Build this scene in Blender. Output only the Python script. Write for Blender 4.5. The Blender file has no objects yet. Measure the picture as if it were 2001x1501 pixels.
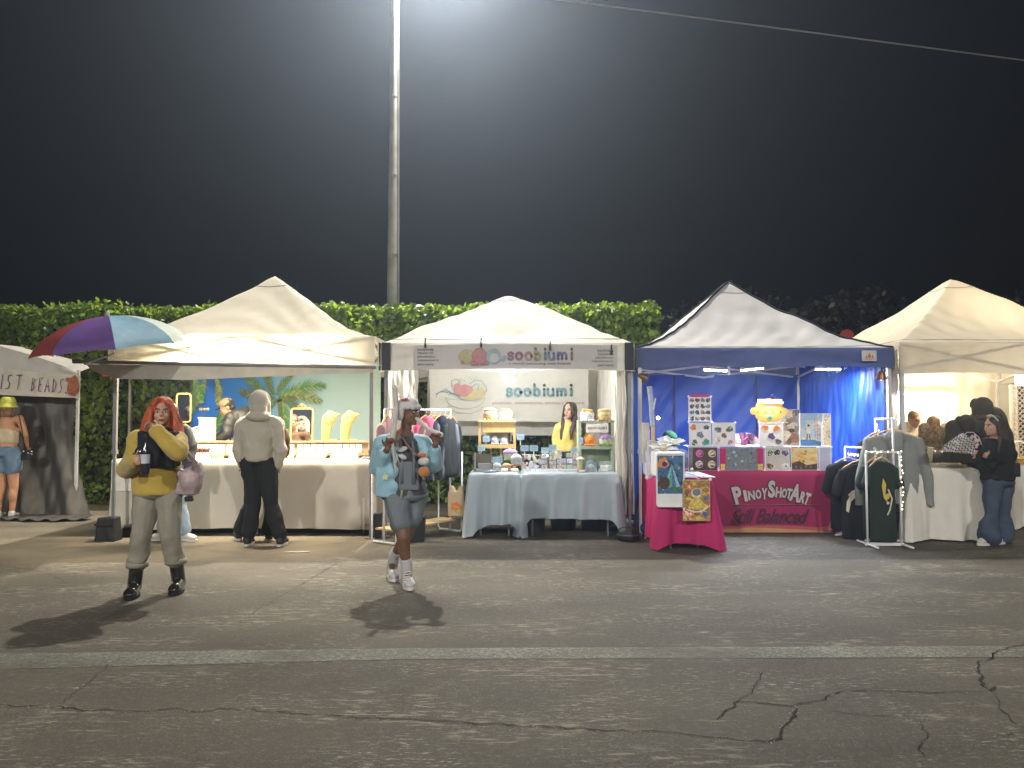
import bpy, bmesh, math, random
import numpy as np
from mathutils import Vector, Matrix, Euler
R = math.radians; PI = math.pi
rnd = random.Random(7); nrs = np.random.RandomState(11)
SC = bpy.context.scene; COL = SC.collection

# ------------------------------------------------------------------ camera, air, exposure
CAMZ, FPX, PITCH = 1.45, 1503.0, math.atan((812-750.5)/1503.0)
cam = bpy.data.objects.new('camera', bpy.data.cameras.new('camera')); COL.objects.link(cam)
cam.data.sensor_width = 36; cam.data.lens = 36*FPX/2001; cam.data.clip_start = .05; cam.data.clip_end = 600
cam.location = (0, 0, CAMZ); cam.rotation_euler = (PI/2+PITCH, 0, 0); SC.camera = cam
SC.view_settings.view_transform = 'Standard'; SC.view_settings.look = 'None'
SC.view_settings.exposure = .14; SC.view_settings.gamma = 1; SC.view_settings.use_curve_mapping = False
try:
    SC.cycles.use_denoising = True; SC.cycles.max_bounces = 7; SC.cycles.diffuse_bounces = 3; SC.cycles.glossy_bounces = 3
    SC.cycles.transmission_bounces = 6; SC.cycles.transparent_max_bounces = 12; SC.cycles.volume_bounces = 0
    SC.cycles.sample_clamp_indirect = 6; SC.cycles.use_light_tree = True
    SC.cycles.caustics_reflective = False; SC.cycles.caustics_refractive = False
except Exception: pass
world = bpy.data.worlds.new('World'); SC.world = world; world.use_nodes = True
_bg = world.node_tree.nodes['Background']; _bg.inputs[0].default_value = (.50, .62, 1.0, 1); _bg.inputs[1].default_value = .0028

def W(px, py, Y):
    """world point seen at photo pixel (px,py) when it stands Y metres away"""
    a = (px-1000.5)/FPX; b = (750.5-py)/FPX
    s = Y/(math.cos(PITCH)-b*math.sin(PITCH))
    return Vector((a*s, Y, CAMZ+s*(b*math.cos(PITCH)+math.sin(PITCH))))
def X(px, Y): return (px-1000.5)/FPX*Y
def G(px, py):
    b = (750.5-py)/FPX; t = b*math.cos(PITCH)+math.sin(PITCH)
    s = -CAMZ/t; return Vector(((px-1000.5)/FPX*s, s*(math.cos(PITCH)-b*math.sin(PITCH)), 0))

# ------------------------------------------------------------------ materials
_M = {}
def mat(name, col, rough=.6, metal=0, var=.12, vs=6, bump=0, bs=60, trans=0, tcol=None, emit=0, ecol=None, spec=.4,
        alpha=1, sheen=0, coat=0, glass=0, island=0, weave=0, stretch=None, bd=.004):
    if name in _M: return _M[name]
    m = bpy.data.materials.new(name); m.use_nodes = True; nt = m.node_tree; N = nt.nodes; L = nt.links
    b = N['Principled BSDF']; out = N['Material Output']
    tc = N.new('ShaderNodeTexCoord'); vec = tc.outputs['Object']
    if stretch:
        mp = N.new('ShaderNodeMapping'); mp.inputs['Scale'].default_value = stretch; L.new(vec, mp.inputs[0]); vec = mp.outputs[0]
    if var > 0:
        n = N.new('ShaderNodeTexNoise'); n.inputs['Scale'].default_value = vs; n.inputs['Detail'].default_value = 4
        L.new(vec, n.inputs['Vector'])
        r = N.new('ShaderNodeMapRange'); r.inputs['From Min'].default_value = .3; r.inputs['From Max'].default_value = .7
        r.inputs['To Min'].default_value = 1-var; r.inputs['To Max'].default_value = 1+var
        L.new(n.outputs['Fac'], r.inputs['Value']); fac = r.outputs[0]
        if island:
            g = N.new('ShaderNodeNewGeometry'); q = N.new('ShaderNodeMapRange')
            q.inputs['To Min'].default_value = 1-island; q.inputs['To Max'].default_value = 1+island
            L.new(g.outputs['Random Per Island'], q.inputs['Value'])
            mu = N.new('ShaderNodeMath'); mu.operation = 'MULTIPLY'; L.new(fac, mu.inputs[0]); L.new(q.outputs[0], mu.inputs[1]); fac = mu.outputs[0]
        v = N.new('ShaderNodeVectorMath'); v.operation = 'SCALE'; v.inputs[0].default_value = col[:3]
        L.new(fac, v.inputs['Scale']); L.new(v.outputs[0], b.inputs['Base Color']); csock = v.outputs[0]
    else:
        b.inputs['Base Color'].default_value = (*col[:3], 1); csock = None
    b.inputs['Roughness'].default_value = rough; b.inputs['Metallic'].default_value = metal
    b.inputs['Specular IOR Level'].default_value = spec
    if sheen: b.inputs['Sheen Weight'].default_value = sheen; b.inputs['Sheen Roughness'].default_value = .5
    if coat: b.inputs['Coat Weight'].default_value = coat; b.inputs['Coat Roughness'].default_value = .08
    if emit:
        b.inputs['Emission Color'].default_value = (*(ecol or col)[:3], 1); b.inputs['Emission Strength'].default_value = emit
    if glass: b.inputs['Transmission Weight'].default_value = glass; b.inputs['IOR'].default_value = 1.3
    if bump or weave:
        n2 = N.new('ShaderNodeTexNoise'); n2.inputs['Scale'].default_value = bs; n2.inputs['Detail'].default_value = 3
        L.new(vec, n2.inputs['Vector'])
        bp = N.new('ShaderNodeBump'); bp.inputs['Strength'].default_value = min(1, bump or weave); bp.inputs['Distance'].default_value = bd
        L.new(n2.outputs['Fac'], bp.inputs['Height']); L.new(bp.outputs[0], b.inputs['Normal'])
    sh = b.outputs[0]
    if trans:
        t = N.new('ShaderNodeBsdfTranslucent'); t.inputs['Color'].default_value = (*(tcol or col)[:3], 1)
        mx = N.new('ShaderNodeMixShader'); mx.inputs[0].default_value = trans
        L.new(sh, mx.inputs[1]); L.new(t.outputs[0], mx.inputs[2]); sh = mx.outputs[0]
    if alpha < 1:
        t = N.new('ShaderNodeBsdfTransparent'); mx = N.new('ShaderNodeMixShader'); mx.inputs[0].default_value = alpha
        L.new(t.outputs[0], mx.inputs[1]); L.new(sh, mx.inputs[2]); sh = mx.outputs[0]
    L.new(sh, out.inputs['Surface'])
    _M[name] = m; return m
def cloth(name, col, **k):
    d = dict(rough=.85, var=.08, vs=9, bump=.25, bs=220, spec=.2); d.update(k); return mat(name, col, **d)

# ------------------------------------------------------------------ objects
def tag(o, label=None, cat=None, group=None, kind=None):
    if label: o['label'] = label
    if cat: o['category'] = cat
    if group: o['group'] = group
    if kind: o['kind'] = kind
    return o
def thing(name, label, cat, loc=(0,0,0), group=None, kind=None):
    o = bpy.data.objects.new(name, None); COL.objects.link(o); o.location = loc; o.empty_display_size = .1
    return tag(o, label, cat, group, kind)
def origin(o):
    v = Vector((0,0,0))
    while o is not None: v = v+Vector(o.location); o = o.parent
    return v
def copy_tree(o, parent=None):
    c = o.copy(); COL.objects.link(c); c.parent = parent
    for ch in list(o.children): copy_tree(ch, c)
    return c
def link_mesh(name, me, mats, parent=None, smooth=False, loc=None):
    for m in (mats if isinstance(mats, (list, tuple)) else [mats]): me.materials.append(m)
    if smooth: me.polygons.foreach_set('use_smooth', [True]*len(me.polygons))
    o = bpy.data.objects.new(name, me); COL.objects.link(o)
    if parent is not None: o.parent = parent
    if loc is not None: o.location = loc
    return o

class MB:
    def __init__(s): s.v = []; s.f = []; s.m = []; s.cur = 0
    def add(s, vs, fs, m=None):
        n = len(s.v); s.v += [tuple(v) for v in vs]; s.f += [tuple(i+n for i in f) for f in fs]
        s.m += [s.cur if m is None else m]*len(fs); return s
    def box(s, c, d, rot=None, m=None, taper=1):
        c = Vector(c); hx, hy, hz = d[0]/2, d[1]/2, d[2]/2; P = []
        for z in (-1, 1):
            t = taper if z > 0 else 1
            for x, y in ((-1,-1),(1,-1),(1,1),(-1,1)): P.append(Vector((x*hx*t, y*hy*t, z*hz)))
        if rot is not None:
            E = rot if isinstance(rot, Matrix) else Euler(rot).to_matrix(); P = [E@p for p in P]
        return s.add([c+p for p in P], [(3,2,1,0),(4,5,6,7),(0,1,5,4),(1,2,6,5),(2,3,7,6),(3,0,4,7)], m)
    def rbox(s, c, d, r=.01, rot=None, m=None, n=4, axis=1):
        """box with rounded corners around one axis (outline in the other two)"""
        u, w = [(1,2),(0,2),(0,1)][axis]; hu, hw, ha = d[u]/2-r, d[w]/2-r, d[axis]/2; pts = []
        for cu, cw, a0 in ((hu,hw,0),(-hu,hw,PI/2),(-hu,-hw,PI),(hu,-hw,1.5*PI)):
            for k in range(n+1): a = a0+PI/2*k/n; pts.append((cu+r*math.cos(a), cw+r*math.sin(a)))
        E = (rot if isinstance(rot, Matrix) else Euler(rot).to_matrix()) if rot is not None else None
        vs = []
        for sgn in (-1, 1):
            for p in pts:
                q = [0,0,0]; q[u] = p[0]; q[w] = p[1]; q[axis] = sgn*ha; q = Vector(q)
                if E: q = E@q
                vs.append(Vector(c)+q)
        N = len(pts); fs = [tuple(range(N-1,-1,-1)), tuple(range(N, 2*N))]+[(i,(i+1)%N,N+(i+1)%N,N+i) for i in range(N)]
        return s.add(vs, fs, m)
    def cyl(s, p0, p1, r0, r1=None, n=10, m=None, caps=True, sx=1, sy=1):
        p0 = Vector(p0); p1 = Vector(p1); r1 = r0 if r1 is None else r1
        d = (p1-p0); d = d.normalized() if d.length > 1e-9 else Vector((0,0,1))
        a = Vector((1,0,0)) if abs(d.x) < .9 else Vector((0,1,0)); a = (a-d*a.dot(d)).normalized(); b = d.cross(a); vs = []
        for p, r in ((p0, r0), (p1, r1)):
            for k in range(n): t = 2*PI*k/n; vs.append(p+a*math.cos(t)*r*sx+b*math.sin(t)*r*sy)
        fs = [(i,(i+1)%n,n+(i+1)%n,n+i) for i in range(n)]
        if caps: fs += [tuple(range(n-1,-1,-1)), tuple(range(n,2*n))]
        return s.add(vs, fs, m)
    def tube(s, pts, r, n=6, m=None, closed=False):
        pts = [Vector(p) for p in pts]; N = len(pts); rings = []; a = None
        for i, p in enumerate(pts):
            q = pts[(i+1)%N] if (closed or i < N-1) else pts[i]; o = pts[i-1] if (closed or i > 0) else pts[i]
            d = (q-o).normalized() if (q-o).length > 1e-9 else Vector((0,0,1))
            if a is None: a = Vector((1,0,0)) if abs(d.x) < .9 else Vector((0,1,0))
            a = (a-d*a.dot(d)).normalized(); b = d.cross(a); rr = r[i] if isinstance(r, (list, tuple)) else r
            rings.append([p+a*math.cos(2*PI*k/n)*rr+b*math.sin(2*PI*k/n)*rr for k in range(n)])
        vs = [v for ring in rings for v in ring]; fs = []
        for i in range(N if closed else N-1):
            j = (i+1)%N; fs += [(i*n+k, i*n+(k+1)%n, j*n+(k+1)%n, j*n+k) for k in range(n)]
        if not closed: fs += [tuple(range(n-1,-1,-1)), tuple((N-1)*n+k for k in range(n))]
        return s.add(vs, fs, m)
    def lathe(s, prof, c=(0,0,0), n=20, m=None, sx=1, sy=1):
        c = Vector(c); vs = []; P = len(prof)
        for r, z in prof:
            for k in range(n): a = 2*PI*k/n; vs.append(c+Vector((r*sx*math.cos(a), r*sy*math.sin(a), z)))
        fs = [(i*n+k, i*n+(k+1)%n, (i+1)*n+(k+1)%n, (i+1)*n+k) for i in range(P-1) for k in range(n)]
        fs += [tuple(range(n-1,-1,-1)), tuple((P-1)*n+k for k in range(n))]
        return s.add(vs, fs, m)
    def ell(s, c, r, rot=None, nu=16, nv=10, m=None):
        c = Vector(c); E = (rot if isinstance(rot, Matrix) else Euler(rot).to_matrix()) if rot is not None else None; vs = [(0,0,-1)]
        for j in range(1, nv):
            t = -PI/2+PI*j/nv
            for k in range(nu): a = 2*PI*k/nu; vs.append((math.cos(t)*math.cos(a), math.cos(t)*math.sin(a), math.sin(t)))
        vs.append((0,0,1)); V = []
        for v in vs:
            q = Vector((v[0]*r[0], v[1]*r[1], v[2]*r[2])); V.append(c+(E@q if E else q))
        fs = [(0, 1+(k+1)%nu, 1+k) for k in range(nu)]
        for j in range(nv-2): fs += [(1+j*nu+k, 1+j*nu+(k+1)%nu, 1+(j+1)*nu+(k+1)%nu, 1+(j+1)*nu+k) for k in range(nu)]
        l = len(V)-1; b = 1+(nv-2)*nu; fs += [(l, b+k, b+(k+1)%nu) for k in range(nu)]
        return s.add(V, fs, m)
    def cap(s, p0, p1, r0, r1=None, n=12):
        r1 = r0 if r1 is None else r1; p0 = Vector(p0); p1 = Vector(p1)
        s.cyl(p0, p1, r0, r1, n); s.ell(p0, (r0,)*3, nu=n, nv=8); s.ell(p1, (r1,)*3, nu=n, nv=8); return s
    def grid(s, fn, nu, nv, m=None, closed=False):
        vs = [fn(i/(nu), j/(nv)) for j in range(nv+1) for i in range(nu+(0 if closed else 1))]; w = nu+(0 if closed else 1); fs = []
        for j in range(nv):
            for i in range(nu): i2 = (i+1)%w; fs.append((j*w+i, j*w+i2, (j+1)*w+i2, (j+1)*w+i))
        return s.add(vs, fs, m)
    def sheet(s, pts, th, axis=(0,1,0), m=None):
        a = Vector(axis)*th; n = len(pts); P = [Vector(p) for p in pts]
        return s.add(P+[p+a for p in P], [tuple(range(n)), tuple(range(2*n-1, n-1, -1))]+[(i,(i+1)%n,n+(i+1)%n,n+i) for i in range(n)], m)
    def build(s, name, mats, parent=None, smooth=False, loc=None, local=False):
        off = Vector((0,0,0)) if local else (origin(parent) if parent is not None else Vector((0,0,0)))
        if loc is not None and not local: off = off+Vector(loc)
        me = bpy.data.meshes.new(name)
        me.from_pydata([(v[0]-off.x, v[1]-off.y, v[2]-off.z) for v in s.v], [], s.f)
        ms = mats if isinstance(mats, (list, tuple)) else [mats]
        if len(ms) > 1: me.polygons.foreach_set('material_index', s.m)
        me.update()
        return link_mesh(name, me, ms, parent, smooth, loc)
def part(name, mats, parent, fn, smooth=False, local=False, loc=None):
    b = MB(); fn(b); return b.build(name, mats, parent, smooth, loc, local)

def wav(P, seed, freq, oct=3):
    """cheap smooth vector noise in [-1,1] over an (n,3) array"""
    r = np.random.RandomState(seed); out = np.zeros(len(P)); amp = 1; tot = 0
    for o in range(oct):
        q = np.zeros(len(P))
        for k in range(5):
            d = r.normal(size=3); d /= np.linalg.norm(d); d2 = r.normal(size=3); d2 /= np.linalg.norm(d2)
            q += np.sin(P@d*freq*2*(.7+.6*r.rand())+1.6*np.sin(P@d2*freq*1.3+r.rand()*7)+r.rand()*7)
        out += amp*q/5*1.6; tot += amp; amp *= .5; freq *= 2.05
    return out/tot

# ------------------------------------------------------------------ flat print on a plane
class Print:
    """flat printed or cut shapes laid on a plane: origin O, axes U (right) and V (up), N towards the viewer"""
    def __init__(s, O, U=(1,0,0), V=(0,0,1), wrap=None):
        s.O = Vector(O); s.U = Vector(U).normalized(); s.V = Vector(V).normalized(); s.N = s.U.cross(s.V)
        s.mb = MB(); s.mats = []; s.k = 0; s.wrap = wrap
    def mi(s, m):
        if m not in s.mats: s.mats.append(m)
        return s.mats.index(m)
    def pt(s, x, y, l):
        p = s.O+s.U*x+s.V*y
        if s.wrap: p = s.wrap(p)
        return p+s.N*l
    def poly(s, pts, m, l=None):
        s.k += 1; l = .002+.00003*s.k if l is None else l
        s.mb.add([s.pt(x, y, l) for x, y in pts], [tuple(range(len(pts)))], s.mi(m)); return s
    def fan(s, c, pts, m):
        s.k += 1; l = .002+.00003*s.k; n = len(pts)
        s.mb.add([s.pt(c[0], c[1], l)]+[s.pt(x, y, l) for x, y in pts], [(0, i+1, (i+1)%n+1) for i in range(n)], s.mi(m)); return s
    def disc(s, c, r, m, ry=None, n=18, a0=0):
        ry = r if ry is None else ry
        ca, sa = math.cos(a0), math.sin(a0)
        return s.fan(c, [(c[0]+r*math.cos(2*PI*k/n)*ca-ry*math.sin(2*PI*k/n)*sa, c[1]+r*math.cos(2*PI*k/n)*sa+ry*math.sin(2*PI*k/n)*ca) for k in range(n)], m)
    def blob(s, c, r, m, ry=None, seed=0, amp=.25, n=22):
        rr = random.Random(seed); ph = [rr.random()*6.3 for _ in range(4)]; ry = r if ry is None else ry; pts = []
        for k in range(n):
            a = 2*PI*k/n; q = 1+amp*(.5*math.sin(2*a+ph[0])+.4*math.sin(3*a+ph[1])+.35*math.sin(5*a+ph[2])+.2*math.sin(7*a+ph[3]))
            pts.append((c[0]+r*q*math.cos(a), c[1]+ry*q*math.sin(a)))
        return s.fan(c, pts, m)
    def line(s, pts, w, m, closed=False, seg=None):
        s.k += 1; l = .002+.00003*s.k; mi = s.mi(m); P = [Vector(p).to_2d() if len(p) > 2 else Vector(p) for p in pts]; N = len(P); vs = []
        for i, p in enumerate(P):
            a = P[i-1] if (closed or i) else p; b = P[(i+1)%N] if (closed or i < N-1) else p
            d = (b-a); d = d.normalized() if d.length > 1e-9 else Vector((1,0)); q = Vector((-d.y, d.x))
            ww = (w[i] if isinstance(w, (list, tuple)) else w)/2
            vs += [p+q*ww, p-q*ww]
        fs = [(2*i, 2*i+1, 2*((i+1)%N)+1, 2*((i+1)%N)) for i in range(N if closed else N-1)]
        s.mb.add([s.pt(v.x, v.y, l) for v in vs], fs, mi)
        if not closed and not isinstance(w, (list, tuple)):
            for e in (P[0], P[-1]): s.k -= 1; s.disc((e.x, e.y), w/2, m, n=10)
        return s
    def rect(s, x0, y0, x1, y1, m): return s.poly([(x0,y0),(x1,y0),(x1,y1),(x0,y1)], m)
    def text(s, txt, cx, cy, w, h, m, fat=0, shear=0, arch=None, n=1, align='c'):
        vs, fs = glyphs(txt, fat, shear); xs = [v[0] for v in vs]; ys = [v[1] for v in vs]
        x0, x1 = min(xs), max(xs); y0, y1 = min(ys), max(ys); s.k += 1; l = .002+.00003*s.k; P = []
        for v in vs:
            u = (v[0]-x0)/(x1-x0); t = (v[1]-y0)/(y1-y0); x = cx+(u-.5)*w; y = cy+(t-.5)*h
            if arch: x, y = arch(u, t, cx, cy, w, h)
            P.append(s.pt(x, y, l))
        s.mb.add(P, fs, s.mi(m)); return s
    def build(s, name, parent): return s.mb.build(name, s.mats, parent)
_G = {}
def glyphs(txt, fat=0, shear=0):
    key = (txt, fat, shear)
    if key in _G: return _G[key]
    c = bpy.data.curves.new('lettering', 'FONT'); c.body = txt; c.size = 1; c.offset = fat; c.shear = shear; c.resolution_u = 3
    o = bpy.data.objects.new('lettering', c); COL.objects.link(o); dg = bpy.context.evaluated_depsgraph_get()
    me = o.evaluated_get(dg).to_mesh(); r = ([(v.co.x, v.co.y) for v in me.vertices], [tuple(p.vertices) for p in me.polygons])
    o.evaluated_get(dg).to_mesh_clear(); bpy.data.objects.remove(o); bpy.data.curves.remove(c); _G[key] = r; return r

def arc(cx, cy, r, a0, a1, n=10, ry=None):
    ry = r if ry is None else ry
    return [(cx+r*math.cos(R(a0+(a1-a0)*k/n)), cy+ry*math.sin(R(a0+(a1-a0)*k/n))) for k in range(n+1)]
ROUND = {  # strokes of the round banner hand, x-height 1
 's': (.78, [arc(.38,.73,.27,20,270,9,.25)+arc(.38,.25,.28,90,-165,9,.25)[1:]]),
 'o': (.95, [arc(.45,.5,.36,0,360,16,.46)]),
 'b': (.92, [[(.12,1.55),(.12,.1)], arc(.42,.48,.32,150,-150,12,.46)]),
 'i': (.42, [[(.18,.95),(.18,.05)], [(.18,1.42),(.18,1.45)]]),
 'u': (.95, [[(.1,.95),(.1,.45)]+arc(.42,.4,.32,180,360,8,.38)+[(.74,.95)], [(.74,.95),(.76,.05)]]),
 'm': (1.3, [[(.1,.95),(.1,.05)], [(.1,.5)]+arc(.34,.62,.24,160,0,6,.32)+[(.58,.08)], [(.58,.55)]+arc(.84,.62,.26,160,0,6,.32)+[(1.1,.08)]]),
}
def round_word(pr, word, x, y, w, mats, lw=.3):
    tot = sum(ROUND[c][0] for c in word); k = w/tot; cx = x
    for i, c in enumerate(word):
        m = mats[i % len(mats)]
        for st in ROUND[c][1]: pr.line([(cx+px*k*.80+.1*k, y+py*k*.74) for px, py in st], lw*k, m)
        cx += ROUND[c][0]*k
    return pr

def painting(name, cols, sc=14, dist=1.5, seed=0, st=(1,1,1)):
    """printed picture surface: swirling patches of the given colours"""
    if name in _M: return _M[name]
    m = bpy.data.materials.new(name); m.use_nodes = True; nt = m.node_tree; N = nt.nodes; L = nt.links; b = N['Principled BSDF']; b.inputs['Roughness'].default_value = .4
    tc = N.new('ShaderNodeTexCoord'); mp = N.new('ShaderNodeMapping'); mp.inputs['Scale'].default_value = st; mp.inputs['Location'].default_value = (seed*3.1, 0, seed*1.7); L.new(tc.outputs['Object'], mp.inputs[0])
    n = N.new('ShaderNodeTexNoise'); n.inputs['Scale'].default_value = sc; n.inputs['Detail'].default_value = 7; n.inputs['Roughness'].default_value = .62; n.inputs['Distortion'].default_value = dist; L.new(mp.outputs[0], n.inputs[0])
    r = N.new('ShaderNodeValToRGB'); L.new(n.outputs['Fac'], r.inputs[0]); e = r.color_ramp.elements; k = len(cols)
    for i, c in enumerate(cols):
        q = e[0] if i == 0 else (e[1] if i == k-1 else e.new(.3+.4*i/(k-1)))
        q.color = (*c, 1)
    e[0].position = .3; e[-1].position = .7; L.new(r.outputs[0], b.inputs['Base Color']); _M[name] = m; return m
# ================================================================== air, lamps
LAMP = Vector((-1.35, 14.2, 10.9))
def lamp(kind, name, loc, power, col, parent=None, size=.1, sy=None, rot=None, spot=None):
    l = bpy.data.lights.new(name, kind); l.energy = power; l.color = col
    if kind in ('POINT', 'SPOT'): l.shadow_soft_size = size
    if kind == 'AREA': l.shape = 'RECTANGLE'; l.size = size; l.size_y = sy or size
    if spot: l.spot_size = R(spot); l.spot_blend = .4
    o = bpy.data.objects.new(name, l); COL.objects.link(o); o.location = loc
    if rot: o.rotation_euler = rot
    if parent is not None: o.parent = parent; o.location = Vector(loc)-origin(parent)
    return o
galv = mat('galvanised steel', (.36,.35,.32), .6, .1, var=.25, vs=4, bump=.2)
lens_glass = mat('lamp lens', (1,1,1), .3, emit=60, ecol=(1,.95,.86), var=0)
def street_lamp(label, head, base, arms, power, col, rad, tilt=0):
    t = thing('street_lamp', label, 'lamp post', (base[0], base[1], 0)); b = Vector((base[0], base[1], 0)); top = head[2]-.5
    def pole(m):
        n = 7
        for i in range(n):
            z0, z1 = top*i/n, top*(i+1)/n; r = lambda z: .125-.068*z/top
            m.cyl(b+Vector((0,0,z0)), b+Vector((0,0,z1-.012)), r(z0), r(z1), 22)
            m.cyl(b+Vector((0,0,z1-.012)), b+Vector((0,0,z1)), r(z1)+.006, r(z1)+.006, 22)
    part('pole', galv, t, pole)
    part('conduit', galv, t, lambda m: m.tube([b+Vector((.02+.125-.068*k/12,-.03,top*k/12)) for k in range(13)], .012, 6), True)
    for s in arms:
        hx = base[0]+s
        part('lamp_arm', galv, t, lambda m: m.tube([b+Vector((s*q**2.2, 0, top-1.6+(head[2]-top+1.75)*(q**.8))) for q in [k/10 for k in range(11)]], .03, 8), True)
        h = part('lamp_head', galv, t, lambda m: m.rbox((hx, base[1], head[2]+.12), (.75,.34,.14), .06, axis=2).cyl((hx, base[1], head[2]+.18), (hx, base[1], head[2]+.26), .1, .06))
        part('lens', lens_glass, h, lambda m: m.box((hx, base[1], head[2]+.035), (.55,.24,.02)))
        lamp('SPOT', 'street_lamp_light', (hx, base[1], head[2]-.02), power, col, t, size=rad, spot=172)
street_lamp('tall tapered steel lamp post behind the ivy hedge between the two pale tents', LAMP, (-2.22, 14.2), [LAMP.x+2.22], 9600, (1,.93,.80), .16)
street_lamp('assumed lamp post behind the camera, added as unseen fill for the stall fronts', (-10.5,-15,11.5), (-12,-15), [1.5], 15500, (1,.96,.88), .5)  # assumed fill lamp out of view, added to brighten the stall fronts
street_lamp('second assumed lamp post behind the camera, added as unseen fill from the right', (9.5,-17,11.5), (11,-17), [-1.5], 15500, (1,.96,.88), .5)  # likewise assumed: second unseen lamp added for fill

glow_haze = MB().box((0, 8, 5.4), (70, 78, 12.9)).build('glow_haze', [bpy.data.materials.new('night haze')]); tag(glow_haze, kind='stuff')  # added volume: its scatter stands in for the lens veil around the lamp
_h = glow_haze.data.materials[0]; _h.use_nodes = True; _n = _h.node_tree; _n.nodes.clear()
_o = _n.nodes.new('ShaderNodeOutputMaterial'); _v = _n.nodes.new('ShaderNodeVolumePrincipled'); _v.inputs['Density'].default_value = .0052
_v.inputs['Color'].default_value = (.62,.76,1,1); _v.inputs['Anisotropy'].default_value = .74; _n.links.new(_v.outputs[0], _o.inputs['Volume'])

# ================================================================== ground
def asphalt():
    m = bpy.data.materials.new('worn asphalt'); m.use_nodes = True; nt = m.node_tree; N = nt.nodes; L = nt.links; b = N['Principled BSDF']
    tc = N.new('ShaderNodeTexCoord')
    def mp(sc): q = N.new('ShaderNodeMapping'); q.inputs['Scale'].default_value = sc; L.new(tc.outputs['Object'], q.inputs[0]); return q.outputs[0]
    def noise(v, s, d=5, r=.6): q = N.new('ShaderNodeTexNoise'); q.inputs['Scale'].default_value = s; q.inputs['Detail'].default_value = d; q.inputs['Roughness'].default_value = r; L.new(v, q.inputs[0]); return q.outputs['Fac']
    def ramp(f, a, c, lo=0, hi=1): q = N.new('ShaderNodeMapRange'); q.inputs[1].default_value = a; q.inputs[2].default_value = c; q.inputs[3].default_value = lo; q.inputs[4].default_value = hi; L.new(f, q.inputs[0]); return q.outputs[0]
    def mul(a, c): q = N.new('ShaderNodeMath'); q.operation = 'MULTIPLY'; L.new(a, q.inputs[0]); L.new(c, q.inputs[1]) if not isinstance(c, float) else setattr(q.inputs[1], 'default_value', c); return q.outputs[0]
    def mix(f, a, c):
        q = N.new('ShaderNodeMix'); q.data_type = 'RGBA'; L.new(f, q.inputs[0])
        for s, i in ((a, 6), (c, 7)):
            if isinstance(s, tuple): q.inputs[i].default_value = (*s, 1)
            else: L.new(s, q.inputs[i])
        return q.outputs[2]
    obj = tc.outputs['Object']
    c = mix(ramp(noise(mp((.35,.6,1)), 1.2, 6), .35, .65), (.046,.040,.031), (.080,.071,.054))
    c = mix(mul(ramp(noise(obj, 26, 6, .7), .5, .66), .6), c, (.115,.105,.086))
    wear = mul(ramp(noise(mp((.8,1.6,1)), 1.1, 3), .5, .6), ramp(noise(mp((6,26,1)), 1.0, 6, .75), .52, .6))
    c = mix(mul(wear, .85), c, (.25,.23,.18))
    streak = mul(ramp(noise(mp((.5,.9,1)), 2.3, 3), .47, .62), ramp(noise(mp((14,50,1)), 1.0, 5, .8), .55, .62))
    c = mix(mul(streak, .85), c, (.34,.32,.27))
    # tan dirt trodden before the left tent
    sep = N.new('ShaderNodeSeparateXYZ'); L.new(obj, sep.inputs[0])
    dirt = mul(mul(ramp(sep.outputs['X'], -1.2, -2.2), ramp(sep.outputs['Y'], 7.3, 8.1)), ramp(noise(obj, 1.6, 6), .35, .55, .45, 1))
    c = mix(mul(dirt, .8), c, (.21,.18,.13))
    c = mix(mul(mul(ramp(noise(obj, 75, 4, .75), .53, .66), ramp(noise(obj, 1.7, 4), .38, .62, .25, 1)), .55), c, (.24,.225,.185))
    c = mix(ramp(noise(obj, 130, 2), .69, .74), c, (.5,.48,.42))       # pale stone chips
    c = mix(ramp(noise(obj, 210, 2), .28, .34, .8, 0), c, (.03,.028,.025))
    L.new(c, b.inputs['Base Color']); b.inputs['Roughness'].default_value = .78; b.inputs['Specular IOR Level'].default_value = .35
    bp = N.new('ShaderNodeBump'); bp.inputs['Strength'].default_value = .55; bp.inputs['Distance'].default_value = .006
    L.new(noise(obj, 110, 4, .7), bp.inputs['Height']); L.new(bp.outputs[0], b.inputs['Normal'])
    L.new(b.outputs[0], N['Material Output'].inputs[0]); return m
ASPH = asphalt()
def gfn(u, v):
    x, y = -120+240*u, -60+300*v; return (x, y, 0)
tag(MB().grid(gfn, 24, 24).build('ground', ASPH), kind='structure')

def paint_mat(name, col, lo, hi):
    m = bpy.data.materials.new(name); m.use_nodes = True; nt = m.node_tree; N = nt.nodes; L = nt.links; b = N['Principled BSDF']
    b.inputs['Base Color'].default_value = (*col, 1); b.inputs['Roughness'].default_value = .7
    tc = N.new('ShaderNodeTexCoord'); n = N.new('ShaderNodeTexNoise'); n.inputs['Scale'].default_value = 30; n.inputs['Detail'].default_value = 8; n.inputs['Roughness'].default_value = .8
    L.new(tc.outputs['Object'], n.inputs[0]); n2 = N.new('ShaderNodeTexNoise'); n2.inputs['Scale'].default_value = 1.3; L.new(tc.outputs['Object'], n2.inputs[0])
    a = N.new('ShaderNodeMath'); a.operation = 'MULTIPLY_ADD'; a.inputs[1].default_value = .55; L.new(n2.outputs['Fac'], a.inputs[0]); L.new(n.outputs['Fac'], a.inputs[2])
    r = N.new('ShaderNodeMapRange'); r.inputs[1].default_value = lo; r.inputs[2].default_value = hi; L.new(a.outputs[0], r.inputs[0])
    t = N.new('ShaderNodeBsdfTransparent'); mx = N.new('ShaderNodeMixShader'); L.new(r.outputs[0], mx.inputs[0]); L.new(t.outputs[0], mx.inputs[1]); L.new(b.outputs[0], mx.inputs[2])
    L.new(mx.outputs[0], N['Material Output'].inputs[0]); return m
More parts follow.
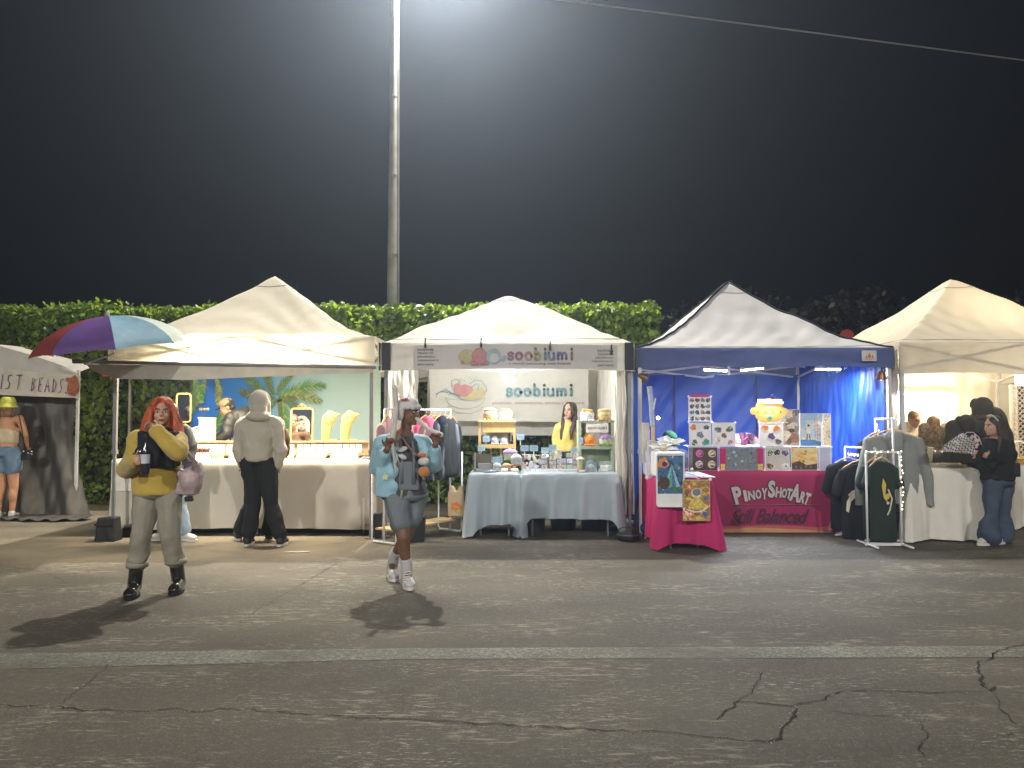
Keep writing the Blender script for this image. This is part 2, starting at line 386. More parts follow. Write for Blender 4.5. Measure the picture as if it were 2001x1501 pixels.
def line_strip(m):
    A = [G(-300,1283), G(800,1268), G(2400,1262)]; B = [G(-300,1316), G(800,1289), G(2400,1284)]
    pts = []
    for P in (A, B): pts.append([P[0].lerp(P[1], k/8) for k in range(8)]+[P[1].lerp(P[2], k/8) for k in range(9)])
    m.grid(lambda u, v: tuple((pts[0] if v < .5 else pts[1])[round(u*16)][:2])+(.004,), 16, 1)
tag(part('road_marking', paint_mat('faded line paint', (.21,.225,.18), .58, 1.0), None, line_strip), kind='structure')
# long cracks: jagged, real gaps cannot be cut in a sheet this size, so they are dark flat ribbons with a lip
crk = mat('crack ribbon', (.012,.011,.01), .95, var=.3, vs=40)
lip = mat('crack lip grit', (.30,.27,.2), .9, var=.4, vs=90)
def crack(pts, w, lipn=0, seed=1):
    rr = random.Random(seed); P = [G(*p) for p in pts]; Q = []
    for i in range(len(P)-1):
        d = P[i+1]-P[i]; n = max(2, int(d.length/.035)); q = Vector((-d.y, d.x, 0)).normalized()
        for k in range(n): Q.append(P[i]+d*(k/n)+q*rr.uniform(-.014,.014)*(1 if k else .2))
    Q.append(P[-1]); b = MB(); vs = []
    for i, p in enumerate(Q):
        d = (Q[min(i+1,len(Q)-1)]-Q[max(i-1,0)]).normalized(); q = Vector((-d.y, d.x, 0)); ww = w*rr.uniform(.25,1.25)*(.35 if i in (0, len(Q)-1) else 1)
        ww *= .8; vs += [(*(p+q*ww)[:2], .004), (*(p-q*ww)[:2], .004)]
    b.add(vs, [(2*i,2*i+1,2*i+3,2*i+2) for i in range(len(Q)-1)]); o = b.build('ground_crack', crk); tag(o, kind='structure')
    if lipn:
        g = MB()
        for k in range(int(lipn*.55)):
            p = rr.choice(Q)+Vector((rr.gauss(0,.015), rr.gauss(0,.015), 0)); s = rr.uniform(.0015,.0042); g.ell((p.x,p.y,s*.4), (s,s,s*.6), nu=5, nv=4)
        tag(g.build('crack_gravel', lip), kind='stuff')
crack([(-80,1378),(120,1382),(150,1388),(300,1390),(345,1384),(380,1392),(455,1385),(600,1398),(760,1405),(900,1412),(1035,1420),(1170,1428),(1300,1432),(1345,1437),(1405,1443)], .0055, 260, 1)
crack([(1400,1443),(1440,1447),(1500,1451),(1525,1444),(1530,1420),(1555,1400),(1557,1385)], .009, 80, 2)
crack([(1400,1408),(1420,1388),(1443,1371),(1545,1381),(1600,1370),(1640,1352),(1720,1351),(1800,1354),(1920,1352)], .0055, 30, 3)
crack([(2060,1245),(2001,1262),(1948,1272),(1940,1285),(1910,1296),(1916,1318),(1917,1340),(1935,1352),(1945,1342)], .009, 60, 4)
crack([(1940,1356),(1952,1380),(1975,1410),(2010,1425)], .004, 0, 5)
crack([(1443,1371),(1470,1350),(1486,1325),(1490,1315)], .003, 0, 6)
crack([(115,1380),(150,1350),(190,1318),(220,1295),(240,1285)], .003, 0, 7)
crack([(470,1218),(505,1190),(560,1160),(610,1130),(660,1100)], .004, 0, 8)
crack([(1798,1410),(1812,1440),(1797,1460),(1800,1500)], .003, 0, 10)
crack([(1935,1445),(1990,1432),(2060,1425)], .0035, 0, 11)
crack([(-50,1095),(90,1120),(130,1140)], .003, 0, 12)
crack([(1560,1381),(1700,1400),(1780,1398)], .0025, 0, 13)
# a few scraps
tag(part('paper_scrap', mat('scrap paper', (.7,.68,.6), .8), None, lambda m: m.box((*G(580,1080)[:2], .006), (.26,.03,.006), (0,0,.1))), 'thin white paper scrap on the dirt before the left tent', 'scrap')

# ================================================================== ivy hedge
def ivy(name, label, x0, x1, y0, y1, z, n, seed, parent_kind='hedge', lump=.12):
    t = thing(name, label, parent_kind, ((x0+x1)/2, (y0+y1)/2, 0)); r = np.random.RandomState(seed)
    part('fence_core', mat('hedge core', (.02,.028,.012), .95), t, lambda m: m.box(((x0+x1)/2, (y0+y1)/2+.05, z/2-.08), (x1-x0-.1, (y1-y0)-.15, z-.2)))
    area = np.array([(x1-x0)*z, (x1-x0)*(y1-y0)*1.2, (y1-y0)*z*2]); cnt = (n*area/area.sum()).astype(int); C = []; Nn = []
    # front face
    k = cnt[0]; p = np.stack([r.uniform(x0,x1,k), np.full(k,y0), z*r.rand(k)**.75], 1); C.append(p); Nn.append(np.tile([0,-1,.55], (k,1)))
    k = cnt[1]; p = np.stack([r.uniform(x0,x1,k), r.uniform(y0,y1,k), np.full(k,z)], 1); C.append(p); Nn.append(np.tile([0,-.45,1], (k,1)))
    k = cnt[2]; sd = r.rand(k) < .5; p = np.stack([np.where(sd,x0,x1), r.uniform(y0,y1,k), z*r.rand(k)], 1); C.append(p); Nn.append(np.stack([np.where(sd,-1,1), np.zeros(k)-.3, np.full(k,.4)], 1))
    # loose sprays over the top edge
    k = int(n*.1); cx = r.uniform(x0,x1,k); sp = .10*np.maximum(0, wav(np.stack([cx*1.0,cx*0,cx*0],1), 5, 2.3, 3)); p = np.stack([cx, y0+r.rand(k)*.5, z+.02+r.rand(k)**2*(.06+sp*1.5)], 1); C.append(p); Nn.append(np.tile([0,-.6,.8], (k,1)))
    C = np.concatenate(C); Nn = np.concatenate(Nn).astype(float)
    lumpv = wav(C, 3, 2.2, 3)*lump+wav(C, 9, 6., 2)*.05
    N0 = Nn/np.linalg.norm(Nn, axis=1)[:,None]; C = C+N0*lumpv[:,None]*np.array([1,1,.6])+r.normal(size=C.shape)*np.array([.03,.05,.03])
    Nn = N0+r.normal(size=C.shape)*.75; Nn /= np.linalg.norm(Nn, axis=1)[:,None]
    up = np.tile([0,0,-1.], (len(C),1))+r.normal(size=C.shape)*.45; T = up-Nn*(up*Nn).sum(1)[:,None]; T /= np.linalg.norm(T, axis=1)[:,None]; B = np.cross(Nn, T)
    s = r.uniform(.03,.062,len(C))[:,None]
    # heart-shaped leaf folded along the midrib: 7 points, 4 faces
    shp = [(-.75,0,.0),(-.95,.5,-.1),(0,.95,-.22),(1.15,0,-.08),(0,-.95,-.22),(-.95,-.5,-.1),(.2,0,.06)]
    V = np.stack([C+T*s*a+B*s*b+Nn*s*c for a,b,c in shp], 1).reshape(-1,3); i = np.arange(len(C))[:,None]*7
    F = np.concatenate([i+np.array([[0,6,2,1]]), i+np.array([[6,3,2,2]]), i+np.array([[0,5,4,6]]), i+np.array([[6,4,3,3]])])
    V -= np.array(origin(t))
    faces = [tuple(q) if q[2] != q[3] else tuple(q[:3]) for q in F.tolist()]
    me = bpy.data.meshes.new('ivy_leaves'); me.from_pydata(V.tolist(), [], faces); me.update()
    o = link_mesh('ivy_leaves', me, leafm, t); tag(o, kind='stuff'); return t
leafm = mat('ivy leaf', (.115,.175,.028), .36, var=.45, vs=2.0, island=.7, trans=.42, tcol=(.42,.62,.06), spec=.5)
ivy('ivy_hedge', 'long ivy hedge running behind the stalls, trimmed flat on top', -11.5, X(1282,12.8), 12.6, 13.35, 3.18, 34000, 4)
# dark trees far behind on the right
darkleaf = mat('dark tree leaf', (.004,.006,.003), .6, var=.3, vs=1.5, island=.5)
bark = mat('bark', (.06,.045,.03), .9, var=.3, vs=12, bump=.5)
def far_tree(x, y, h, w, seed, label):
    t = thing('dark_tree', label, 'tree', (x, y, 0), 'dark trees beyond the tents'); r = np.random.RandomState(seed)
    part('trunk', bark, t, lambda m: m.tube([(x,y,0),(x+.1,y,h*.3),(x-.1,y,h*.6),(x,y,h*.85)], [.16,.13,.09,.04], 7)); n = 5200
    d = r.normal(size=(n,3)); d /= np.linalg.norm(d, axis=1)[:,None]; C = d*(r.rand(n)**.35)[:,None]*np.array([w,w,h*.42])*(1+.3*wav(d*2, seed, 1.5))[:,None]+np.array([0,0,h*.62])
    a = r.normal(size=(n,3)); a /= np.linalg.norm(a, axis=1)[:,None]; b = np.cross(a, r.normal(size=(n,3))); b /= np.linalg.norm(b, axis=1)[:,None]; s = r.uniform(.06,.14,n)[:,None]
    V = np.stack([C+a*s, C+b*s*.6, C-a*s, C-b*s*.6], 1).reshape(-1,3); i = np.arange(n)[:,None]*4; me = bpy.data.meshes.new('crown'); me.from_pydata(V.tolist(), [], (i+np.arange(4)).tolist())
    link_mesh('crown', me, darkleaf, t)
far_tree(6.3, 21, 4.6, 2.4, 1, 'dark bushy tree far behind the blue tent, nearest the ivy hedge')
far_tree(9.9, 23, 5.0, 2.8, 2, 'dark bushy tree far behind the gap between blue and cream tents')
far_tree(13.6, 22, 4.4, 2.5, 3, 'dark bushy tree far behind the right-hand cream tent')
# red sign between the two right tents
t = thing('road_sign', 'red octagonal road sign peeking over the blue tent', 'sign', (X(1657,15), 15, 0))
zs = W(1657,654,15).z-.04; xs = X(1657,15)
part('sign_post', galv, t, lambda m: m.cyl((xs,15.03,0),(xs,15.03,zs-.1),.025))
def octo(m):
    m.cyl((xs,14.99,zs),(xs,15.0,zs),.15,n=8)
part('sign_plate', mat('sign red', (.35,.04,.035), .4), t, octo)
# overhead wires
wire = mat('overhead wire', (.35,.35,.36), .5, .4)
def sag(A, B, s, n=24): A = Vector(A); B = Vector(B); return [A.lerp(B, k/n)-Vector((0,0,s*4*(k/n)*(1-k/n))) for k in range(n+1)]
tag(part('overhead_wire', wire, None, lambda m: m.tube(sag(W(700,-52,11), W(2500,183,11), .0), .011, 6), True), 'pale thick wire crossing the night sky at upper right', 'wire')
tag(part('overhead_wire', mat('far wire', (.10,.10,.10), .6), None, lambda m: m.tube(sag(W(-600,605,34), W(2700,585,34), .3), .012, 5), True), 'faint distant wire low in the sky behind the tent peaks', 'wire')
tag(part('overhead_wire', mat('far wire', (.10,.10,.10), .6), None, lambda m: m.tube(sag(W(900,610,34), W(2900,560,34), .3), .012, 5), True), 'fainter distant wire sloping up to the right behind the tents', 'wire')
tag(part('distant_pole', mat('far pole', (.09,.09,.09), .8), None, lambda m: m.cyl((X(579,40),40,0),(X(579,40),40,W(579,556,40).z),.07,.05,6)), 'thin dark pole far behind the hedge beside the left tent peak', 'pole')
# ================================================================== canopy tents
cream = mat('cream canvas', (.68,.65,.57), .8, var=.06, vs=2, bump=.6, bs=5, bd=.012, trans=.28, tcol=(.75,.69,.55))
creamw = mat('cream canvas wall', (.66,.60,.48), .8, var=.06, vs=3, bump=.3, bs=10, trans=.15, tcol=(.7,.6,.42))
white = mat('white canvas', (.72,.70,.64), .8, var=.05, vs=2, bump=.6, bs=5, bd=.012, trans=.25, tcol=(.7,.68,.6))
whitew = mat('white canvas wall', (.74,.72,.66), .8, var=.05, vs=3, bump=.8, bs=5, bd=.02, trans=.15, tcol=(.7,.66,.56))
greyc = mat('silver grey canvas', (.64,.64,.64), .75, var=.05, vs=2, bump=.6, bs=5, bd=.012, trans=.12, tcol=(.4,.42,.5))
bluev = mat('blue valance canvas', (.11,.14,.27), .7, var=.08, vs=3, bump=.3, bs=14, trans=.35, tcol=(.14,.19,.42))
blue = mat('royal blue tarp', (.008,.052,.36), .5, var=.15, vs=2, bump=.4, bs=7, trans=.12, tcol=(.03,.12,.6), spec=.45)
black_trim = mat('black corner webbing', (.03,.03,.032), .7)
navy = mat('navy piping', (.01,.012,.03), .6)
steel = mat('white tent steel', (.60,.60,.58), .4, .2)
steelg = mat('grey tent steel', (.25,.25,.25), .4, .6)
def sheetwall(name, m, parent, p0, p1, z0, z1, folds=6, amp=.03, seed=1, gather=0, nu=70, nv=26, hem=0, top=None, diag=0):
    """hanging fabric from p0 to p1 (x,y); folds deepen downward"""
    p0 = Vector((*p0,0)); p1 = Vector((*p1,0)); d = (p1-p0); q = Vector((-d.y, d.x, 0)).normalized(); rr = random.Random(seed); ph = [rr.random()*6.3 for _ in range(6)]
    def fn(u, v):
        z = z1+(z0-z1)*v
        a = amp*(.25+.75*v)*(math.sin(u*folds*6.28+ph[0]+.8*math.sin(u*5+ph[1]))+.5*math.sin(u*folds*2.3*6.28+ph[2]+v*1.5))
        a += amp*.5*math.sin((u*3+v*2.2)*4+ph[3])*v+amp*.25*math.sin((u*9-v*6)*3+ph[4])+diag*(.010*math.sin(u*26+v*14+2*math.sin(u*5))+.005*math.sin(u*61+v*33))*(1-.4*v)
        p = p0+d*u+q*a; zz = z+(hem*math.sin(u*folds*3+ph[5]) if v > .97 else 0)
        if top and v < .2: zz = z+top*math.sin(PI*u*max(1,folds//2))*(.2-v)*5*-.3
        return (p.x, p.y, zz)
    return part(name, m, parent, lambda b: b.grid(fn, nu, nv), True)
def tent(label, cx, y0, y1, hw, ez, pz, vh, roofm, valm, legm, pk=(0,0), seed=1, piping=None, sagk=.10, group='pop-up canopy tents', pw=1.0):
    t = thing('canopy_tent', label, 'tent', (cx, (y0+y1)/2, 0), group); hd = (y1-y0)/2; cy = (y0+y1)/2
    r = random.Random(seed); ph = [r.random()*6.3 for _ in range(8)]
    def roof(u, v):
        x, y = 2*u-1, 2*v-1; m = max(abs(x), abs(y)); o = min(abs(x), abs(y))
        h = (1-m)
        h = h**pw if h > 0 else 0
        rnd_top = -.02*math.exp(-(m/.03)**2)
        side = (1-(o/max(m,1e-6))**2)*math.sin(PI*min(1,m))*sagk*.55          # the cloth hangs between ridge poles
        w = .018*math.sin(9*x+4*y*math.sin(3*x+ph[0])+ph[1])*m*(1-m)*4+.007*math.sin(23*(x*.6+y)+5*math.sin(4*x+ph[2])+ph[3])*m*(1-m)*4+.006*math.sin(31*(y*.5-x)+3*math.sin(5*y+ph[4]))*m**2*(1-m)*5
        z = ez+(pz-ez)*h-side+rnd_top+w-.02*(1-o)*(1 if m > .99 else 0)
        return (cx+x*hw+pk[0]*(1-m), cy+y*hd+pk[1]*(1-m), z)
    part('canopy', roofm, t, lambda b: b.grid(roof, 120, 120), True)
    for mm in (.13, .93):
        P = [(-1,-1),(1,-1),(1,1),(-1,1)]; pts = [Vector(roof(.5+.5*mm*(P[i][0]*(1-k/12)+P[(i+1)%4][0]*k/12), .5+.5*mm*(P[i][1]*(1-k/12)+P[(i+1)%4][1]*k/12)))+Vector((0,0,.002)) for i in range(4) for k in range(12)]
        part('seam', mat('canvas seam', (.33,.31,.26), .8), t, lambda b: b.tube(pts, .0045, 4, closed=True))
    if piping:
        for sx, sy in ((-1,-1),(1,-1),(-1,1),(1,1)):
            part('piping', piping, t, lambda b: b.tube([Vector(roof(.5+sx*k/48, .5+sy*k/48))+Vector((0,0,.006)) for k in range(25)], .014, 6), True)
    def valance(ax, s):
        def fn(u, v):
            a = 2*u-1; bulge = .012*math.sin(a*8+ph[5])*v+.02*math.sin(a*3+ph[6]+v)*v+.006*math.sin(a*37+v*3)
            z = ez-vh*v-.01*math.cos(a*PI*2)*v; o = 1.006+(bulge+.01*v)/hw
            return (cx+a*hw*1.004, cy+s*hd*o, z) if ax == 0 else (cx+s*hw*o, cy+a*hd*1.004, z)
        return part('valance', valm, t, lambda b: b.grid(fn, 60, 6), True)
    vals = [valance(0,-1), valance(0,1), valance(1,-1), valance(1,1)]
    for sx in (-1,1):
        for sy in (-1,1):
            lx, ly = cx+sx*(hw-.04), cy+sy*(hd-.04)
            leg = part('leg', legm, t, lambda b: b.box((lx,ly,(1.0+ez)/2),(.042,.042,ez-1.04)))
            part('lower_leg', legm, leg, lambda b: b.box((lx,ly,.51),(.032,.032,1.0)).box((lx,ly,1.02),(.056,.056,.05)))
            part('foot', legm, leg, lambda b: b.box((lx,ly,.006),(.11,.11,.012)))
    tz = ez-.03; lowz = ez-vh*.92
    def bar(a, b_): part('truss_bar', legm, t, lambda b: b.box((Vector(a)+Vector(b_))*.5, ((Vector(b_)-Vector(a)).length,.018,.03), (Vector(b_)-Vector(a)).to_track_quat('X','Z').to_matrix()))
    i = hw-.05; j = hd-.05
    for s in (-1, 1):
        yy = cy+s*j
        for a0, a1 in ((-i, 0), (0, i)):
            bar((cx+a0,yy,tz),(cx+a1,yy,lowz)); bar((cx+a0,yy+.02,lowz),(cx+a1,yy+.02,tz))
        xx = cx+s*i
        for a0, a1 in ((-j, 0), (0, j)):
            bar((xx,cy+a0,tz),(xx,cy+a1,lowz)); bar((xx+.02,cy+a0,lowz),(xx+.02,cy+a1,tz))
    part('centre_post', legm, t, lambda b: b.cyl((cx+pk[0],cy,ez-.25),(cx+pk[0],cy,pz-.08),.02))
    return t, vals
T1X = X(474, 9.1); T2X = X(992,9.2); T3X = X(1496,9.15); T4X = X(2012,9.1)
t1, v1 = tent('cream peaked canopy tent over the jewellery counter, left of the lamp post', T1X, 9.1, 12.1, 1.56, 2.39, 3.40, .34, cream, cream, steelg, (-.10,0), 1, sagk=.04, pw=1.42)
t2, v2 = tent('white peaked canopy tent with black corner strips over the plush toy stall', T2X, 9.2, 12.2, 1.50, 2.32, 3.14, .33, white, white, steelg, (0,0), 2, sagk=.05)
t3, v3 = tent('silver grey canopy tent with blue valance and blue walls over the art stall', T3X, 9.15, 12.15, 1.53, 2.26, 3.32, .23, greyc, bluev, steel, (-.01,0), 3, piping=navy, sagk=.05, pw=1.38)
t4, v4 = tent('cream peaked canopy tent cut off by the right edge', T4X, 9.1, 12.1, 1.53, 2.32, 3.36, .37, cream, cream, steel, (-.04,0), 4, sagk=.05, pw=1.25)
# black corner strips of the white tent
for s in (-1,1):
    x = T2X+s*(1.50-.05); part('corner_strip', black_trim, t2, lambda b: b.box((x,9.155,2.32-.165),(.105,.012,.33)).box((T2X+s*1.535,9.25,2.155),(.012,.16,.33)))
# brand patch of the blue tent's valance
xq = X(1702,9.05); zq = W(1702,695,9.05).z
lb = part('maker_patch', mat('patch white', (.6,.58,.55), .6), t3, lambda b: b.box((xq,9.075,zq),(.17,.012,.125)))
pr = Print((xq-.085, 9.069, zq-.0625)); ro = mat('patch orange', (.6,.12,.04), .6)
pr.poly([(.06,.04),(.11,.04),(.085,.10)], ro).poly([(.035,.04),(.057,.04),(.057,.075)], ro).poly([(.113,.04),(.14,.04),(.113,.08)], ro).text('CANOPY', .085, .024, .12, .016, mat('patch ink', (.1,.1,.1), .7)); pr.build('print', lb)

# ---- walls of cloth
# tent 2: white back and sides
sheetwall('side_wall', whitew, t2, (T2X-1.44,9.35), (T2X-1.42,12.0), .7, 2.2, 7, .035, 2)
sheetwall('side_wall', whitew, t2, (T2X+1.43,9.2), (T2X+1.40,12.1), .25, 2.2, 9, .045, 3, hem=.03)
sheetwall('back_wall', whitew, t2, (X(835,12.1),12.1), (X(1187,12.1),12.1), W(0,851,12.1).z, 2.25, 5, .02, 4)
sheetwall('back_wall', whitew, t2, (X(1192,12.08),12.08), (X(1212,12.0),12.0), .2, 2.25, 2, .03, 5, nu=20)
sheetwall('curtain', whitew, t2, (X(752,9.5),9.5), (X(806,9.6),9.75), W(0,870,9.5).z, W(0,722,9.5).z, 3, .03, 6, nu=40)
sheetwall('curtain', whitew, t2, (X(1202,9.3),9.34), (X(1236,9.3),9.26), .3, 2.15, 3, .035, 7, nu=40, hem=.04)
# tent 3: blue
sheetwall('back_wall', blue, t3, (T3X-1.5,12.1), (T3X+1.5,12.1), .05, W(0,733,12.1).z, 2, .03, 8, nu=160, nv=60, diag=1.6)
sheetwall('side_wall', blue, t3, (T3X+1.49,12.05), (T3X+1.46,9.25), .1, 2.2, 11, .035, 9, nu=160, nv=50, diag=1)
sheetwall('side_wall', blue, t3, (T3X-1.47,9.35), (T3X-1.49,12.05), .1, 2.1, 6, .03, 10)
for px in (1318,1478):
    part('wall_seam', navy, t3, lambda b: b.box((X(px,12.05),12.045,1.2),(.018,.02,1.75)))
# tent 4: cream
sheetwall('side_wall', creamw, t4, (T4X-1.5,9.2), (T4X-1.49,10.6), .9, 2.15, 4, .03, 11)
sheetwall('back_wall', creamw, t4, (T4X-1.5,12.05), (X(1983,12.05),12.05), .1, 2.25, 6, .025, 12, nu=100)
# tent 1 printed backdrop
bd = thing('printed_backdrop', 'blue to teal cloth backdrop printed with palm fronds, hung behind the jewellery counter', 'backdrop', (X(560,11.9),11.9,0))
def grad_mat(name, stops, x0, x1, trans=.1):
    m = bpy.data.materials.new(name); m.use_nodes = True; nt = m.node_tree; N = nt.nodes; L = nt.links; b = N['Principled BSDF']; b.inputs['Roughness'].default_value = .8
    tc = N.new('ShaderNodeTexCoord'); s = N.new('ShaderNodeSeparateXYZ'); L.new(tc.outputs['Object'], s.inputs[0])
    n = N.new('ShaderNodeTexNoise'); n.inputs['Scale'].default_value = 1.5; L.new(tc.outputs['Object'], n.inputs[0])
    a = N.new('ShaderNodeMath'); a.operation = 'MULTIPLY_ADD'; a.inputs[1].default_value = .9; L.new(n.outputs['Fac'], a.inputs[0]); L.new(s.outputs['X'], a.inputs[2])
    r = N.new('ShaderNodeMapRange'); r.inputs[1].default_value = x0+.45; r.inputs[2].default_value = x1+.45; L.new(a.outputs[0], r.inputs[0])
    c = N.new('ShaderNodeValToRGB'); L.new(r.outputs[0], c.inputs[0]); e = c.color_ramp.elements
    e[0].position = 0; e[0].color = (*stops[0][1],1); e[1].position = 1; e[1].color = (*stops[-1][1],1)
    for p, col in stops[1:-1]: q = e.new(p); q.color = (*col,1)
    L.new(c.outputs[0], b.inputs['Base Color']); return m
bw = (X(736,11.9)-X(372,11.9)); bx0 = X(372,11.9)-X(560,11.9)
sheetwall('cloth', grad_mat('sky cloth with lit right end', [(0,(.02,.17,.75)),(.3,(.04,.27,.80)),(.45,(.24,.54,.84)),(.62,(.46,.72,.84)),(1,(.60,.82,.84))], bx0, bx0+bw), bd,  # printed blue gradient; its brightly lit right end is put into the colour
          (X(372,11.9),11.9), (X(744,11.9),11.88), .5, 2.32, 3, .012, 13, nu=80)
fg = [mat('print frond olive', (.16,.22,.10), .8), mat('print frond green', (.12,.34,.10), .8), mat('print frond lime', (.42,.52,.16), .8), mat('print frond brown', (.16,.13,.07), .8)]
pr = Print((X(372,11.84),11.86,W(0,865,11.84).z)); sc = 11.86/FPX
def frond(px, py, ang, ln, mi, n=26, w=.5, curl=.6):
    x0, y0 = (px-372)*sc, (865-py)*sc; P = []
    for k in range(n): s = k/n; a = ang-curl*s; P.append((x0, y0, a)); x0 += ln*sc/n*math.cos(a); y0 += ln*sc/n*math.sin(a)
    pr.line([(p[0],p[1]) for p in P], .012, fg[3])
    for k, (x, y, a) in enumerate(P):
        l = ln*sc*w*.5*math.sin(PI*(.12+.8*k/n))
        for s in (-1,1):
            b = a+s*(.75+rnd.uniform(-.15,.15)); q = (x+l*math.cos(b), y+l*math.sin(b)); d = .011
            pr.poly([(x-d*math.sin(b), y+d*math.cos(b)), (x+d*math.sin(b), y-d*math.cos(b)), q], rnd.choice([fg[mi], fg[mi], fg[(mi+1)%3]]))
for a in ((400,735,-1.7,70,2),(378,740,-1.4,75,0),(420,738,-1.2,55,2),(372,735,-.9,60,1)): frond(*a)
for a in ((545,775,.5,95,1),(545,775,.15,85,2),(545,775,-.4,60,0),(540,772,1.2,50,0),(535,772,2.1,60,3),(530,775,2.7,75,0),(535,778,3.2,70,3),(548,778,-1.2,75,1),(540,780,-2.2,50,0)): frond(*a)
for a in ((400,862,1.9,40,1),(400,862,1.2,50,1),(405,862,.6,40,2),(418,865,1.5,70,1)): frond(*a)
pr.line([((548-372)*sc, 0), ((550-372)*sc, .35), ((546-372)*sc, .66)], .07, fg[0])
pr.build('palm_print', bd)
part('hem', mat('backdrop hem', (.1,.1,.12), .8), bd, lambda b: b.box((X(374,11.87),11.87,1.4),(.03,.015,1.8)))

# ---- front awning strip of tent 1 with its rail
aw = thing('awning_rail', 'long grey awning rail with a sagging cream cloth strip across the left tent front', 'awning', (W(440,715,8.95).x,8.95,0))
part('rail', steelg, aw, lambda b: b.cyl(W(145,707,8.95), W(735,718,8.98), .022))
def strip(u, v):
    p = W(168+560*u, 709+10*u, 8.97); s = math.sin(PI*min(1,u*1.05))**.5 if u > .0 else 0
    return (p.x, 8.97+.02*math.sin(u*20)*v, p.z-.015-v*(.165*(1-.78*max(0,(u-.35)/.65))*min(1,(u*9)**.5)))
part('cloth_strip', mat('awning strip canvas', (.60,.56,.47), .8, bump=.5, bs=8, bd=.01), aw, lambda b: b.grid(strip, 60, 6), True)
part('end_clamp', steelg, aw, lambda b: b.box(W(152,706,8.95), (.1,.06,.05)))
tag(part('ratchet_strap', mat('red strap', (.6,.06,.04), .6), None, lambda b: b.tube([W(208+8*math.sin(k),731+5*math.cos(k*1.3),9.03) for k in range(16)], .008, 5)), 'tangled red strap round the left tent front leg', 'strap')

# ---- beach umbrella clamped on the rail
um = thing('beach_umbrella', 'tilted multicoloured beach umbrella clamped above the left end of the awning rail', 'umbrella', tuple(W(160,706,8.9)))
gc = [((.26,.045,.045),'red'), ((.12,.06,.24),'purple'), ((.17,.32,.44),'blue'), ((.42,.50,.48),'pale'), ((.03,.25,.10),'green'), ((.5,.4,.05),'yellow'), ((.5,.15,.03),'orange'), ((.12,.35,.5),'sky')]
UC = W(222,683,8.9); UM = Euler((R(8), R(-6), 0)).to_matrix(); UR, UH = .85, .39
def dome(a, s):
    rr = math.sin(s*1.25)/math.sin(1.25); z = UH*(math.cos(s*1.45)-math.cos(1.45))/(1-math.cos(1.45)); return rr, z
for g in range(8):
    a0 = R(208+45*g); colr, nm = gc[g]
    def fn(u, v):
        a = a0+R(45)*u; sc_ = math.cos(R(22.5))/math.cos((u-.5)*R(45)); s = .03+.97*v; rr, z = dome(a, s)
        rr *= sc_+(1-sc_)*(1-v)*.5; rr *= 1-.035*math.sin(PI*u)*v**3; z += .014*math.sin(PI*u)*v**4-.02*math.sin(PI*u)*math.sin(PI*v)+.003*math.sin(40*u+20*v+g)*v
        return UC+UM@Vector((UR*rr*math.cos(a), UR*rr*math.sin(a), z))
    part('gore', mat('umbrella '+nm, colr, .55, trans=.12, bump=.2, bs=30), um, lambda b: b.grid(fn, 10, 14), True)
    part('rib', steel, um, lambda b: b.tube([UC+UM@Vector((UR*.99*dome(0,k/8)[0]*math.cos(a0), UR*.99*dome(0,k/8)[0]*math.sin(a0), dome(0,k/8)[1]-.012)) for k in range(9)]+[], .006, 5), True)
    part('stretcher', steel, um, lambda b: b.tube([UC+UM@Vector((0,0,-.02)), UC+UM@Vector((UR*.5*math.cos(a0), UR*.5*math.sin(a0), dome(0,.5)[1]-.02))], .005, 5))
part('shaft', steel, um, lambda b: b.tube([UC+UM@Vector((0,0,UH+.05)), UC+UM@Vector((0,0,-.05)), W(165,712,8.9)], .013, 8))
part('ferrule', steel, um, lambda b: b.ell(UC+UM@Vector((0,0,UH+.03)), (.02,.02,.035)))

# ---- lights in the tents
def led_bar(label, p, ln, power, col, yaw=0, size=.07, tilt=0, group='battery LED work lights', es=30, name='led_bar_light'):
    t = thing(name, label, 'light', tuple(p), group); E = Euler((0, tilt, yaw)).to_matrix(); p = Vector(p)
    part('housing', mat('light housing', (.5,.5,.5), .5), t, lambda b: b.rbox(p+Vector((0,0,.022)), (ln,size,.03), .01, E, axis=0))
    part('diffuser', mat('led diffuser %d %s' % (es, name), (1,1,1), .4, emit=es, ecol=col, var=0), t, lambda b: b.box(p, (ln*.97, size*.85, .014), E))
    part('hook', steelg, t, lambda b: b.cyl(p+Vector((0,0,.03)), p+Vector((0,0,.14)), .004))
    l = lamp('AREA', 'led_light', p-Vector((0,0,.02)), power, col, t, size=ln*.95, sy=size, rot=(0, tilt, yaw)); return t
warm = (1,.86,.64); cool = (.86,.93,1)
led_bar('warm bar light hidden behind the left tent valance, above the mirror on the counter', W(600,694,9.45), .9, 72, warm, 0, name='warm_bar_light')
led_bar('warm bar light hidden behind the left tent valance, above the grey hooded customer', W(400,698,9.45), .9, 72, warm, .05, name='warm_bar_light')
for px, nm in ((400,'left'),(600,'right')):     # fixtureless lights added beside the bars so the valance glows
    lamp('AREA', 'valance_fill_light', W(px+(0 if px > 500 else 15),690,9.33), 75, warm, None, size=.6, sy=.06, rot=(R(-84),0,0))
led_bar('cold LED bar, leftmost of the three under the blue tent', W(1398,724,9.9), .30, 54, cool, R(-14), tilt=R(4), es=70)
led_bar('cold LED bar, middle of the three under the blue tent', W(1470,722,9.9), .30, 54, cool, R(14), tilt=R(-6), es=70)
led_bar('cold LED bar, rightmost of the three under the blue tent', W(1618,722,9.9), .31, 50, cool, 0, es=70)
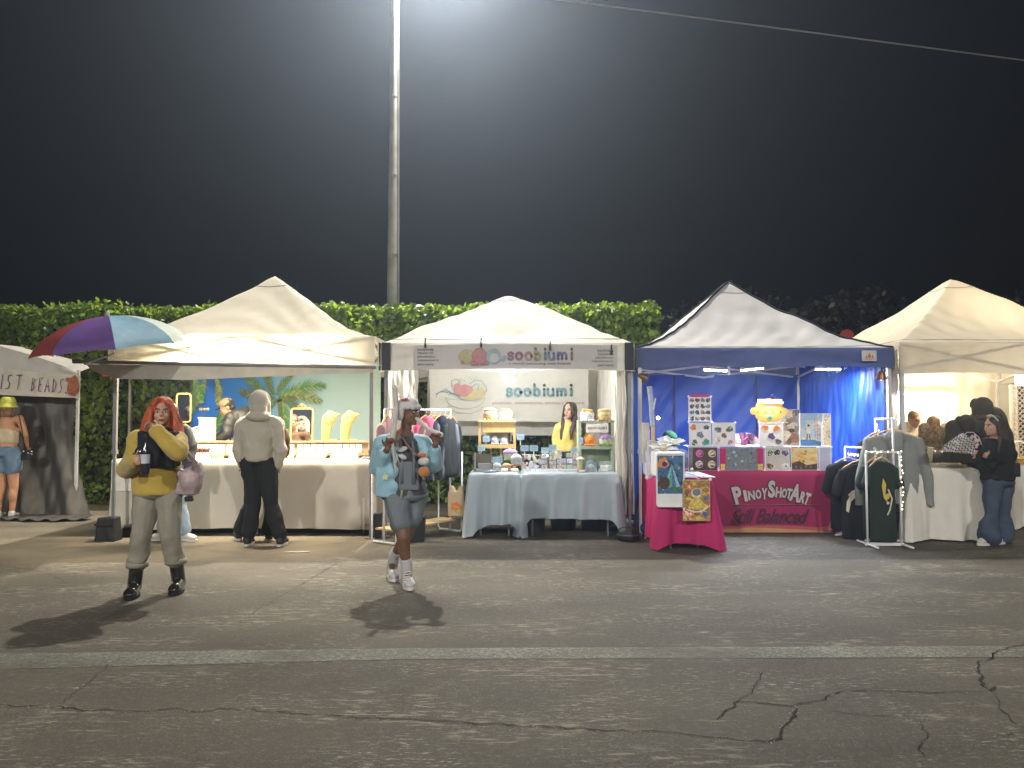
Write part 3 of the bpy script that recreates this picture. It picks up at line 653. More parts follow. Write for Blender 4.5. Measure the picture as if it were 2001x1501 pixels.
def bulb(label, p, r, power, col, es, tent_=None):
    t = thing('round_light', label, 'light', tuple(p), None); p = Vector(p)
    part('housing', mat('dark light housing', (.12,.11,.1), .5), t, lambda b: b.lathe([(r*.5,.05),(r*.95,.03),(r,.0),(r,-.012)], p, 20))
    part('diffuser', mat('bulb glow %g' % es, (1,1,1), .4, emit=es, ecol=col, var=0), t, lambda b: b.ell(p-Vector((0,0,.012)), (r*.93,r*.93,.028)))
    part('cord', black_trim, t, lambda b: b.cyl(p+Vector((0,0,.05)), p+Vector((0,0,.2)), .004)); lamp('POINT', 'bulb_light', p-Vector((0,0,.09)), power, col, t, size=.05); return t
bulb('round white puck light hanging under the plush stall banner', W(998,727,9.6), .065, 120, (1,.98,.93), 14)
bulb('small warm bulb under the awning strip beside the gold rimmed mirror', W(339,735,9.3), .03, 8, warm, 30)
def clamp_light(label, p, power, aim, es):
    t = thing('clamp_light', label, 'light', tuple(p), 'clip lights on the blue tent legs'); p = Vector(p); d = (Vector(aim)-p).normalized(); q = d.to_track_quat('Z','Y').to_matrix()
    def sh(b):
        n = 14; vs = []; pr_ = [(.018,-.07),(.035,-.05),(.05,.0),(.07,.035)]
        for r_, z in pr_:
            for k in range(n): vs.append(p+q@Vector((r_*math.cos(6.283*k/n), r_*math.sin(6.283*k/n), z)))
        b.add(vs, [(i*n+k, i*n+(k+1)%n, (i+1)*n+(k+1)%n, (i+1)*n+k) for i in range(3) for k in range(n)]+[tuple(range(n-1,-1,-1))])
    part('shade', mat('copper shade', (.25,.12,.07), .35, .8), t, sh, True)
    part('bulb', mat('clip bulb', (1,1,1), .4, emit=es, ecol=(1,.9,.75), var=0), t, lambda b: b.ell(p+d*.02, (.028,.028,.028)))
    part('clip', black_trim, t, lambda b: b.tube([p-d*.07, p-d*.09+Vector((0,0,.06)), p+Vector((.0,0,.12))], .009, 6))
    if power: lamp('SPOT', 'clip_light', p+d*.06, power, (1,.92,.8), t, size=.03, spot=110, rot=d.to_track_quat('-Z','Y').to_euler())
clamp_light('clip-on lamp with copper shade at the right front leg of the blue tent', W(1722,735,9.2), 30, W(1700,1000,9.6), 25)
clamp_light('clip-on lamp with copper shade at the left front leg of the blue tent', W(1256,737,9.2), 0, W(1300,760,9.3), 0.5)
sp = thing('spot_light', 'tiny white spot light glaring by the left wall of the blue tent', 'light', tuple(W(1286,817,10.8)))
part('bulb', mat('spot bulb', (1,1,1), .4, emit=40, ecol=(1,.95,.85), var=0), sp, lambda b: b.ell(W(1286,817,10.8), (.022,.022,.022)))
part('clip', black_trim, sp, lambda b: b.box(W(1286,817,10.86), (.04,.05,.05))); lamp('POINT', 'spot_glow', W(1286,817,10.75), 6, (1,.95,.85), sp, size=.02)
# tent 4 tube light and neon lettering
tb = thing('tube_light', 'bright tube light along the back wall of the right-hand cream tent', 'light', tuple(W(1805,770,11.9)))
part('tube', mat('tube glow', (1,1,1), .4, emit=26, ecol=(1,.86,.62), var=0), tb, lambda b: b.cyl(W(1765,771,11.9), W(1852,774,11.9), .016))
part('fixture', mat('light housing', (.5,.5,.5), .5), tb, lambda b: b.box(W(1809,768,11.93), (.74,.05,.03)))
lamp('AREA', 'tube_light_source', W(1808,779,11.84), 26, (1,.84,.58), tb, size=.7, sy=.05, rot=(R(35),0,0)); lamp('AREA', 'tube_wall_light', W(1808,777,11.8), 22, (1,.86,.62), tb, size=.7, sy=.05, rot=(R(100),0,0))
lamp('POINT', 'canopy_fill_light', (T4X+.3,10.6,2.0), 125, (1,.82,.56), tb, size=.08)  # light without a fixture, added to brighten the tent interior
# ================================================================== soft bodies: fused rounded volumes
def blob(name, m, parent, fn, vox=.012, sm=4, wr=None, post=None, keep_local=False, mats=None, pick=None):
    b = MB(); fn(b); me = bpy.data.meshes.new('raw'); me.from_pydata(b.v, [], b.f); me.update()
    bm = bmesh.new(); bm.from_mesh(me); bmesh.ops.recalc_face_normals(bm, faces=bm.faces); bm.to_mesh(me); bm.free()
    o = bpy.data.objects.new('raw', me); COL.objects.link(o)
    r = o.modifiers.new('r', 'REMESH'); r.mode = 'VOXEL'; r.voxel_size = vox; r.use_smooth_shade = True
    if sm: s = o.modifiers.new('s', 'SMOOTH'); s.factor = .5; s.iterations = sm
    dg = bpy.context.evaluated_depsgraph_get(); e = o.evaluated_get(dg); out = bpy.data.meshes.new_from_object(e)
    bpy.data.objects.remove(o); bpy.data.meshes.remove(me)
    n = len(out.vertices); co = np.empty(n*3); out.vertices.foreach_get('co', co); co = co.reshape(-1,3)
    if wr:
        no = np.empty(n*3); out.vertices.foreach_get('normal', no); no = no.reshape(-1,3)
        for amp, freq, sc_, seed in wr:
            d = wav(co*np.array(sc_), seed, freq, 2); d = 1-2*np.abs(d) if amp < 0 else d
            co = co+no*(abs(amp)*d)[:,None]
    if post: co = post(co)
    if parent is not None and not keep_local: co = co-np.array(origin(parent))
    out.vertices.foreach_set('co', co.reshape(-1)); out.update(); out.name = name
    out.materials.clear()
    return link_mesh(name, out, mats or m, parent, True)
ORD = ['first','second','third','fourth','fifth','sixth','seventh','eighth','ninth','tenth','eleventh','twelfth','thirteenth','fourteenth','fifteenth','sixteenth','seventeenth','eighteenth','nineteenth','twentieth']
def PB(px0, py0, px1, py1, Y, d):
    """centre and size of a box whose front face, Y metres away, fills that pixel rectangle; it is d deep"""
    a = W(px0, py0, Y); c = W(px1, py1, Y); return Vector(((a.x+c.x)/2, Y+d/2, (a.z+c.z)/2)), (abs(c.x-a.x), d, abs(a.z-c.z))
def Z(py, Y): return W(1000, py, Y).z

# ---- cloth-covered tables
def table_cloth(name, label, x0, x1, y0, y1, zt, m, drop, folds=10, amp=.02, flare=.05, corner=.10, seed=1, cat='tablecloth', group=None, prints=None, rag=.012, r=.02, per=260):
    """one sheet: flat top, rounded edge, folded skirt; drop(x, y, side) gives how far it hangs"""
    rr = random.Random(seed); ph = [rr.random()*6.3 for _ in range(8)]; cx, cy = (x0+x1)/2, (y0+y1)/2; w, d = x1-x0, y1-y0; Lp = 2*(w+d)
    t = thing(name, label, cat, (cx, cy, 0), group)
    def peri(s):
        q = s*Lp
        if q < w: p = (x0+q, y0); n = (0,-1); side = 'front'; e = min(q, w-q)
        elif q < w+d: q -= w; p = (x1, y0+q); n = (1,0); side = 'right'; e = min(q, d-q)
        elif q < 2*w+d: q -= w+d; p = (x1-q, y1); n = (0,1); side = 'back'; e = min(q, w-q)
        else: q -= 2*w+d; p = (x0, y1-q); n = (-1,0); side = 'left'; e = min(q, d-q)
        k = max(0, 1-e/.12); c = Vector((p[0]-cx, p[1]-cy)); dg_ = Vector((1 if c.x > 0 else -1, 1 if c.y > 0 else -1)).normalized()
        nn = Vector(n).lerp(dg_, k*.5 if k < 1 else .5).normalized(); return Vector(p), nn, side, k
    def fn(u, v):
        s = u % 1.0; p, n, side, k = peri(s)
        if v < .25: f = v/.25; q = Vector((cx,cy)).lerp(p, f); return (q.x, q.y, zt+.002*math.sin(q.x*9+q.y*5)-(.004 if f > .97 else 0))
        f = (v-.25)/.75; dr = drop(p.x, p.y, side)+corner*k*k; S = s*Lp
        fo = amp*f**.8*(math.sin(S*folds*3.6+ph[0]+.9*math.sin(S*2.1+ph[1]))+.55*math.sin(S*folds*7.8+ph[2]+1.2*f)+.4*math.sin(S*folds*1.6+ph[3]))
        out = r*min(1, f*8)**.5+flare*f*(.35+.65*k)+fo+k*flare*f
        z = zt-.004-dr*f+(rag*math.sin(S*folds*.8+ph[4])*f)
        return (p.x+n.x*out, p.y+n.y*out, max(z, .012+.01*math.sin(S*30)))
    b = MB(); b.grid(fn, per, 26, closed=True); b.build('cloth', m, t, True); return t
def folding_table(label, x0, x1, y0, y1, zt, group='folding tables under the cloths'):
    t = thing('folding_table', label, 'table', ((x0+x1)/2, (y0+y1)/2, 0), group); tm = mat('table top plastic', (.5,.49,.46), .6)
    part('table_top', tm, t, lambda b: b.rbox(((x0+x1)/2,(y0+y1)/2,zt-.028), (x1-x0-.01,y1-y0-.01,.04), .03, axis=2))
    for sx in (x0+.12, x1-.12):
        for sy in (y0+.07, y1-.07): part('leg', steelg, t, lambda b: b.cyl((sx,sy,0),(sx,sy,zt-.05),.014))
    return t
# ================================================================== stall at the far left edge
sl = thing('bead_stall', 'pale sagging bead stall tent with hand-lettered banner, cut off by the left edge', 'tent', (X(-120,11.0),11.6,0))
rw = mat('stall white cloth', (.50,.48,.44), .8, bump=.3, bs=10, trans=.2); dk = mat('black tarp', (.060,.056,.050), .50, var=.15, vs=3, bump=.35, bs=5, bd=.01, spec=.4)
xs0, xs1 = X(-330,11.0), X(155,11.0); zc = W(0,729,11).z
def sroof(u, v):
    x = xs0+(xs1-xs0)*u; y = 10.95+1.6*v; f = 1-abs(2*u-1); z = zc+.10+ (.52)*f**1.25*(1-abs(2*v-1)*.25)-(.10*(1-v) if False else 0)-.02*math.sin(u*30)*math.sin(v*9)
    z = zc+(.50*(1-abs(2*u-1))**1.2)*(.25+.75*min(1,v*2))+.16*min(1,v*3)*(1-f)+.008*math.sin(u*40+v*7); return (x, y, z)
part('canopy', rw, sl, lambda b: b.grid(sroof, 60, 24), True)
def sfr(u, v):
    x = xs0+(xs1-xs0)*u; f = 1-abs(2*u-1); top = W(0,729-55*min(1,(1-u)*3.0)**.8,10.95).z; z = top+(W(0,736,10.95).z-.0-top)*v; return (x, 10.94-.02*math.sin(v*3)-.01*math.sin(x*14+v*4), z)
part('front_valance', rw, sl, lambda b: b.grid(sfr, 60, 8), True)
for x in (xs0+.03, xs1-.02):
    for y in (11.0, 12.5): part('leg', steel, sl, lambda b: b.box((x,y,1.05),(.035,.035,2.1)))
bn = thing('lettered_banner', 'cream banner with thin purple hand lettering and a brown picture patch at its end', 'banner', (X(30,10.9),10.9,0))
bx0_, bx1_ = X(-330,10.88), X(156,10.88); bz = lambda x: 0
def bfn(u, v):
    x = bx0_+(bx1_-bx0_)*u; px = 1000.5+x/10.88*FPX; t_ = 716+18*min(1,max(0,(px+30)/170))**.9; b_ = 772+6*(px/156 if px > 0 else 0)
    p = W(px, t_+(b_-t_)*v, 10.88); return (p.x, 10.88+.012*math.sin(x*11+v*3), p.z)
part('cloth', mat('banner cream', (.58,.54,.46), .8, bump=.2, bs=12), bn, lambda b: b.grid(bfn, 50, 6), True)
pr = Print(W(0,775,10.86)); k_ = 10.86/FPX; pl = mat('banner purple ink', (.14,.02,.13), .6); LB = {
 'A': [[(0,0),(.5,1),(1,0)],[(.2,.4),(.8,.4)]], 'L': [[(0,1),(0,0),(.8,0)]], 'I': [[(.3,1),(.2,0)]], 'S': [[(.9,1),(.3,.95),(.25,.6),(.6,.4),(.5,.05),(0,0)]], 'T': [[(0,1),(1,1)],[(.5,1),(.4,0)]],
 'B': [[(.1,0),(.2,1),(.8,.85),(.25,.55),(.8,.3),(.1,0)]], 'E': [[(.9,1),(.2,1),(.1,0),(.8,0)],[(.15,.5),(.7,.5)]], 'D': [[(.1,0),(.2,1),(.9,.6),(.7,.1),(.1,0)]], 'M': [[(0,0),(.2,1),(.5,.3),(.8,1),(.9,0)]]}
def hand(word, px, py, w, h, gap, slope=0):
    x = px
    for c in word:
        for st in LB[c]: pr.line([((x+a*w+b*2-0)*k_, (775-py-(x-px)*slope+b*h)*k_) for a, b in st], 1.6*k_, pl)
        x += gap*(.62 if c == 'I' else 1)
hand('MIST', -20, 759, 11, 27, 19, .02); hand('BEADS', 60, 764, 8, 26, 13.6, .05)
pr.blob((143*k_, 20*k_), 11*k_, mat('banner picture brown', (.30,.10,.05), .7, var=.4, vs=30), 22*k_, 3, .2); pr.blob((135*k_, 33*k_), 7*k_, mat('banner picture brown', (.3,.1,.05)), 5*k_, 4, .3)
pr.disc((128*k_, 8*k_), 1.5*k_, pl); pr.build('lettering', bn)
# dark tarp walls with deep folds, spreading on the ground
tw = thing('dark_tarp', 'black plastic tarp hanging in deep folds from the bead stall and spreading on the ground', 'tarp', (X(110,11.3),11.3,0))
def tarp(u, v):
    Y = 11.1-.35*v*math.sin(u*2.4); pxl = -60; pxr = 156+(48*max(0,v-.45)**1.3*2.0); px = pxl+(pxr-pxl)*u; e = v**.7
    f = .07*e*(math.sin((px-75*v)*.075+1)+.45*math.sin((px-95*v)*.15+2)+.14*math.sin((px+40*v)*.29))
    p = W(px, 777+(1001-777)*v, 11.3); return (p.x, 11.15-f-.25*v*v, max(.012, 2.03*(1-v)**.97+.01))
part('sheet', dk, tw, lambda b: b.grid(tarp, 110, 44), True)
def tfoot(u, v): px = 30+170*u; return (X(px,11.0)+.02*v, 10.88-.38*v*(.35+.65*math.sin(u*2.2+.3))-.02*math.sin(u*20), .02+.05*abs(math.sin(u*16+v*4))*(1-v)+.015*math.sin(u*34+v*6)+.012)
part('ground_flap', dk, tw, lambda b: b.grid(tfoot, 60, 10), True)
tag(part('back_tarp', mat('dark plastic', (.05,.045,.04), .55, bump=.3, bs=8), None, lambda b: b.grid(lambda u, v: (X(-330,12.4)+(X(95,12.4)-X(-330,12.4))*u, 12.4+.05*math.sin(u*22), 2.1*(1-v)), 50, 4), True), 'dark plastic back wall inside the bead stall', 'tarp')
bs_ = thing('bead_table', 'dark covered table of beads inside the left edge stall', 'table', (X(-60,11.9),11.9,0))
part('cloth', mat('dark table cloth', (.03,.03,.035), .8), bs_, lambda b: b.box((X(-90,11.9),11.95,.4),(1.7,.5,.8)))
part('top', mat('table top plastic', (.5,.49,.46), .6), bs_, lambda b: b.box((X(-90,11.9),11.95,.815),(1.75,.55,.03)))
lamp('POINT', 'stall_bulb', (X(-90,11.6),11.6,1.95), 40, (1,.78,.48), sl, size=.05)  # added light with no fixture, beyond the left edge of view

# ================================================================== jewellery counter (left tent)
beige = cloth('counter cloth linen', (.55,.52,.45), var=.05, vs=3, bump=.35, bs=160)
C0, C1, CZ = X(226,9.38), X(733,9.38), .905
table_cloth('counter_cloth', 'long plain beige cloth covering the tall jewellery counter nearly to the ground', C0, C1, 9.38, 10.2, CZ, beige, lambda x,y,s: CZ-.085 if s == 'front' else CZ-.06, folds=2.3, amp=.016, flare=.03, corner=.02, seed=5, rag=.01, per=340)
for i, (a, b_) in enumerate(((C0,(C0+C1)/2),((C0+C1)/2,C1))): folding_table('tall folding table, %s half of the jewellery counter' % ('left','right')[i], a+.02, b_-.02, 9.4, 10.18, CZ-.006)
# papery cloth thrown over the left corner
def pc(u, v):
    x = C0-.015+(X(300,9.36)-C0)*u; s = v*.62
    return (x, 9.36+.25-s if s < .25 else 9.345-.008*math.sin(u*9)-.01*(s-.25), CZ+.012 if s < .25 else CZ+.012-(s-.25)-.01*math.sin(u*3))
o = thing('printed_sheet', 'white sheet with faint sketches thrown over the left corner of the beige counter', 'sheet', (X(262,9.35),9.35,0))
part('paper', mat('sheet white', (.74,.72,.66), .7, bump=.2, bs=12), o, lambda b: b.grid(pc, 16, 20), True)
pr = Print((X(240,9.33),9.325,.60)); gi = mat('faint grey ink', (.45,.45,.45), .7)
for q in range(5): pr.line([(.05+.045*q+.02*math.sin(j*2.1+q), .05+.02*j+.01*math.cos(j*3+q)) for j in range(8)], .004, gi)
pr.build('sketches', o)
# riser with cards
RY, RZ = 9.92, 1.12; rx0, rx1 = X(366,RY), X(722,RY)
rs = thing('display_riser', 'long pale wooden riser standing at the back of the jewellery counter', 'riser', ((rx0+rx1)/2, RY, CZ)); rwood = mat('riser wood', (.42,.31,.19), .55, var=.2, vs=14)
part('back_board', rwood, rs, lambda b: b.box(((rx0+rx1)/2, RY+.03, (CZ+RZ)/2), (rx1-rx0,.02,RZ-CZ)))
part('top_board', rwood, rs, lambda b: b.box(((rx0+rx1)/2, RY+.07, RZ-.008), (rx1-rx0+.03,.16,.022)))
part('ledge', rwood, rs, lambda b: b.box(((rx0+rx1)/2, RY-.045, CZ+.045), (rx1-rx0,.11,.018)))
part('end_board', rwood, rs, lambda b: b.box((rx1+.005, RY+.05, (CZ+RZ)/2), (.02,.14,RZ-CZ)))
cardm = mat('white card', (.8,.78,.72), .6); dots = [mat('ear jet', (.03,.03,.03), .3), mat('ear gold', (.6,.4,.12), .3, .8), mat('ear silver', (.5,.5,.5), .3, .8)]
def card(px, py, Y, w, h, label, mi, grp, lean=.25, kind='card'):
    p = W(px, py, Y); t = thing(kind, label, 'card', (p.x, Y, p.z), grp); E = Euler((-lean, 0, 0)).to_matrix()
    part('backing', cardm, t, lambda b: b.box(p, (w, .004, h), E))
    pr = Print(p+E@Vector((-w/2, -.003, -h/2)), (1,0,0), E@Vector((0,0,1)))
    for s in (-.18, .18): pr.disc((w/2+w*s, h*.55), .008, dots[mi], n=8); pr.line([(w/2+w*s, h*.55), (w/2+w*s, h*.36)], .004, dots[mi])
    pr.build('earrings', t); return t
xs_ = [371,384,397,409,421,434,448, 557,569,586.5,599.5,612.5,625.5,638,650,662.5,675.5,688.5,701]
for i, px in enumerate(xs_):
    card(px, 876.5, RY-.05, .068, .105, ('%s upright white earring card from the left along the counter riser' % ORD[i]), [1,2,0,0][i%4] if i else 1, 'earring cards on the riser')
for i, (px, py) in enumerate(((383,892),(395,893),(407,891),(453,891))): card(px, py, 9.6, .06, .085, ('white card lying in the front row, %s from the left' % ORD[i]), 2, 'front row cards', .5)
# dark bangles on a rod
bg = thing('bangle_rod', 'rod of dark red and black bangles before the left-hand cards', 'jewellery', tuple(W(392,884,9.75)))
part('rod', steelg, bg, lambda b: b.cyl(W(372,880,9.75), W(410,881,9.75), .006)); bm_ = [mat('bangle dark', (.04,.02,.02), .4), mat('bangle red', (.18,.03,.03), .4)]
for k in range(9): part('bangle', bm_[k%2], bg, lambda b: b.cyl(W(373+4.2*k,880,9.75), W(375.4+4.2*k,880,9.75), .026, n=14))
for k in (375,395,409): part('support', steelg, bg, lambda b: b.cyl(W(k,881,9.76), W(k,881,9.76)*1-Vector((0,0,W(k,881,9.76).z-CZ)), .005))
# trays and stands on the counter front
tray = mat('tray cream', (.62,.56,.42), .6); pearl = mat('pearl beads', (.7,.62,.45), .35)
def tray_(px0, px1, label, Y=9.62, rows=2):
    c, d = PB(px0, 885, px1, 897.5, Y, .16); t = thing('ring_tray', label, 'tray', (c.x, c.y, CZ), 'jewellery trays'); c.z = CZ+.035; E = Euler((R(25),0,0)).to_matrix()
    part('tray', tray, t, lambda b: b.box(c, (d[0], .17, .03), E)); part('front_lip', tray, t, lambda b: b.box((c.x, c.y-.085, CZ+.012), (d[0],.012,.024)))
    n = int(d[0]/.022); bb = MB()
    for r_ in range(rows):
        for k in range(n): bb.ell(c+E@Vector((-d[0]/2+.012+k*.022, -.04+.07*r_, .022)), (.009,.009,.009), nu=6, nv=4)
    tag(bb.build('rings', pearl, t), kind='stuff')
tray_(553,571,'small cream tray of rings just right of the grey hooded customer'); tray_(577,634,'long cream tray of pearl beads in front of the earring cards')
def wedge(px0, px1, label):
    c, d = PB(px0, 881, px1, 898, 9.56, .14); t = thing('ring_stand', label, 'stand', (c.x, c.y, CZ), 'white sloping stands'); z0, z1 = CZ+.003, CZ+.105; x0, x1 = c.x-d[0]/2, c.x+d[0]/2
    part('block', cardm, t, lambda b: b.add([(x0,9.56,z0),(x1,9.56,z0),(x1+.0,9.72,z0),(x0,9.72,z0),(x0+.045,9.64,z1),(x1-.01,9.64,z1),(x1-.01,9.70,z1),(x0+.045,9.70,z1)], [(3,2,1,0),(4,5,6,7),(0,1,5,4),(1,2,6,5),(2,3,7,6),(3,0,4,7)]))
    part('ring', dots[1], t, lambda b: b.tube([((x0+x1)/2+.02+.012*math.cos(a), 9.60, z0+.06+.012*math.sin(a)) for a in [k*.52 for k in range(12)]], .002, 5, closed=True))
wedge(643,664,'white sloping ring stand, left of the pair on the counter'); wedge(662,697,'wider white sloping ring stand at the right of the counter')
tag(part('phone', mat('pale blue case', (.35,.45,.65), .4), None, lambda b: b.rbox(PB(705,891,722,896,9.6,.09)[0]*1+Vector((0,0,-W(700,893,9.6).z+CZ+.02)), (.10,.16,.02), .015, axis=2)), 'pale blue phone lying at the right end of the counter', 'phone')
part_ = thing('folded_cards', 'stack of folded white papers on the counter beside the grey hooded customer', 'papers', tuple(W(427,892,9.6)))
for k in range(4): part('sheet', cardm, part_, lambda b: b.box((X(425,9.6)+.006*k, 9.62, CZ+.012+.018*k), (.12,.1,.014), (0,0,.1*k)))
# display blocks at the left end
wh = mat('display white', (.72,.68,.6), .6)
db = thing('display_block', 'tall white display box with a sloped step at the left end of the riser', 'display', tuple(W(398,862,10.02)))
c, d = PB(389,818,410,863,10.0,.2); part('tower', wh, db, lambda b: b.rbox(c, d, .006)); part('cap', wh, db, lambda b: b.box(c+Vector((-.005,0,d[2]/2+.007)), (d[0]+.02,.21,.014), (0,R(2),0)))
c, d = PB(368,838,388,863,10.0,.18); part('step', wh, db, lambda b: b.rbox(c, d, .006)); part('step_cap', wh, db, lambda b: b.box(c+Vector((0,0,d[2]/2+.008)), (d[0]+.04,.2,.014), (0,R(-18),0)))
sc_ = thing('scroll_roll', 'cream rolled display bolster beside the white display box', 'roll', tuple(W(372,851,9.9)))
part('roll', wh, sc_, lambda b: b.cyl(W(361,850,9.9), W(381,852,9.9), .03, n=16)); part('core', beige, sc_, lambda b: b.cyl(W(381,852,9.9), W(382.5,852,9.9), .018, n=12))
def earstand(px, pyt, pyb, Y, label, n=2):
    t = thing('earring_stand', label, 'stand', tuple(W(px,pyb,Y)), 'small black earring stands')
    for k in range(n):
        x = px+(k-(n-1)/2)*5.5; a, b2 = W(x,pyb,Y), W(x,pyt,Y); part('stem', dots[0], t, lambda b: b.cyl(a, b2, .004)); part('base', dots[0], t, lambda b: b.cyl(a, a+Vector((0,0,.008)), .025, n=14))
        part('crossbar', dots[0], t, lambda b: b.cyl(b2-Vector((.045,0,0)), b2+Vector((.045,0,0)), .003)); 
        for s in (-.04,-.02,.02,.04): part('earring', dots[(k+1)%3], t, lambda b: b.ell(b2+Vector((s,0,-.02)), (.008,.005,.018), nu=8, nv=6))
earstand(399,797,816,10.08,'pair of tall thin black earring stands on top of the white display box'); earstand(557,838,862,10.0,'black earring stand on the riser beside the gold framed mirror',1)
# mirrors
gold = mat('gold frame', (.75,.50,.16), .35, .6, var=.1); mirr = mat('mirror glass', (.9,.9,.9), .02, 1, var=0)
def rr_ring(b, c, E, w, h, r, t_, dep):
    for (W_, H_, R_, s) in ((w,h,r,1),): pass
    def outl(w, h, r): return [(cx_*(w/2-r)+r*math.cos(R(a)), cz_*(h/2-r)+r*math.sin(R(a))) for cx_, cz_, a0 in ((1,1,0),(-1,1,90),(-1,-1,180),(1,-1,270)) for a in [a0+15*k for k in range(7)]]
    O = outl(w,h,r); I = outl(w-2*t_,h-2*t_,max(.005,r-t_)); n = len(O); vs = []
    for P, y in ((O,-dep),(I,-dep),(I,dep*.2),(O,dep)): vs += [c+E@Vector((x,y,z)) for x, z in P]
    fs = []
    for a in range(4):
        for i in range(n): fs.append((a*n+i, a*n+(i+1)%n, ((a+1)%4)*n+(i+1)%n, ((a+1)%4)*n+i))
    b.add(vs, fs)
def rrect(w, h, r): return [(cx_*(w/2-r)+r*math.cos(R(a)), cz_*(h/2-r)+r*math.sin(R(a))) for cx_, cz_, a0 in ((1,1,0),(-1,1,90),(-1,-1,180),(1,-1,270)) for a in [a0+15*k for k in range(7)]]
def mirror(px0, py0, px1, py1, Y, label, yaw, pitch, stand):
    c = (W(px0,py0,Y)+W(px1,py1,Y))*.5; w = abs(X(px1,Y)-X(px0,Y)); h = abs(Z(py0,Y)-Z(py1,Y)); t = thing('mirror', label, 'mirror', tuple(c), 'gold framed mirrors'); E = Euler((pitch, 0, yaw)).to_matrix()
    part('frame', gold, t, lambda b: rr_ring(b, c, E, w, h, .045, .019, .014)); part('mirror_glass', mirr, t, lambda b: b.sheet([c+E@Vector((x,.001,z)) for x, z in rrect(w-.03, h-.03, .03)], .004, E@Vector((0,1,0))))
    for a, b2, r_ in stand: part('stand', gold, t, lambda b: b.cyl(a, b2, r_, n=8))
    return c, E
# counter mirror is turned so that it shows the hooded customer standing before it
mc = (W(568,797,9.98)+W(612,865,9.98))*.5; camp = Vector((0,0,1.45)); face = Vector((-2.83, 8.62, 1.60))
nrm = ((camp-mc).normalized()+(face-mc).normalized()).normalized(); MYAW = math.atan2(nrm.x, -nrm.y); MPIT = -math.asin(nrm.z)
mirror(568,797,612,865,9.98,'gold framed mirror on the counter reflecting the hooded customer', MYAW, -MPIT*-1, [(W(577,862,10.0), W(574,868,10.06), .008), (W(603,862,10.0), W(606,868,10.06), .008)])
mirror(345,768,373,826,10.15,'dark gold framed mirror on a thin stand at the left end of the counter', R(18), 0, [(W(362,826,10.17), W(366,868,10.17), .012)])
fn_ = thing('jewellery_tree', 'gold jewellery tree whose spread tip rises behind the counter mirror', 'stand', tuple(W(590,862,10.08)))
part('stem', gold, fn_, lambda b: b.cyl(W(590,862,10.08), W(590,789,10.08), .006)); part('branch', gold, fn_, lambda b: b.tube([W(582,796,10.08),W(586,791.5,10.08),W(590,789,10.08),W(594,791.5,10.08),W(599,796,10.08)], .006, 6))
part('base', gold, fn_, lambda b: b.cyl(Vector((X(590,10.08),10.08,RZ+.003)), Vector((X(590,10.08),10.08,RZ+.012)), .05, n=18))
# necklace busts
bustm = mat('bust gold suede', (.62,.40,.13), .8, bump=.3, bs=150)
def bust(px, label, Y=10.02):
    t = thing('necklace_bust', label, 'jewellery bust', tuple(W(px-6,862,Y)), 'necklace busts'); k = Y/FPX
    prof = [(862,-17,-1),(850,-17,0),(838,-17,3),(828,-16,7),(818,-15,13),(812,-13,19),(809,-9,21),(807,-6,10),(803.5,-5,5)]
    def fn(u, v):
        i = v*(len(prof)-1); a = int(min(i, len(prof)-2)); f = i-a; py, l, r_ = [prof[a][q]*(1-f)+prof[a+1][q]*f for q in range(3)]
        cx_ = px+(l+r_)/2; hw = (r_-l)/2; an = 2*PI*u; p = W(cx_, py, Y); return (p.x+hw*k*math.cos(an), Y+.035*math.sin(an)*(1-.4*v)-.02*math.sin(v*PI*.8), p.z)
    part('bust', bustm, t, lambda b: b.grid(fn, 24, 24, closed=True).ell(W(px, 804.5, Y), (5*k,.028,2*k), nu=14, nv=6), True)
    part('foot', bustm, t, lambda b: b.box(W(px+2, 860.5, Y), (26*k,.07,.02)))
    return t
bust(645,'left necklace bust of pale gold suede, wearing a thin dark necklace'); bust(683,'right necklace bust of pale gold suede, wearing a tiny pendant')
o = thing('necklace', 'thin dark chain hanging on the left necklace bust', 'necklace', tuple(W(640,815,9.97)))
part('chain', dots[0], o, lambda b: b.tube([W(*p, 9.965) for p in ((633,812),(634,819),(637,826),(641,829),(646,824),(650,817),(652,812))], .0035, 5))
o = thing('necklace', 'tiny bright pendant on the right necklace bust', 'necklace', tuple(W(684,818,9.97)))
part('chain', dots[1], o, lambda b: b.tube([W(*p, 9.965) for p in ((676,810),(679,817),(683,820),(687,816),(690,811))], .002, 5)); part('pendant', pearl, o, lambda b: b.ell(W(683,822,9.96), (.012,.006,.014), nu=8, nv=6))
# under and beside the counter
blk = mat('black nylon', (.012,.012,.013), .6, bump=.3, bs=60)
def weightbag(px, Y, w, h, label, dx=0):
    x = X(px,Y); t = thing('weight_bag', label, 'weight bag', (x,Y,0), 'black weight bags on the tent legs')
    blob('bag', blk, t, lambda b: b.box((x,Y,h*.5),(w,.2,h),None,None,.82).box((x+w*.1,Y,h*.97),(w*.7,.15,h*.1)), .012, 3, [(.008,9,(1,1,1),3)])
    part('strap', blk, t, lambda b: b.box((x,Y-.11,h*.72),(w*.9,.012,.03)))
weightbag(218,9.0,.24,.27,'black weight bag around the front left leg of the left cream tent'); weightbag(262,9.3,.12,.14,'small slumped black bag beside the left weight bag')
bin_ = lambda px, Y, w, h, label: (lambda t, x: (part('tub', blk, t, lambda b: b.box((x,Y,h/2),(w,w*.8,h),taper=1.12)), part('rim', blk, t, lambda b: b.box((x,Y,h+.008),(w*1.16,w*.95,.02)))))(thing('black_tub', label, 'tub', (X(px,Y),Y,0)), X(px,Y))
bin_(816,8.95,.17,.27,'black tub behind the bunny hatted walker'); bin_(738,9.2,.10,.27,'black tub at the foot of the tent leg between jewellery and plush stalls')
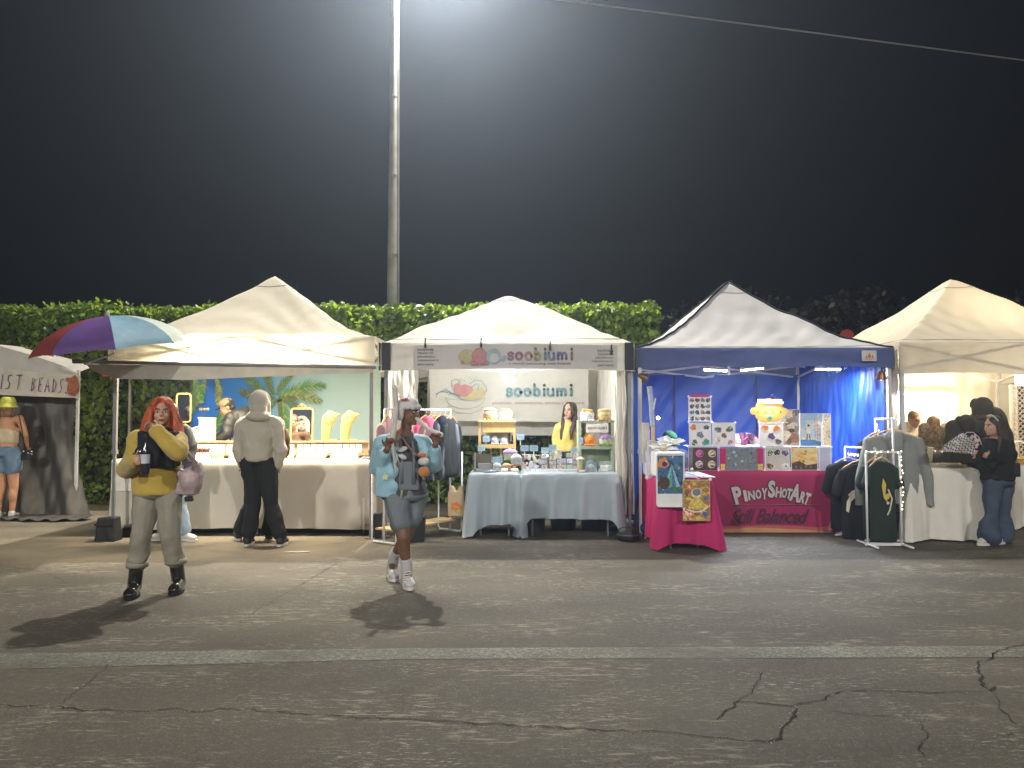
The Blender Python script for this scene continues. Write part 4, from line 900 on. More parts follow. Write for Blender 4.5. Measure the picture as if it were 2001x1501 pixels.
for i, (px, w) in enumerate(((450,.5),(560,.5),(660,.45))):
    tag(part('storage_crate', mat('dark crate', (.03,.03,.035), .6), None, lambda b: b.box((X(px,9.8),9.85,.14),(w,.45,.28),taper=1.05)), '%s dark crate from the left, stored under the beige counter' % ORD[i], 'crate', 'crates under the counter')
# ================================================================== plush toy stall (white tent)
ink = mat('banner grey ink', (.10,.09,.09), .7); pastel = [mat('ink '+n, c, .7) for n, c in (('mauve',(.32,.18,.21)),('plum',(.30,.15,.18)),('terracotta',(.42,.21,.17)),('olive',(.38,.36,.17)),('sage',(.20,.28,.25)),('slate',(.20,.25,.33)),('violet',(.23,.18,.29)),('rose',(.36,.20,.20)))]
fb = thing('front_banner', 'long pale printed banner clipped along the front of the white tent', 'banner', (T2X,9.15,0)); BY = 9.155
bmat = mat('banner vinyl', (.58,.55,.52), .5, var=.04, bump=.2, bs=6)
def fbn(u, v): p = W(808+398*u, 675+46*v-3*math.sin(PI*u)*(1-v), BY); return (p.x, BY-.006*math.sin(u*25+v*3), p.z)
part('vinyl', bmat, fb, lambda b: b.grid(fbn, 60, 6), True)
k_ = BY/FPX; O_ = W(808,721,BY-.014); pr = Print(O_)
P_ = lambda px, py: ((px-808)*k_, (721-py)*k_)
wl = ['handmade','apparel,','plushies,','stationery,','and more']
for i, s in enumerate(wl):
    y = 682.5+7.2*i; w = len(s)*3.9; x, yy = P_(816+w/2, y); pr.text(s, x, yy, w*k_, 5.2*k_, ink)
    x, yy = P_(1199-w/2, y+2); pr.text(s, x, yy, w*k_, 5.2*k_, ink)
# plain rounded pastel shapes where the stall prints its own toy figures
sy, sp_, sb = mat('print pale yellow', (.52,.47,.26), .7), mat('print coral', (.52,.25,.24), .7), mat('print pale blue', (.36,.44,.50), .7); so = mat('print outline', (.25,.30,.40), .7); sor = mat('print rose outline', (.35,.08,.10), .7)
def lump(cx, cy, r, ry, m, mo, seed):
    x, y = P_(cx, cy); pr.blob((x,y), (r+.9)*k_, mo, (ry+.9)*k_, seed, .10); pr.blob((x,y), r*k_, m, ry*k_, seed, .10)
lump(911,697,13,14,sy,mat('print olive outline', (.36,.30,.10), .7),1); lump(964,697,14,15,sb,so,3); x, y = P_(966,699); pr.blob((x,y), 8*k_, mat('print cream', (.6,.58,.52), .7), 9*k_, 3, .1)
for q, (dx, w) in enumerate(((-13,5),(-6,5),(6,5),(13,5))): lump(937+dx,709.5,w,3.5,sp_,sor,q)
lump(937,696,14,14.5,sp_,sor,5)
for q, (cx, cy) in enumerate(((904,708),(983,704),(986,698))): lump(cx,cy,3,2.2,[sp_,sb,sb][q],[sor,so,so][q],q)
for cx in (931,943): x, y = P_(cx,697); pr.line(arc(x,y,2.2*k_,200,340,5), .7*k_, sor)
for cx in (913,968): x, y = P_(cx,689); pr.line(arc(x,y,1.6*k_,200,340,5), .8*k_, ink)
x, y = P_(990,703); round_word(pr, 'soobiumi', x, y, 131*k_, pastel, .25)
x, y = P_(1055,710.5); pr.text('a world swimming with friends', x, y, 121*k_, 6*k_, ink)
pr.build('print', fb)
for i, px in enumerate((831,940,1075,1195)):
    t = thing('spring_clip', '%s black clip from the left, holding the banner to the white canopy' % ORD[i], 'clip', tuple(W(px,675,9.13)), 'black clips on the front banner'); y = 667+(5*(i-1.5) if i > 1 else 0)+(0,0,6,10)[i]*.6
    part('jaw', black_trim, t, lambda b: b.box(W(px,y+8,9.135), (.022,.03,.05))); part('grip', black_trim, t, lambda b: b.box(W(px,y-1,9.13), (.013,.02,.07), (0,.05,0))); part('pivot', steelg, t, lambda b: b.cyl(W(px-2,y+4,9.125), W(px+2,y+4,9.125), .006))
# rear banner with the bowl drawing
rb = thing('rear_banner', 'cream banner with bowl drawing and teal lettering hung inside the white tent', 'banner', (X(1020,11.7),11.7,0)); RYb = 11.75
part('vinyl', mat('rear banner vinyl', (.62,.61,.56), .6, var=.04, bump=.2, bs=5), rb, lambda b: b.grid(lambda u, v: tuple(W(838+312*u+3*math.sin(v*2)*(1-u), 722+(100+3*u)*v, RYb)-Vector((0,.012*math.sin(u*17+v*2),0))), 50, 10), True)
k_ = RYb/FPX; O_ = W(838,822,RYb-.02); pr = Print(O_); Pb = lambda px, py: ((px-838)*k_, (822-py)*k_)
teal = mat('ink teal', (.16,.30,.33), .7); bo = mat('ink bowl grey', (.38,.36,.32), .7); pal = mat('print pale aqua', (.42,.50,.50), .7)
def shape(pts, m): pr.poly([Pb(*p) for p in pts], m)
def ln(pts, w, m, closed=False): pr.line([Pb(*p) for p in pts], w*k_, m, closed)
bowl = [(871,777)]+[(909+38*math.cos(a), 777+22*math.sin(a)) for a in [R(180-180*k/12) for k in range(13)]]
ln([(909+38*math.cos(R(a)), 777+22*math.sin(R(a))) for a in range(0,181,12)], 1.1, bo); ln([(909+38*math.cos(R(a)), 777+5*math.sin(R(a))) for a in range(0,181,12)], .9, bo)
ln([(877,793),(879,800),(895,807),(920,808),(938,802),(943,794)], 1.0, bo)
shape([(903,780),(912,771),(925,762),(940,757),(947,765),(948,772),(938,779),(920,783)], sy)
c_ = Pb(905,763); pr.blob(c_, 17*k_, sp_, 12.5*k_, 8, .16); pr.blob(Pb(893,755), 6*k_, sp_, 6*k_, 2, .2)
for i in range(4): ln([(900-6*i,775-2*i),(880-3*i,769-3*i),(862-3*i,768+i*1.5-3),(852,774+i*2-4)], 1.2, teal)
for pts in ([(883,757),(882,745),(889,741),(896,743),(900,750)], [(918,750),(928,743),(940,744),(949,755),(951,765)], [(922,757),(930,750),(936,754),(933,762)], [(876,772),(886,768),(896,776),(903,781)], [(951,762),(946,768)]): ln(pts, 1.1, teal)
for c2 in ((901,742),(907,744),(917,738),(921,742),(926,741)): pr.disc(Pb(*c2), 1.4*k_, pal)
x, y = Pb(987,774); round_word(pr, 'soobiumi', x, y, 132*k_, [teal], .27)
x, y = Pb(1051,788); pr.text('plushies, sweatshirts, stickers & more', x, y, 178*k_, 7*k_, mat('ink dusty rose', (.42,.16,.17), .7))
pr.build('print', rb)
# ---- the two tables with satin cloths
satin = mat('pale blue satin', (.33,.40,.45), .38, var=.06, vs=4, bump=.15, bs=60, spec=.6, sheen=.3)
A0, A1, B0, B1, TZ = X(918,9.25), X(1014,9.25), X(1021,9.25), X(1208,9.25), .765
folding_table('short folding table, left one of the plush stall', A0+.01, A1, 9.27, 10.0, TZ-.006, 'plush stall tables'); folding_table('longer folding table, right one of the plush stall', B0, B1, 9.27, 10.0, TZ-.006, 'plush stall tables')
table_cloth('satin_cloth', 'pale blue satin cloth on the left plush table, pooling on the ground at its corners', A0, A1, 9.25, 10.0, TZ, satin, lambda x,y,s: (.60+.10*max(0,1-(x-A0)/.25) if s == 'front' else .66), folds=5.5, amp=.027, flare=.06, corner=.20, seed=3, rag=.012, per=320)
table_cloth('satin_cloth', 'pale blue satin cloth on the right plush table, its front hem hanging short', B0, B1, 9.25, 10.0, TZ, satin, lambda x,y,s: .545 if s == 'front' else .6, folds=4.6, amp=.024, flare=.05, corner=.24, seed=8, rag=.008, per=360)
# ---- below the tables
tag(part('storage_bag', mat('navy bag', (.01,.03,.12), .5, bump=.4, bs=20), None, lambda b: b.box((X(1163,9.9),9.9,.10),(.36,.3,.20),taper=.93)), 'blue storage bag under the right plush table', 'bag')
tag(part('storage_bin', mat('dark bin', (.025,.025,.028), .5), None, lambda b: b.lathe([(.15,0),(.18,.2),(.19,.21),(.19,.24)], (X(1100,9.9),9.9,0), 22)), 'round dark bin under the middle of the right plush table', 'bin')
tag(part('storage_bin', mat('dark bin', (.025,.025,.028), .5), None, lambda b: b.lathe([(.12,0),(.14,.28),(.15,.3)], (X(1045,9.6),9.65,0), 22)), 'tall dark bin behind the gap between the two blue cloths', 'bin')
ct = thing('camera_case', 'round black case on the ground at the right tent leg of the plush stall', 'case', (X(1226,8.98),8.98,0))
part('case', blk, ct, lambda b: b.lathe([(.10,0),(.125,.02),(.13,.06),(.125,.10),(.10,.14),(.06,.155)], (X(1226,8.98),8.98,0), 24), True); part('band', mat('grey band', (.12,.12,.12), .4), ct, lambda b: b.lathe([(.131,.07),(.133,.075),(.131,.08)], (X(1226,8.98),8.98,0), 24))
tag(blob('backpack', mat('navy rucksack', (.015,.03,.10), .7, bump=.3, bs=50), None, lambda b: b.ell((X(1262,9.25),9.3,.2),(.14,.12,.21)).ell((X(1262,9.25),9.2,.12),(.11,.07,.1)), .016, 3, [(.012,7,(1,1,1),4)]), 'dark blue rucksack slumped on the ground at the blue tent front left leg', 'bag')
# ---- wooden shelf (left) and green shelf (right)
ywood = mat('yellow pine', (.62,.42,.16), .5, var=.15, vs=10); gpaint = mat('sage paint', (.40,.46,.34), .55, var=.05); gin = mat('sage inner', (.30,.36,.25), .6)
def pbox(nm, m, t, px0, py0, px1, py1, Y, d, r=.004): c, s = PB(px0,py0,px1,py1,Y,d); part(nm, m, t, lambda b: b.rbox(c, s, min(r, s[0]/3, s[2]/3)))
SY = 9.75
ws = thing('wooden_shelf', 'yellow pine counter-top shelf holding soft toys on the left plush table', 'shelf', (X(972,SY),SY,TZ))
pbox('top_panel', ywood, ws, 944,824,1007,845,SY,.02); pbox('upright', ywood, ws, 935,823,940,905,SY,.025); pbox('upright', ywood, ws, 1003,846,1008,905,SY,.025)
pbox('upright', ywood, ws, 993,842,997,873,SY+.2,.02); pbox('shelf_board', ywood, ws, 940,869,1004,876,SY-.02,.24); pbox('top_board', ywood, ws, 934,821,1008,825,SY-.02,.26)
pbox('back_board', mat('shelf back white', (.6,.58,.52), .6), ws, 951,844,1000,862,SY+.2,.01); pbox('upright', ywood, ws, 957,876,961,920,SY+.2,.02); pbox('upright', ywood, ws, 977,876,981,920,SY+.2,.02)
bw_ = Z(905,SY); pbox('foot_rail', ywood, ws, 935,905,940,924,SY+.0,.03); pbox('foot_rail', ywood, ws, 1003,905,1008,924,SY+.0,.03)
gs = thing('green_shelf', 'sage green cubby shelf with a name plate on the right plush table', 'shelf', (X(1165,SY),SY,TZ))
for p in ((1130,825,1136,921),(1194,825,1200,921)): pbox('upright', gpaint, gs, *p, SY, .24)
for p in ((1130,821.5,1201,826),(1136,870,1194,877.5),(1136,917,1194,921)): pbox('shelf_board', gpaint, gs, *p, SY, .24)
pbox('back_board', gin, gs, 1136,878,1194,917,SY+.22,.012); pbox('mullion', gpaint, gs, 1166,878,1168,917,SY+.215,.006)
for p in ((1136,826,1145,869),(1187,826,1194,869)): pbox('side_panel', gpaint, gs, *p, SY+.2, .012)
npl = thing('name_plate', 'small white name plate on the sage green shelf', 'sign', tuple(W(1166,836,SY-.01))); pbox('plate', cardm, npl, 1145,828,1189,845,SY-.012,.008)
k_ = SY/FPX; pr = Print(W(1145,845,SY-.012)); round_word(pr, 'soobiumi', 3*k_, 6*k_, 38*k_, pastel, .25); pr.line([(5*k_,2.6*k_),(38*k_,2.6*k_)], .5*k_, ink); pr.build('print', npl)
# ---- soft toys
fur = lambda n, c: mat('plush '+n, c, .95, var=.10, vs=25, bump=.6, bs=140, sheen=.6, spec=.1)
eyem = mat('plush eye', (.02,.015,.015), .4); blush = mat('plush blush', (.6,.25,.22), .9)
def plush(label, px, pyb, Y, w, body, top=None, feet=None, tall=1.0, style='bun', grp='round soft toys'):
    t = thing('plush_toy', label, 'soft toy', tuple(W(px,pyb,Y)), grp); k = Y/FPX*w/2; p = W(px,pyb,Y)+Vector((0,0,k*.78*tall)); s = random.Random(px).randint(1,99)
    blob('body', body, t, lambda b: b.ell(p,(k,k*.8,k*.80*tall)).ell(p+Vector((0,0,-k*.35*tall)),(k*.97,k*.8,k*.45*tall)), k*.13, 2, [(k*.03,30/k*.06,(1,1,1),s)])
    if top is not None:
        if style == 'bun': blob('topping', top, t, lambda b: b.ell(p+Vector((0,0,k*.55*tall)),(k*.92,k*.75,k*.34)).box(p+Vector((0,0,k*.5*tall)),(k*1.2,k*1.0,k*.3)), k*.13, 3)
        if style == 'slab': blob('topping', top, t, lambda b: b.box(p+Vector((0,-.01*k,k*.62*tall)),(k*1.45,k*1.25,k*.42),(0,.08,0)), k*.12, 5)
        if style == 'cap':
            def cp(b):
                b.ell(p+Vector((0,0,k*.42*tall)),(k*1.0,k*.84,k*.42))
                for a in range(9): b.ell(p+Vector((k*.86*math.cos(a*.7),k*.72*math.sin(a*.7),k*.22*tall)),(k*.24,k*.2,k*.2), nu=8, nv=6)
                b.ell(p+Vector((0,0,k*.86*tall)),(k*.16,k*.16,k*.14))
            blob('topping', top, t, cp, k*.12, 2)
        if style == 'wings':
            def wg(b):
                b.ell(p+Vector((0,0,k*.5*tall)),(k*.7,k*.6,k*.4))
                for a in range(5): b.ell(p+Vector((-k*.75+k*.1*a,k*.1,k*(.2+.18*a))),(k*.26,k*.2,k*.24), nu=8, nv=6)
            blob('topping', top, t, wg, k*.12, 2)
    fm = feet or body
    for s_ in (-1,-.35,.35,1): part('foot', fm, t, lambda b: b.ell(p+Vector((s_*k*.72,-k*.62,-k*.66*tall)),(k*.24,k*.3,k*.16), nu=10, nv=7), True)
    for s_ in (-.28,.28):
        part('eye', eyem, t, lambda b: b.ell(p+Vector((s_*k,-k*.80,-.02*k)),(k*.05,k*.03,k*.06), nu=8, nv=6)); part('cheek', blush, t, lambda b: b.ell(p+Vector((s_*k*1.7,-k*.72,-.2*k)),(k*.09,k*.02,k*.05), nu=8, nv=6))
    part('mouth', eyem, t, lambda b: b.tube([p+Vector((x*k,-k*.82,-.12*k-abs(.5-abs(x*8))*.03*k)) for x in (-.08,-.04,0,.04,.08)], k*.012, 4)); return t
tan, orange, wht, lav, mint, brn, gry = fur('tan',(.52,.36,.17)), fur('orange',(.75,.22,.03)), fur('white',(.72,.72,.72)), fur('lavender',(.34,.20,.48)), fur('mint',(.50,.56,.34)), fur('brown',(.38,.18,.06)), fur('grey',(.42,.47,.52))
plush('tan bun-shaped soft toy, leftmost on top of the yellow pine shelf', 958,822,9.82,30, tan, fur('toast',(.42,.22,.08)), brn)
plush('white soft toy with orange slab, right one on top of the yellow pine shelf', 988.5,821,9.82,26, wht, orange, wht, 1.05, 'slab')
plush('white soft toy with golden slab, left one on top of the sage green shelf', 1147.5,823,9.82,29, wht, fur('golden',(.72,.36,.06)), wht, 1.0, 'slab')
plush('tan bun-shaped soft toy, rightmost on top of the sage green shelf', 1180.5,823,9.82,30, fur('straw',(.60,.48,.24)), tan, brn)
plush('small orange winged soft toy in the sage green shelf', 1152,870.5,9.80,26, orange, fur('golden',(.72,.36,.06)), orange, 1.0, 'wings')
plush('green soft toy with purple cap, in the sage green shelf', 1182.5,870.5,9.80,29, mint, lav, fur('green',(.16,.28,.08)), .95, 'cap')
plush('green soft toy with big purple cap, on the left plush table', 997,900,9.62,28, mint, lav, fur('green',(.16,.28,.08)), 1.0, 'cap')
plush('grey egg-shaped soft toy beside the purple-capped one', 1009,911,9.45,23, gry, None, brn, 1.35)
plush('little grey soft toy, left in the yellow pine shelf', 967,868,9.80,17, gry, None, gry, 1.15); plush('little grey soft toy, right in the yellow pine shelf', 985,868,9.80,17, gry, None, wht, 1.1)
plush('small blue-grey soft toy near the left end of the plush tables', 971,921,9.40,18, gry, None, gry, 1.2); plush('brown low soft toy at the front of the left plush table', 990,919,9.42,20, fur('fawn',(.42,.30,.18)), None, brn, .9)
plush('pale soft toy under a clear dome on the right plush table', 1154,923,9.42,20, fur('cream',(.6,.58,.48)), None, gry, 1.0)
# ---- price cards on stems
cb = mat('price card blue', (.36,.52,.66), .5)
def pricecard(px, py, Y, w, h, pyb, label):
    p = W(px,py,Y); t = thing('price_card', label, 'price card', (p.x,Y,Z(pyb,Y)), 'pale blue price cards'); k = Y/FPX
    part('card', cb, t, lambda b: b.rbox(p, (w*k,.004,h*k), .008)); part('stem', cardm, t, lambda b: b.box((p.x, Y+.004, (p.z-h*k/2+Z(pyb,Y))/2), (.012,.004,p.z-h*k/2-Z(pyb,Y)))); pr = Print(p+Vector((-w*k/2,-.002,-h*k/2)))
    for q in (.35,.6): pr.line([(w*k*.2,h*k*q),(w*k*.8,h*k*q)], .6*k, mat('card script', (.15,.25,.35), .7))
    pr.build('print', t); 
for a in ((1025,876,9.6,16,11.5,900,'on a tall stem, left of the pair above the charm display'),(1043,876,9.6,16,11.5,899,'on a tall stem, right of the pair above the charm display'),(1017,854,9.7,15,11,870,'sticking out at the right side of the yellow pine shelf'),
          (1065,880,9.55,15,11,893,'third along the row above the charm displays'),(1080,875,9.6,15,12,890,'raised above the middle of the charm displays'),(941,876,9.7,14,11,884,'hanging at the left leg of the yellow pine shelf'),
          (950,858,9.73,13,12,868,'inside the yellow pine shelf'),(967,899,9.5,10,13,915,'left of two overlapping cards behind the blue-grey soft toy'),(977,898,9.52,10,13,915,'right of two overlapping cards behind the blue-grey soft toy'),(1122,880,9.6,13,12,893,'in front of the sage green shelf'),(1135,861,9.74,9,12,870,'at the left edge of the sage shelf cubby')):
    pricecard(*a[:6], 'pale blue price card '+a[6])
# ---- clear display towers of stickers and charms
acr = mat('clear acrylic', (.9,.95,1), .05, alpha=.18, spec=.8, var=0); pp = [mat('paper '+n, c, .5) for n, c in (('w',(.75,.75,.75)),('p',(.70,.42,.48)),('g',(.45,.60,.45)),('b',(.42,.55,.70)),('y',(.72,.66,.38)),('v',(.52,.45,.66)))]
def tower(px0, px1, pyt, Y, label, n, seed):
    x0, x1, zt = X(px0,Y), X(px1,Y), Z(pyt,Y); t = thing('sticker_tower', label, 'display', ((x0+x1)/2,Y,TZ), 'clear sticker display towers'); rr = random.Random(seed); h = zt-TZ-.003
    part('acrylic_box', acr, t, lambda b: b.box(((x0+x1)/2,Y+.05,TZ+.003+h/2),(x1-x0,.12,h)))
    for k in range(n):
        z = TZ+.02+h*(k+.45)/n; part('sticker_pack', rr.choice(pp), t, lambda b: b.box(((x0+x1)/2+rr.uniform(-.004,.004),Y+.02+.02*k/n,z),((x1-x0)*.8,.01,h/n*.72),(rr.uniform(-.2,.1),0,rr.uniform(-.15,.15))))
        pr = Print((x0+(x1-x0)*.15, Y+.012, z-h/n*.3)); ww, hh = (x1-x0)*.7, h/n*.6
        for q in range(3): pr.blob((ww*rr.uniform(.2,.8), hh*rr.uniform(.2,.8)), ww*rr.uniform(.12,.22), rr.choice(pp+pastel), ww*rr.uniform(.1,.2), rr.randint(0,99), .3, 12)
        pr.build('print', t)
for i, a in enumerate(((1057,1070,889,9.45,3),(1073,1087,884,9.5,4),(1088,1098,880,9.6,4),(1093,1106,897,9.42,2),(1106,1119,886,9.5,3),(1119,1129,893,9.52,3))): tower(*a[:4], '%s clear tower of sticker packs from the left on the right plush table' % ORD[i], a[4], i+3)
cd = thing('charm_rack', 'clear rack of white dangling charms on the left end of the right plush table', 'display', (X(1037,9.45),9.45,TZ)); rr = random.Random(5)
for px in (1021,1036,1046,1054):
    part('upright', acr, cd, lambda b: b.cyl((X(px,9.5),9.5,TZ), (X(px,9.5),9.5,Z(890 if px < 1040 else 892,9.5)), .006))
part('bar', cardm, cd, lambda b: b.cyl((X(1020,9.5),9.5,Z(888,9.5)), (X(1056,9.5),9.5,Z(890,9.5)), .004))
for k in range(26):
    px, py = rr.uniform(1021,1056), rr.uniform(892,917); p = W(px,py,9.43+rr.uniform(0,.1)); q = rr.uniform(.016,.026); m = rr.choice([pp[0],pp[0],pp[0],pp[1],pp[3],pp[5],pp[4]])
    part('charm', m, cd, lambda b: b.ell(p,(q,.004,q*rr.uniform(.8,1.4)),(0,rr.uniform(-.5,.5),0), nu=9, nv=6))
# small things
bx = thing('mirror_box', 'open mirrored display box at the left front of the left plush table', 'display', (X(943,9.42),9.42,TZ)); mm = mat('smoked mirror', (.35,.33,.27), .12, .7, var=.1)
pbox('back_panel', mm, bx, 929,887,960,908,9.50,.006); pbox('side_panel', mat('grey perspex', (.3,.3,.33), .3), bx, 926,886,929,921,9.40,.12); pbox('floor_panel', mat('grey perspex', (.3,.3,.33), .3), bx, 927,917,958,921,9.40,.12); pbox('inner_step', mat('grey perspex', (.3,.3,.33), .3), bx, 934,906,958,917,9.44,.05)
for i, px in enumerate((986,1006)):
    o = thing('business_card_stack', 'white business card stack, %s of two on the left plush table' % ('left','right')[i], 'cards', (X(px,9.34),9.34,TZ)); part('card', cardm, o, lambda b: b.box((X(px,9.34),9.34,TZ+.022),(.075,.05,.03),(R(20),0,.05)))
o = thing('charm_tray', 'flat dark tray at the front of the left plush table', 'tray', (X(958,9.33),9.33,TZ)); part('tray', mat('grey perspex', (.3,.3,.33), .3), o, lambda b: b.box((X(958,9.33),9.33,TZ+.008),(.15,.11,.01))); part('paper', cb, o, lambda b: b.box((X(962,9.33),9.32,TZ+.016),(.10,.07,.004)))
o = thing('mushroom_ornament', 'small white mushroom-topped wooden ornament near the sage shelf', 'ornament', (X(1134,9.45),9.45,TZ)); part('cap', cardm, o, lambda b: b.lathe([(.055,0),(.05,.012),(.02,.03),(0.001,.035)], (X(1134,9.45),9.45,Z(898,9.45)), 16), True); part('frame', ywood, o, lambda b: b.box((X(1134,9.45),9.45,(TZ+Z(898,9.45))/2),(.035,.035,Z(898,9.45)-TZ)))
dm = thing('clear_dome', 'clear blue-tinted dome on the right plush table', 'display dome', (X(1154,9.42),9.42,TZ)); tint = mat('tinted acrylic', (.2,.35,.5), .1, alpha=.3, spec=.8, var=0)
part('dome', tint, dm, lambda b: b.lathe([(.082,.0),(.082,.06),(.07,.11),(.03,.145),(.002,.15)], (X(1154,9.42),9.42,TZ+.004), 22), True); part('rim', mat('dome rim', (.05,.09,.12), .3), dm, lambda b: b.tube([(X(1154,9.42)+.084*math.cos(a), 9.40, TZ+.004+.15*abs(math.sin(a))**.8) for a in [PI*k/14 for k in range(15)]], .005, 6))
for i, (px, w) in enumerate(((1180,.10),(1191,.08))):
    o = thing('clear_box', 'clear plastic box of small goods, %s of the two at the right table end' % ('left','right')[i], 'box', (X(px,9.4),9.4,TZ)); part('box', acr, o, lambda b: b.box((X(px,9.4),9.42+.1*i,TZ+.063),(w,.1,.12))); part('contents', pp[0], o, lambda b: b.box((X(px,9.4),9.42+.1*i,TZ+.04),(w*.8,.07,.06),(.1,.1,.1)))
o = thing('ring_dish', 'grey shallow dish before the mushroom ornament', 'dish', (X(1136,9.34),9.34,TZ)); part('dish', mat('grey perspex', (.3,.3,.33), .3), o, lambda b: b.box((X(1136,9.34),9.34,TZ+.018),(.11,.07,.03))); part('label', cardm, o, lambda b: b.box((X(1136,9.34),9.302,TZ+.018),(.08,.004,.02)))
o = thing('glow_charm', 'small bright white ornament given its own glow above the charm towers', 'ornament', tuple(W(1063,890,9.5))); part('ball', mat('glowing ornament', (1,1,1), .4, emit=4, ecol=(1,.97,.9), var=0), o, lambda b: b.ell(W(1061,890,9.5),(.016,.016,.016)).ell(W(1069,890,9.5),(.014,.014,.014))); part('base', cardm, o, lambda b: b.box(W(1065,893,9.5),(.09,.02,.012)))  # emission stands in for the glint on this ornament
# ================================================================== art stall (blue tent)
mag = cloth('magenta banner cloth', (.30,.018,.085), var=.08, vs=3, bump=.25, bs=120, rough=.7)
mag2 = cloth('bright magenta cloth', (.50,.025,.14), var=.08, vs=3, bump=.25, bs=120, rough=.7, trans=.1)
M0, M1, MY = X(1352,9.55), X(1628,9.55), 9.55
folding_table('folding table under the dark magenta lettered cloth', M0+.01, M1-.01, MY+.02, 10.25, .757, 'art stall tables')
mc_ = table_cloth('banner_cloth', 'dark magenta printed cloth lettered in white over the main table of the blue tent', M0, M1, MY, 10.26, .765, mag, lambda x,y,s: .755, folds=1.6, amp=.010, flare=.02, corner=.0, seed=12, rag=.006, per=300)
k_ = (MY-.04)/FPX; O_ = W(1352,1038,MY-.045); O_.z = .02; pr = Print(O_); pa = lambda px, py: ((px-1352)*k_, (1036-py)*k_)
wp = mat('banner white print', (.45,.43,.42), .7); dkp = mat('banner dark print', (.07,.01,.03), .7); pch = mat('banner peach print', (.50,.26,.12), .7); pch2 = mat('banner rose print', (.40,.09,.10), .7); gp = mat('banner grey line', (.16,.12,.12), .7)
pr.poly([pa(*p) for p in ((1353,1037),(1627,1037),(1627,1022),(1600,1027),(1560,1024),(1500,1021),(1450,1025),(1400,1024),(1375,1030),(1353,1028))], pch2)
pr.poly([pa(*p) for p in ((1370,1036.5),(1622,1036.5),(1580,1032),(1520,1029),(1470,1027),(1420,1030))], pch); pr.poly([pa(*p) for p in ((1615,1032),(1627,1033),(1627,1003),(1622,1010))], pch)
# arched comic capitals, each with a dark edge
arch = [('P',1444,965,21,38,15),('i',1463,966,8,24,10),('n',1478,965,17,20,6),('o',1495,963,14,20,5),('y',1510,962,15,24,0),('S',1528,953,18,36,-3),('H',1545,959,15,22,-6),('o',1559,961,13,20,-9),('t',1571,962,13,22,-12),('A',1587,960,25,38,-14),('r',1604,969,13,24,-17),('t',1615,972,13,26,-20)]
sx = (1582-1433)/(1622-1433)
for m_, grow in ((dkp,1.22),(wp,1.0)):
    for c, px, py, w, h, rot in arch:
        q = R(rot); px = 1433+(px-1433)*sx; w *= sx; cx, cy = pa(px, py)
        def ar(u, t_, cx, cy, W_, H_): a, b_ = (u-.5)*W_, (t_-.5)*H_; return (cx+a*math.cos(q)-b_*math.sin(q), cy+a*math.sin(q)+b_*math.cos(q))
        pr.text(c.upper(), cx, cy, w*k_*(1.25 if grow > 1 else 1), h*k_*(1.12 if grow > 1 else 1)*.93, m_, .045, 0, ar)
x, y = pa(1505,982); pr.line([pa(1430,983), pa(1600,983)], 1.0*k_, gp)
x, y = pa(1505,1005); pr.text('Still Balanced', x, y, 152*k_, 29*k_, dkp, .02, .55)
x, y = pa(1505,1022.5); pr.text('studio art prints', x, y, 50*k_, 4*k_, dkp)
pr.line([pa(1432,1018), pa(1442,1021), pa(1450,1016)], .9*k_, dkp)
pr.build('lettering', mc_)
# projecting side table with brighter cloth
S0, S1, SY0 = X(1288,8.38), X(1388,8.38), 8.38
folding_table('folding table projecting toward the lane at the left of the blue tent', S0+.01, S1-.01, SY0+.02, 9.5, .757, 'art stall tables')
table_cloth('magenta_cloth', 'bright magenta cloth on the projecting side table, flaring on the ground', S0, S1, SY0, 9.5, .765, mag2, lambda x,y,s: .70, folds=5, amp=.024, flare=.07, corner=.06, seed=21, rag=.012, per=300)
# ---- grid cube panels
frame_w = mat('cube panel white', (.80,.80,.80), .45); clearp = mat('frosted panel', (.6,.62,.66), .3, alpha=.55, var=0); joint = mat('cube joint', (.75,.75,.75), .4)
def panel(label, px0, py0, px1, py1, Y, face=None, art=None, name='sticker_board', cat='display panel', grp='white cube display panels', knobs=True, d=.012):
    c, s = PB(px0,py0,px1,py1,Y,d); t = thing(name, label, cat, (c.x,c.y,c.z-s[2]/2), grp); face = face or frame_w
    part('panel', face, t, lambda b: b.rbox(c, (s[0]-.006,d,s[2]-.006), .012))
    E = Matrix.Identity(3); f = part('frame', joint, t, lambda b: rr_ring(b, c+Vector((0,-d*.5,0)), E, s[0], s[2], .014, .011, .006))
    if knobs:
        for sx_ in (-1,1):
            for sz in (-1,1): part('joint', joint, t, lambda b: b.ell(c+Vector((sx_*s[0]/2,-.008,sz*s[2]/2)),(.013,.01,.013), nu=10, nv=6))
    if art:
        pr = Print(c+Vector((-s[0]/2,-d/2-.004,-s[2]/2))); art(pr, s[0], s[2]); pr.build('print', t)
    return t
cols = dict(k=(.03,.03,.035), br=(.22,.10,.04), gy=(.18,.18,.20), gn=(.06,.16,.07), tl=(.08,.38,.25), or_=(.70,.22,.04), pk=(.60,.12,.38), pu=(.13,.06,.22), ye=(.62,.48,.10), rd=(.40,.05,.04), lb=(.30,.45,.60), cr=(.62,.55,.40), nv=(.02,.04,.12), wt=(.72,.72,.70), db=(.05,.16,.34), sep=(.26,.17,.13), dbr=(.07,.035,.02))
ink_ = {k: mat('art ink '+k, c, .55, var=.35, vs=45) for k, c in cols.items()}
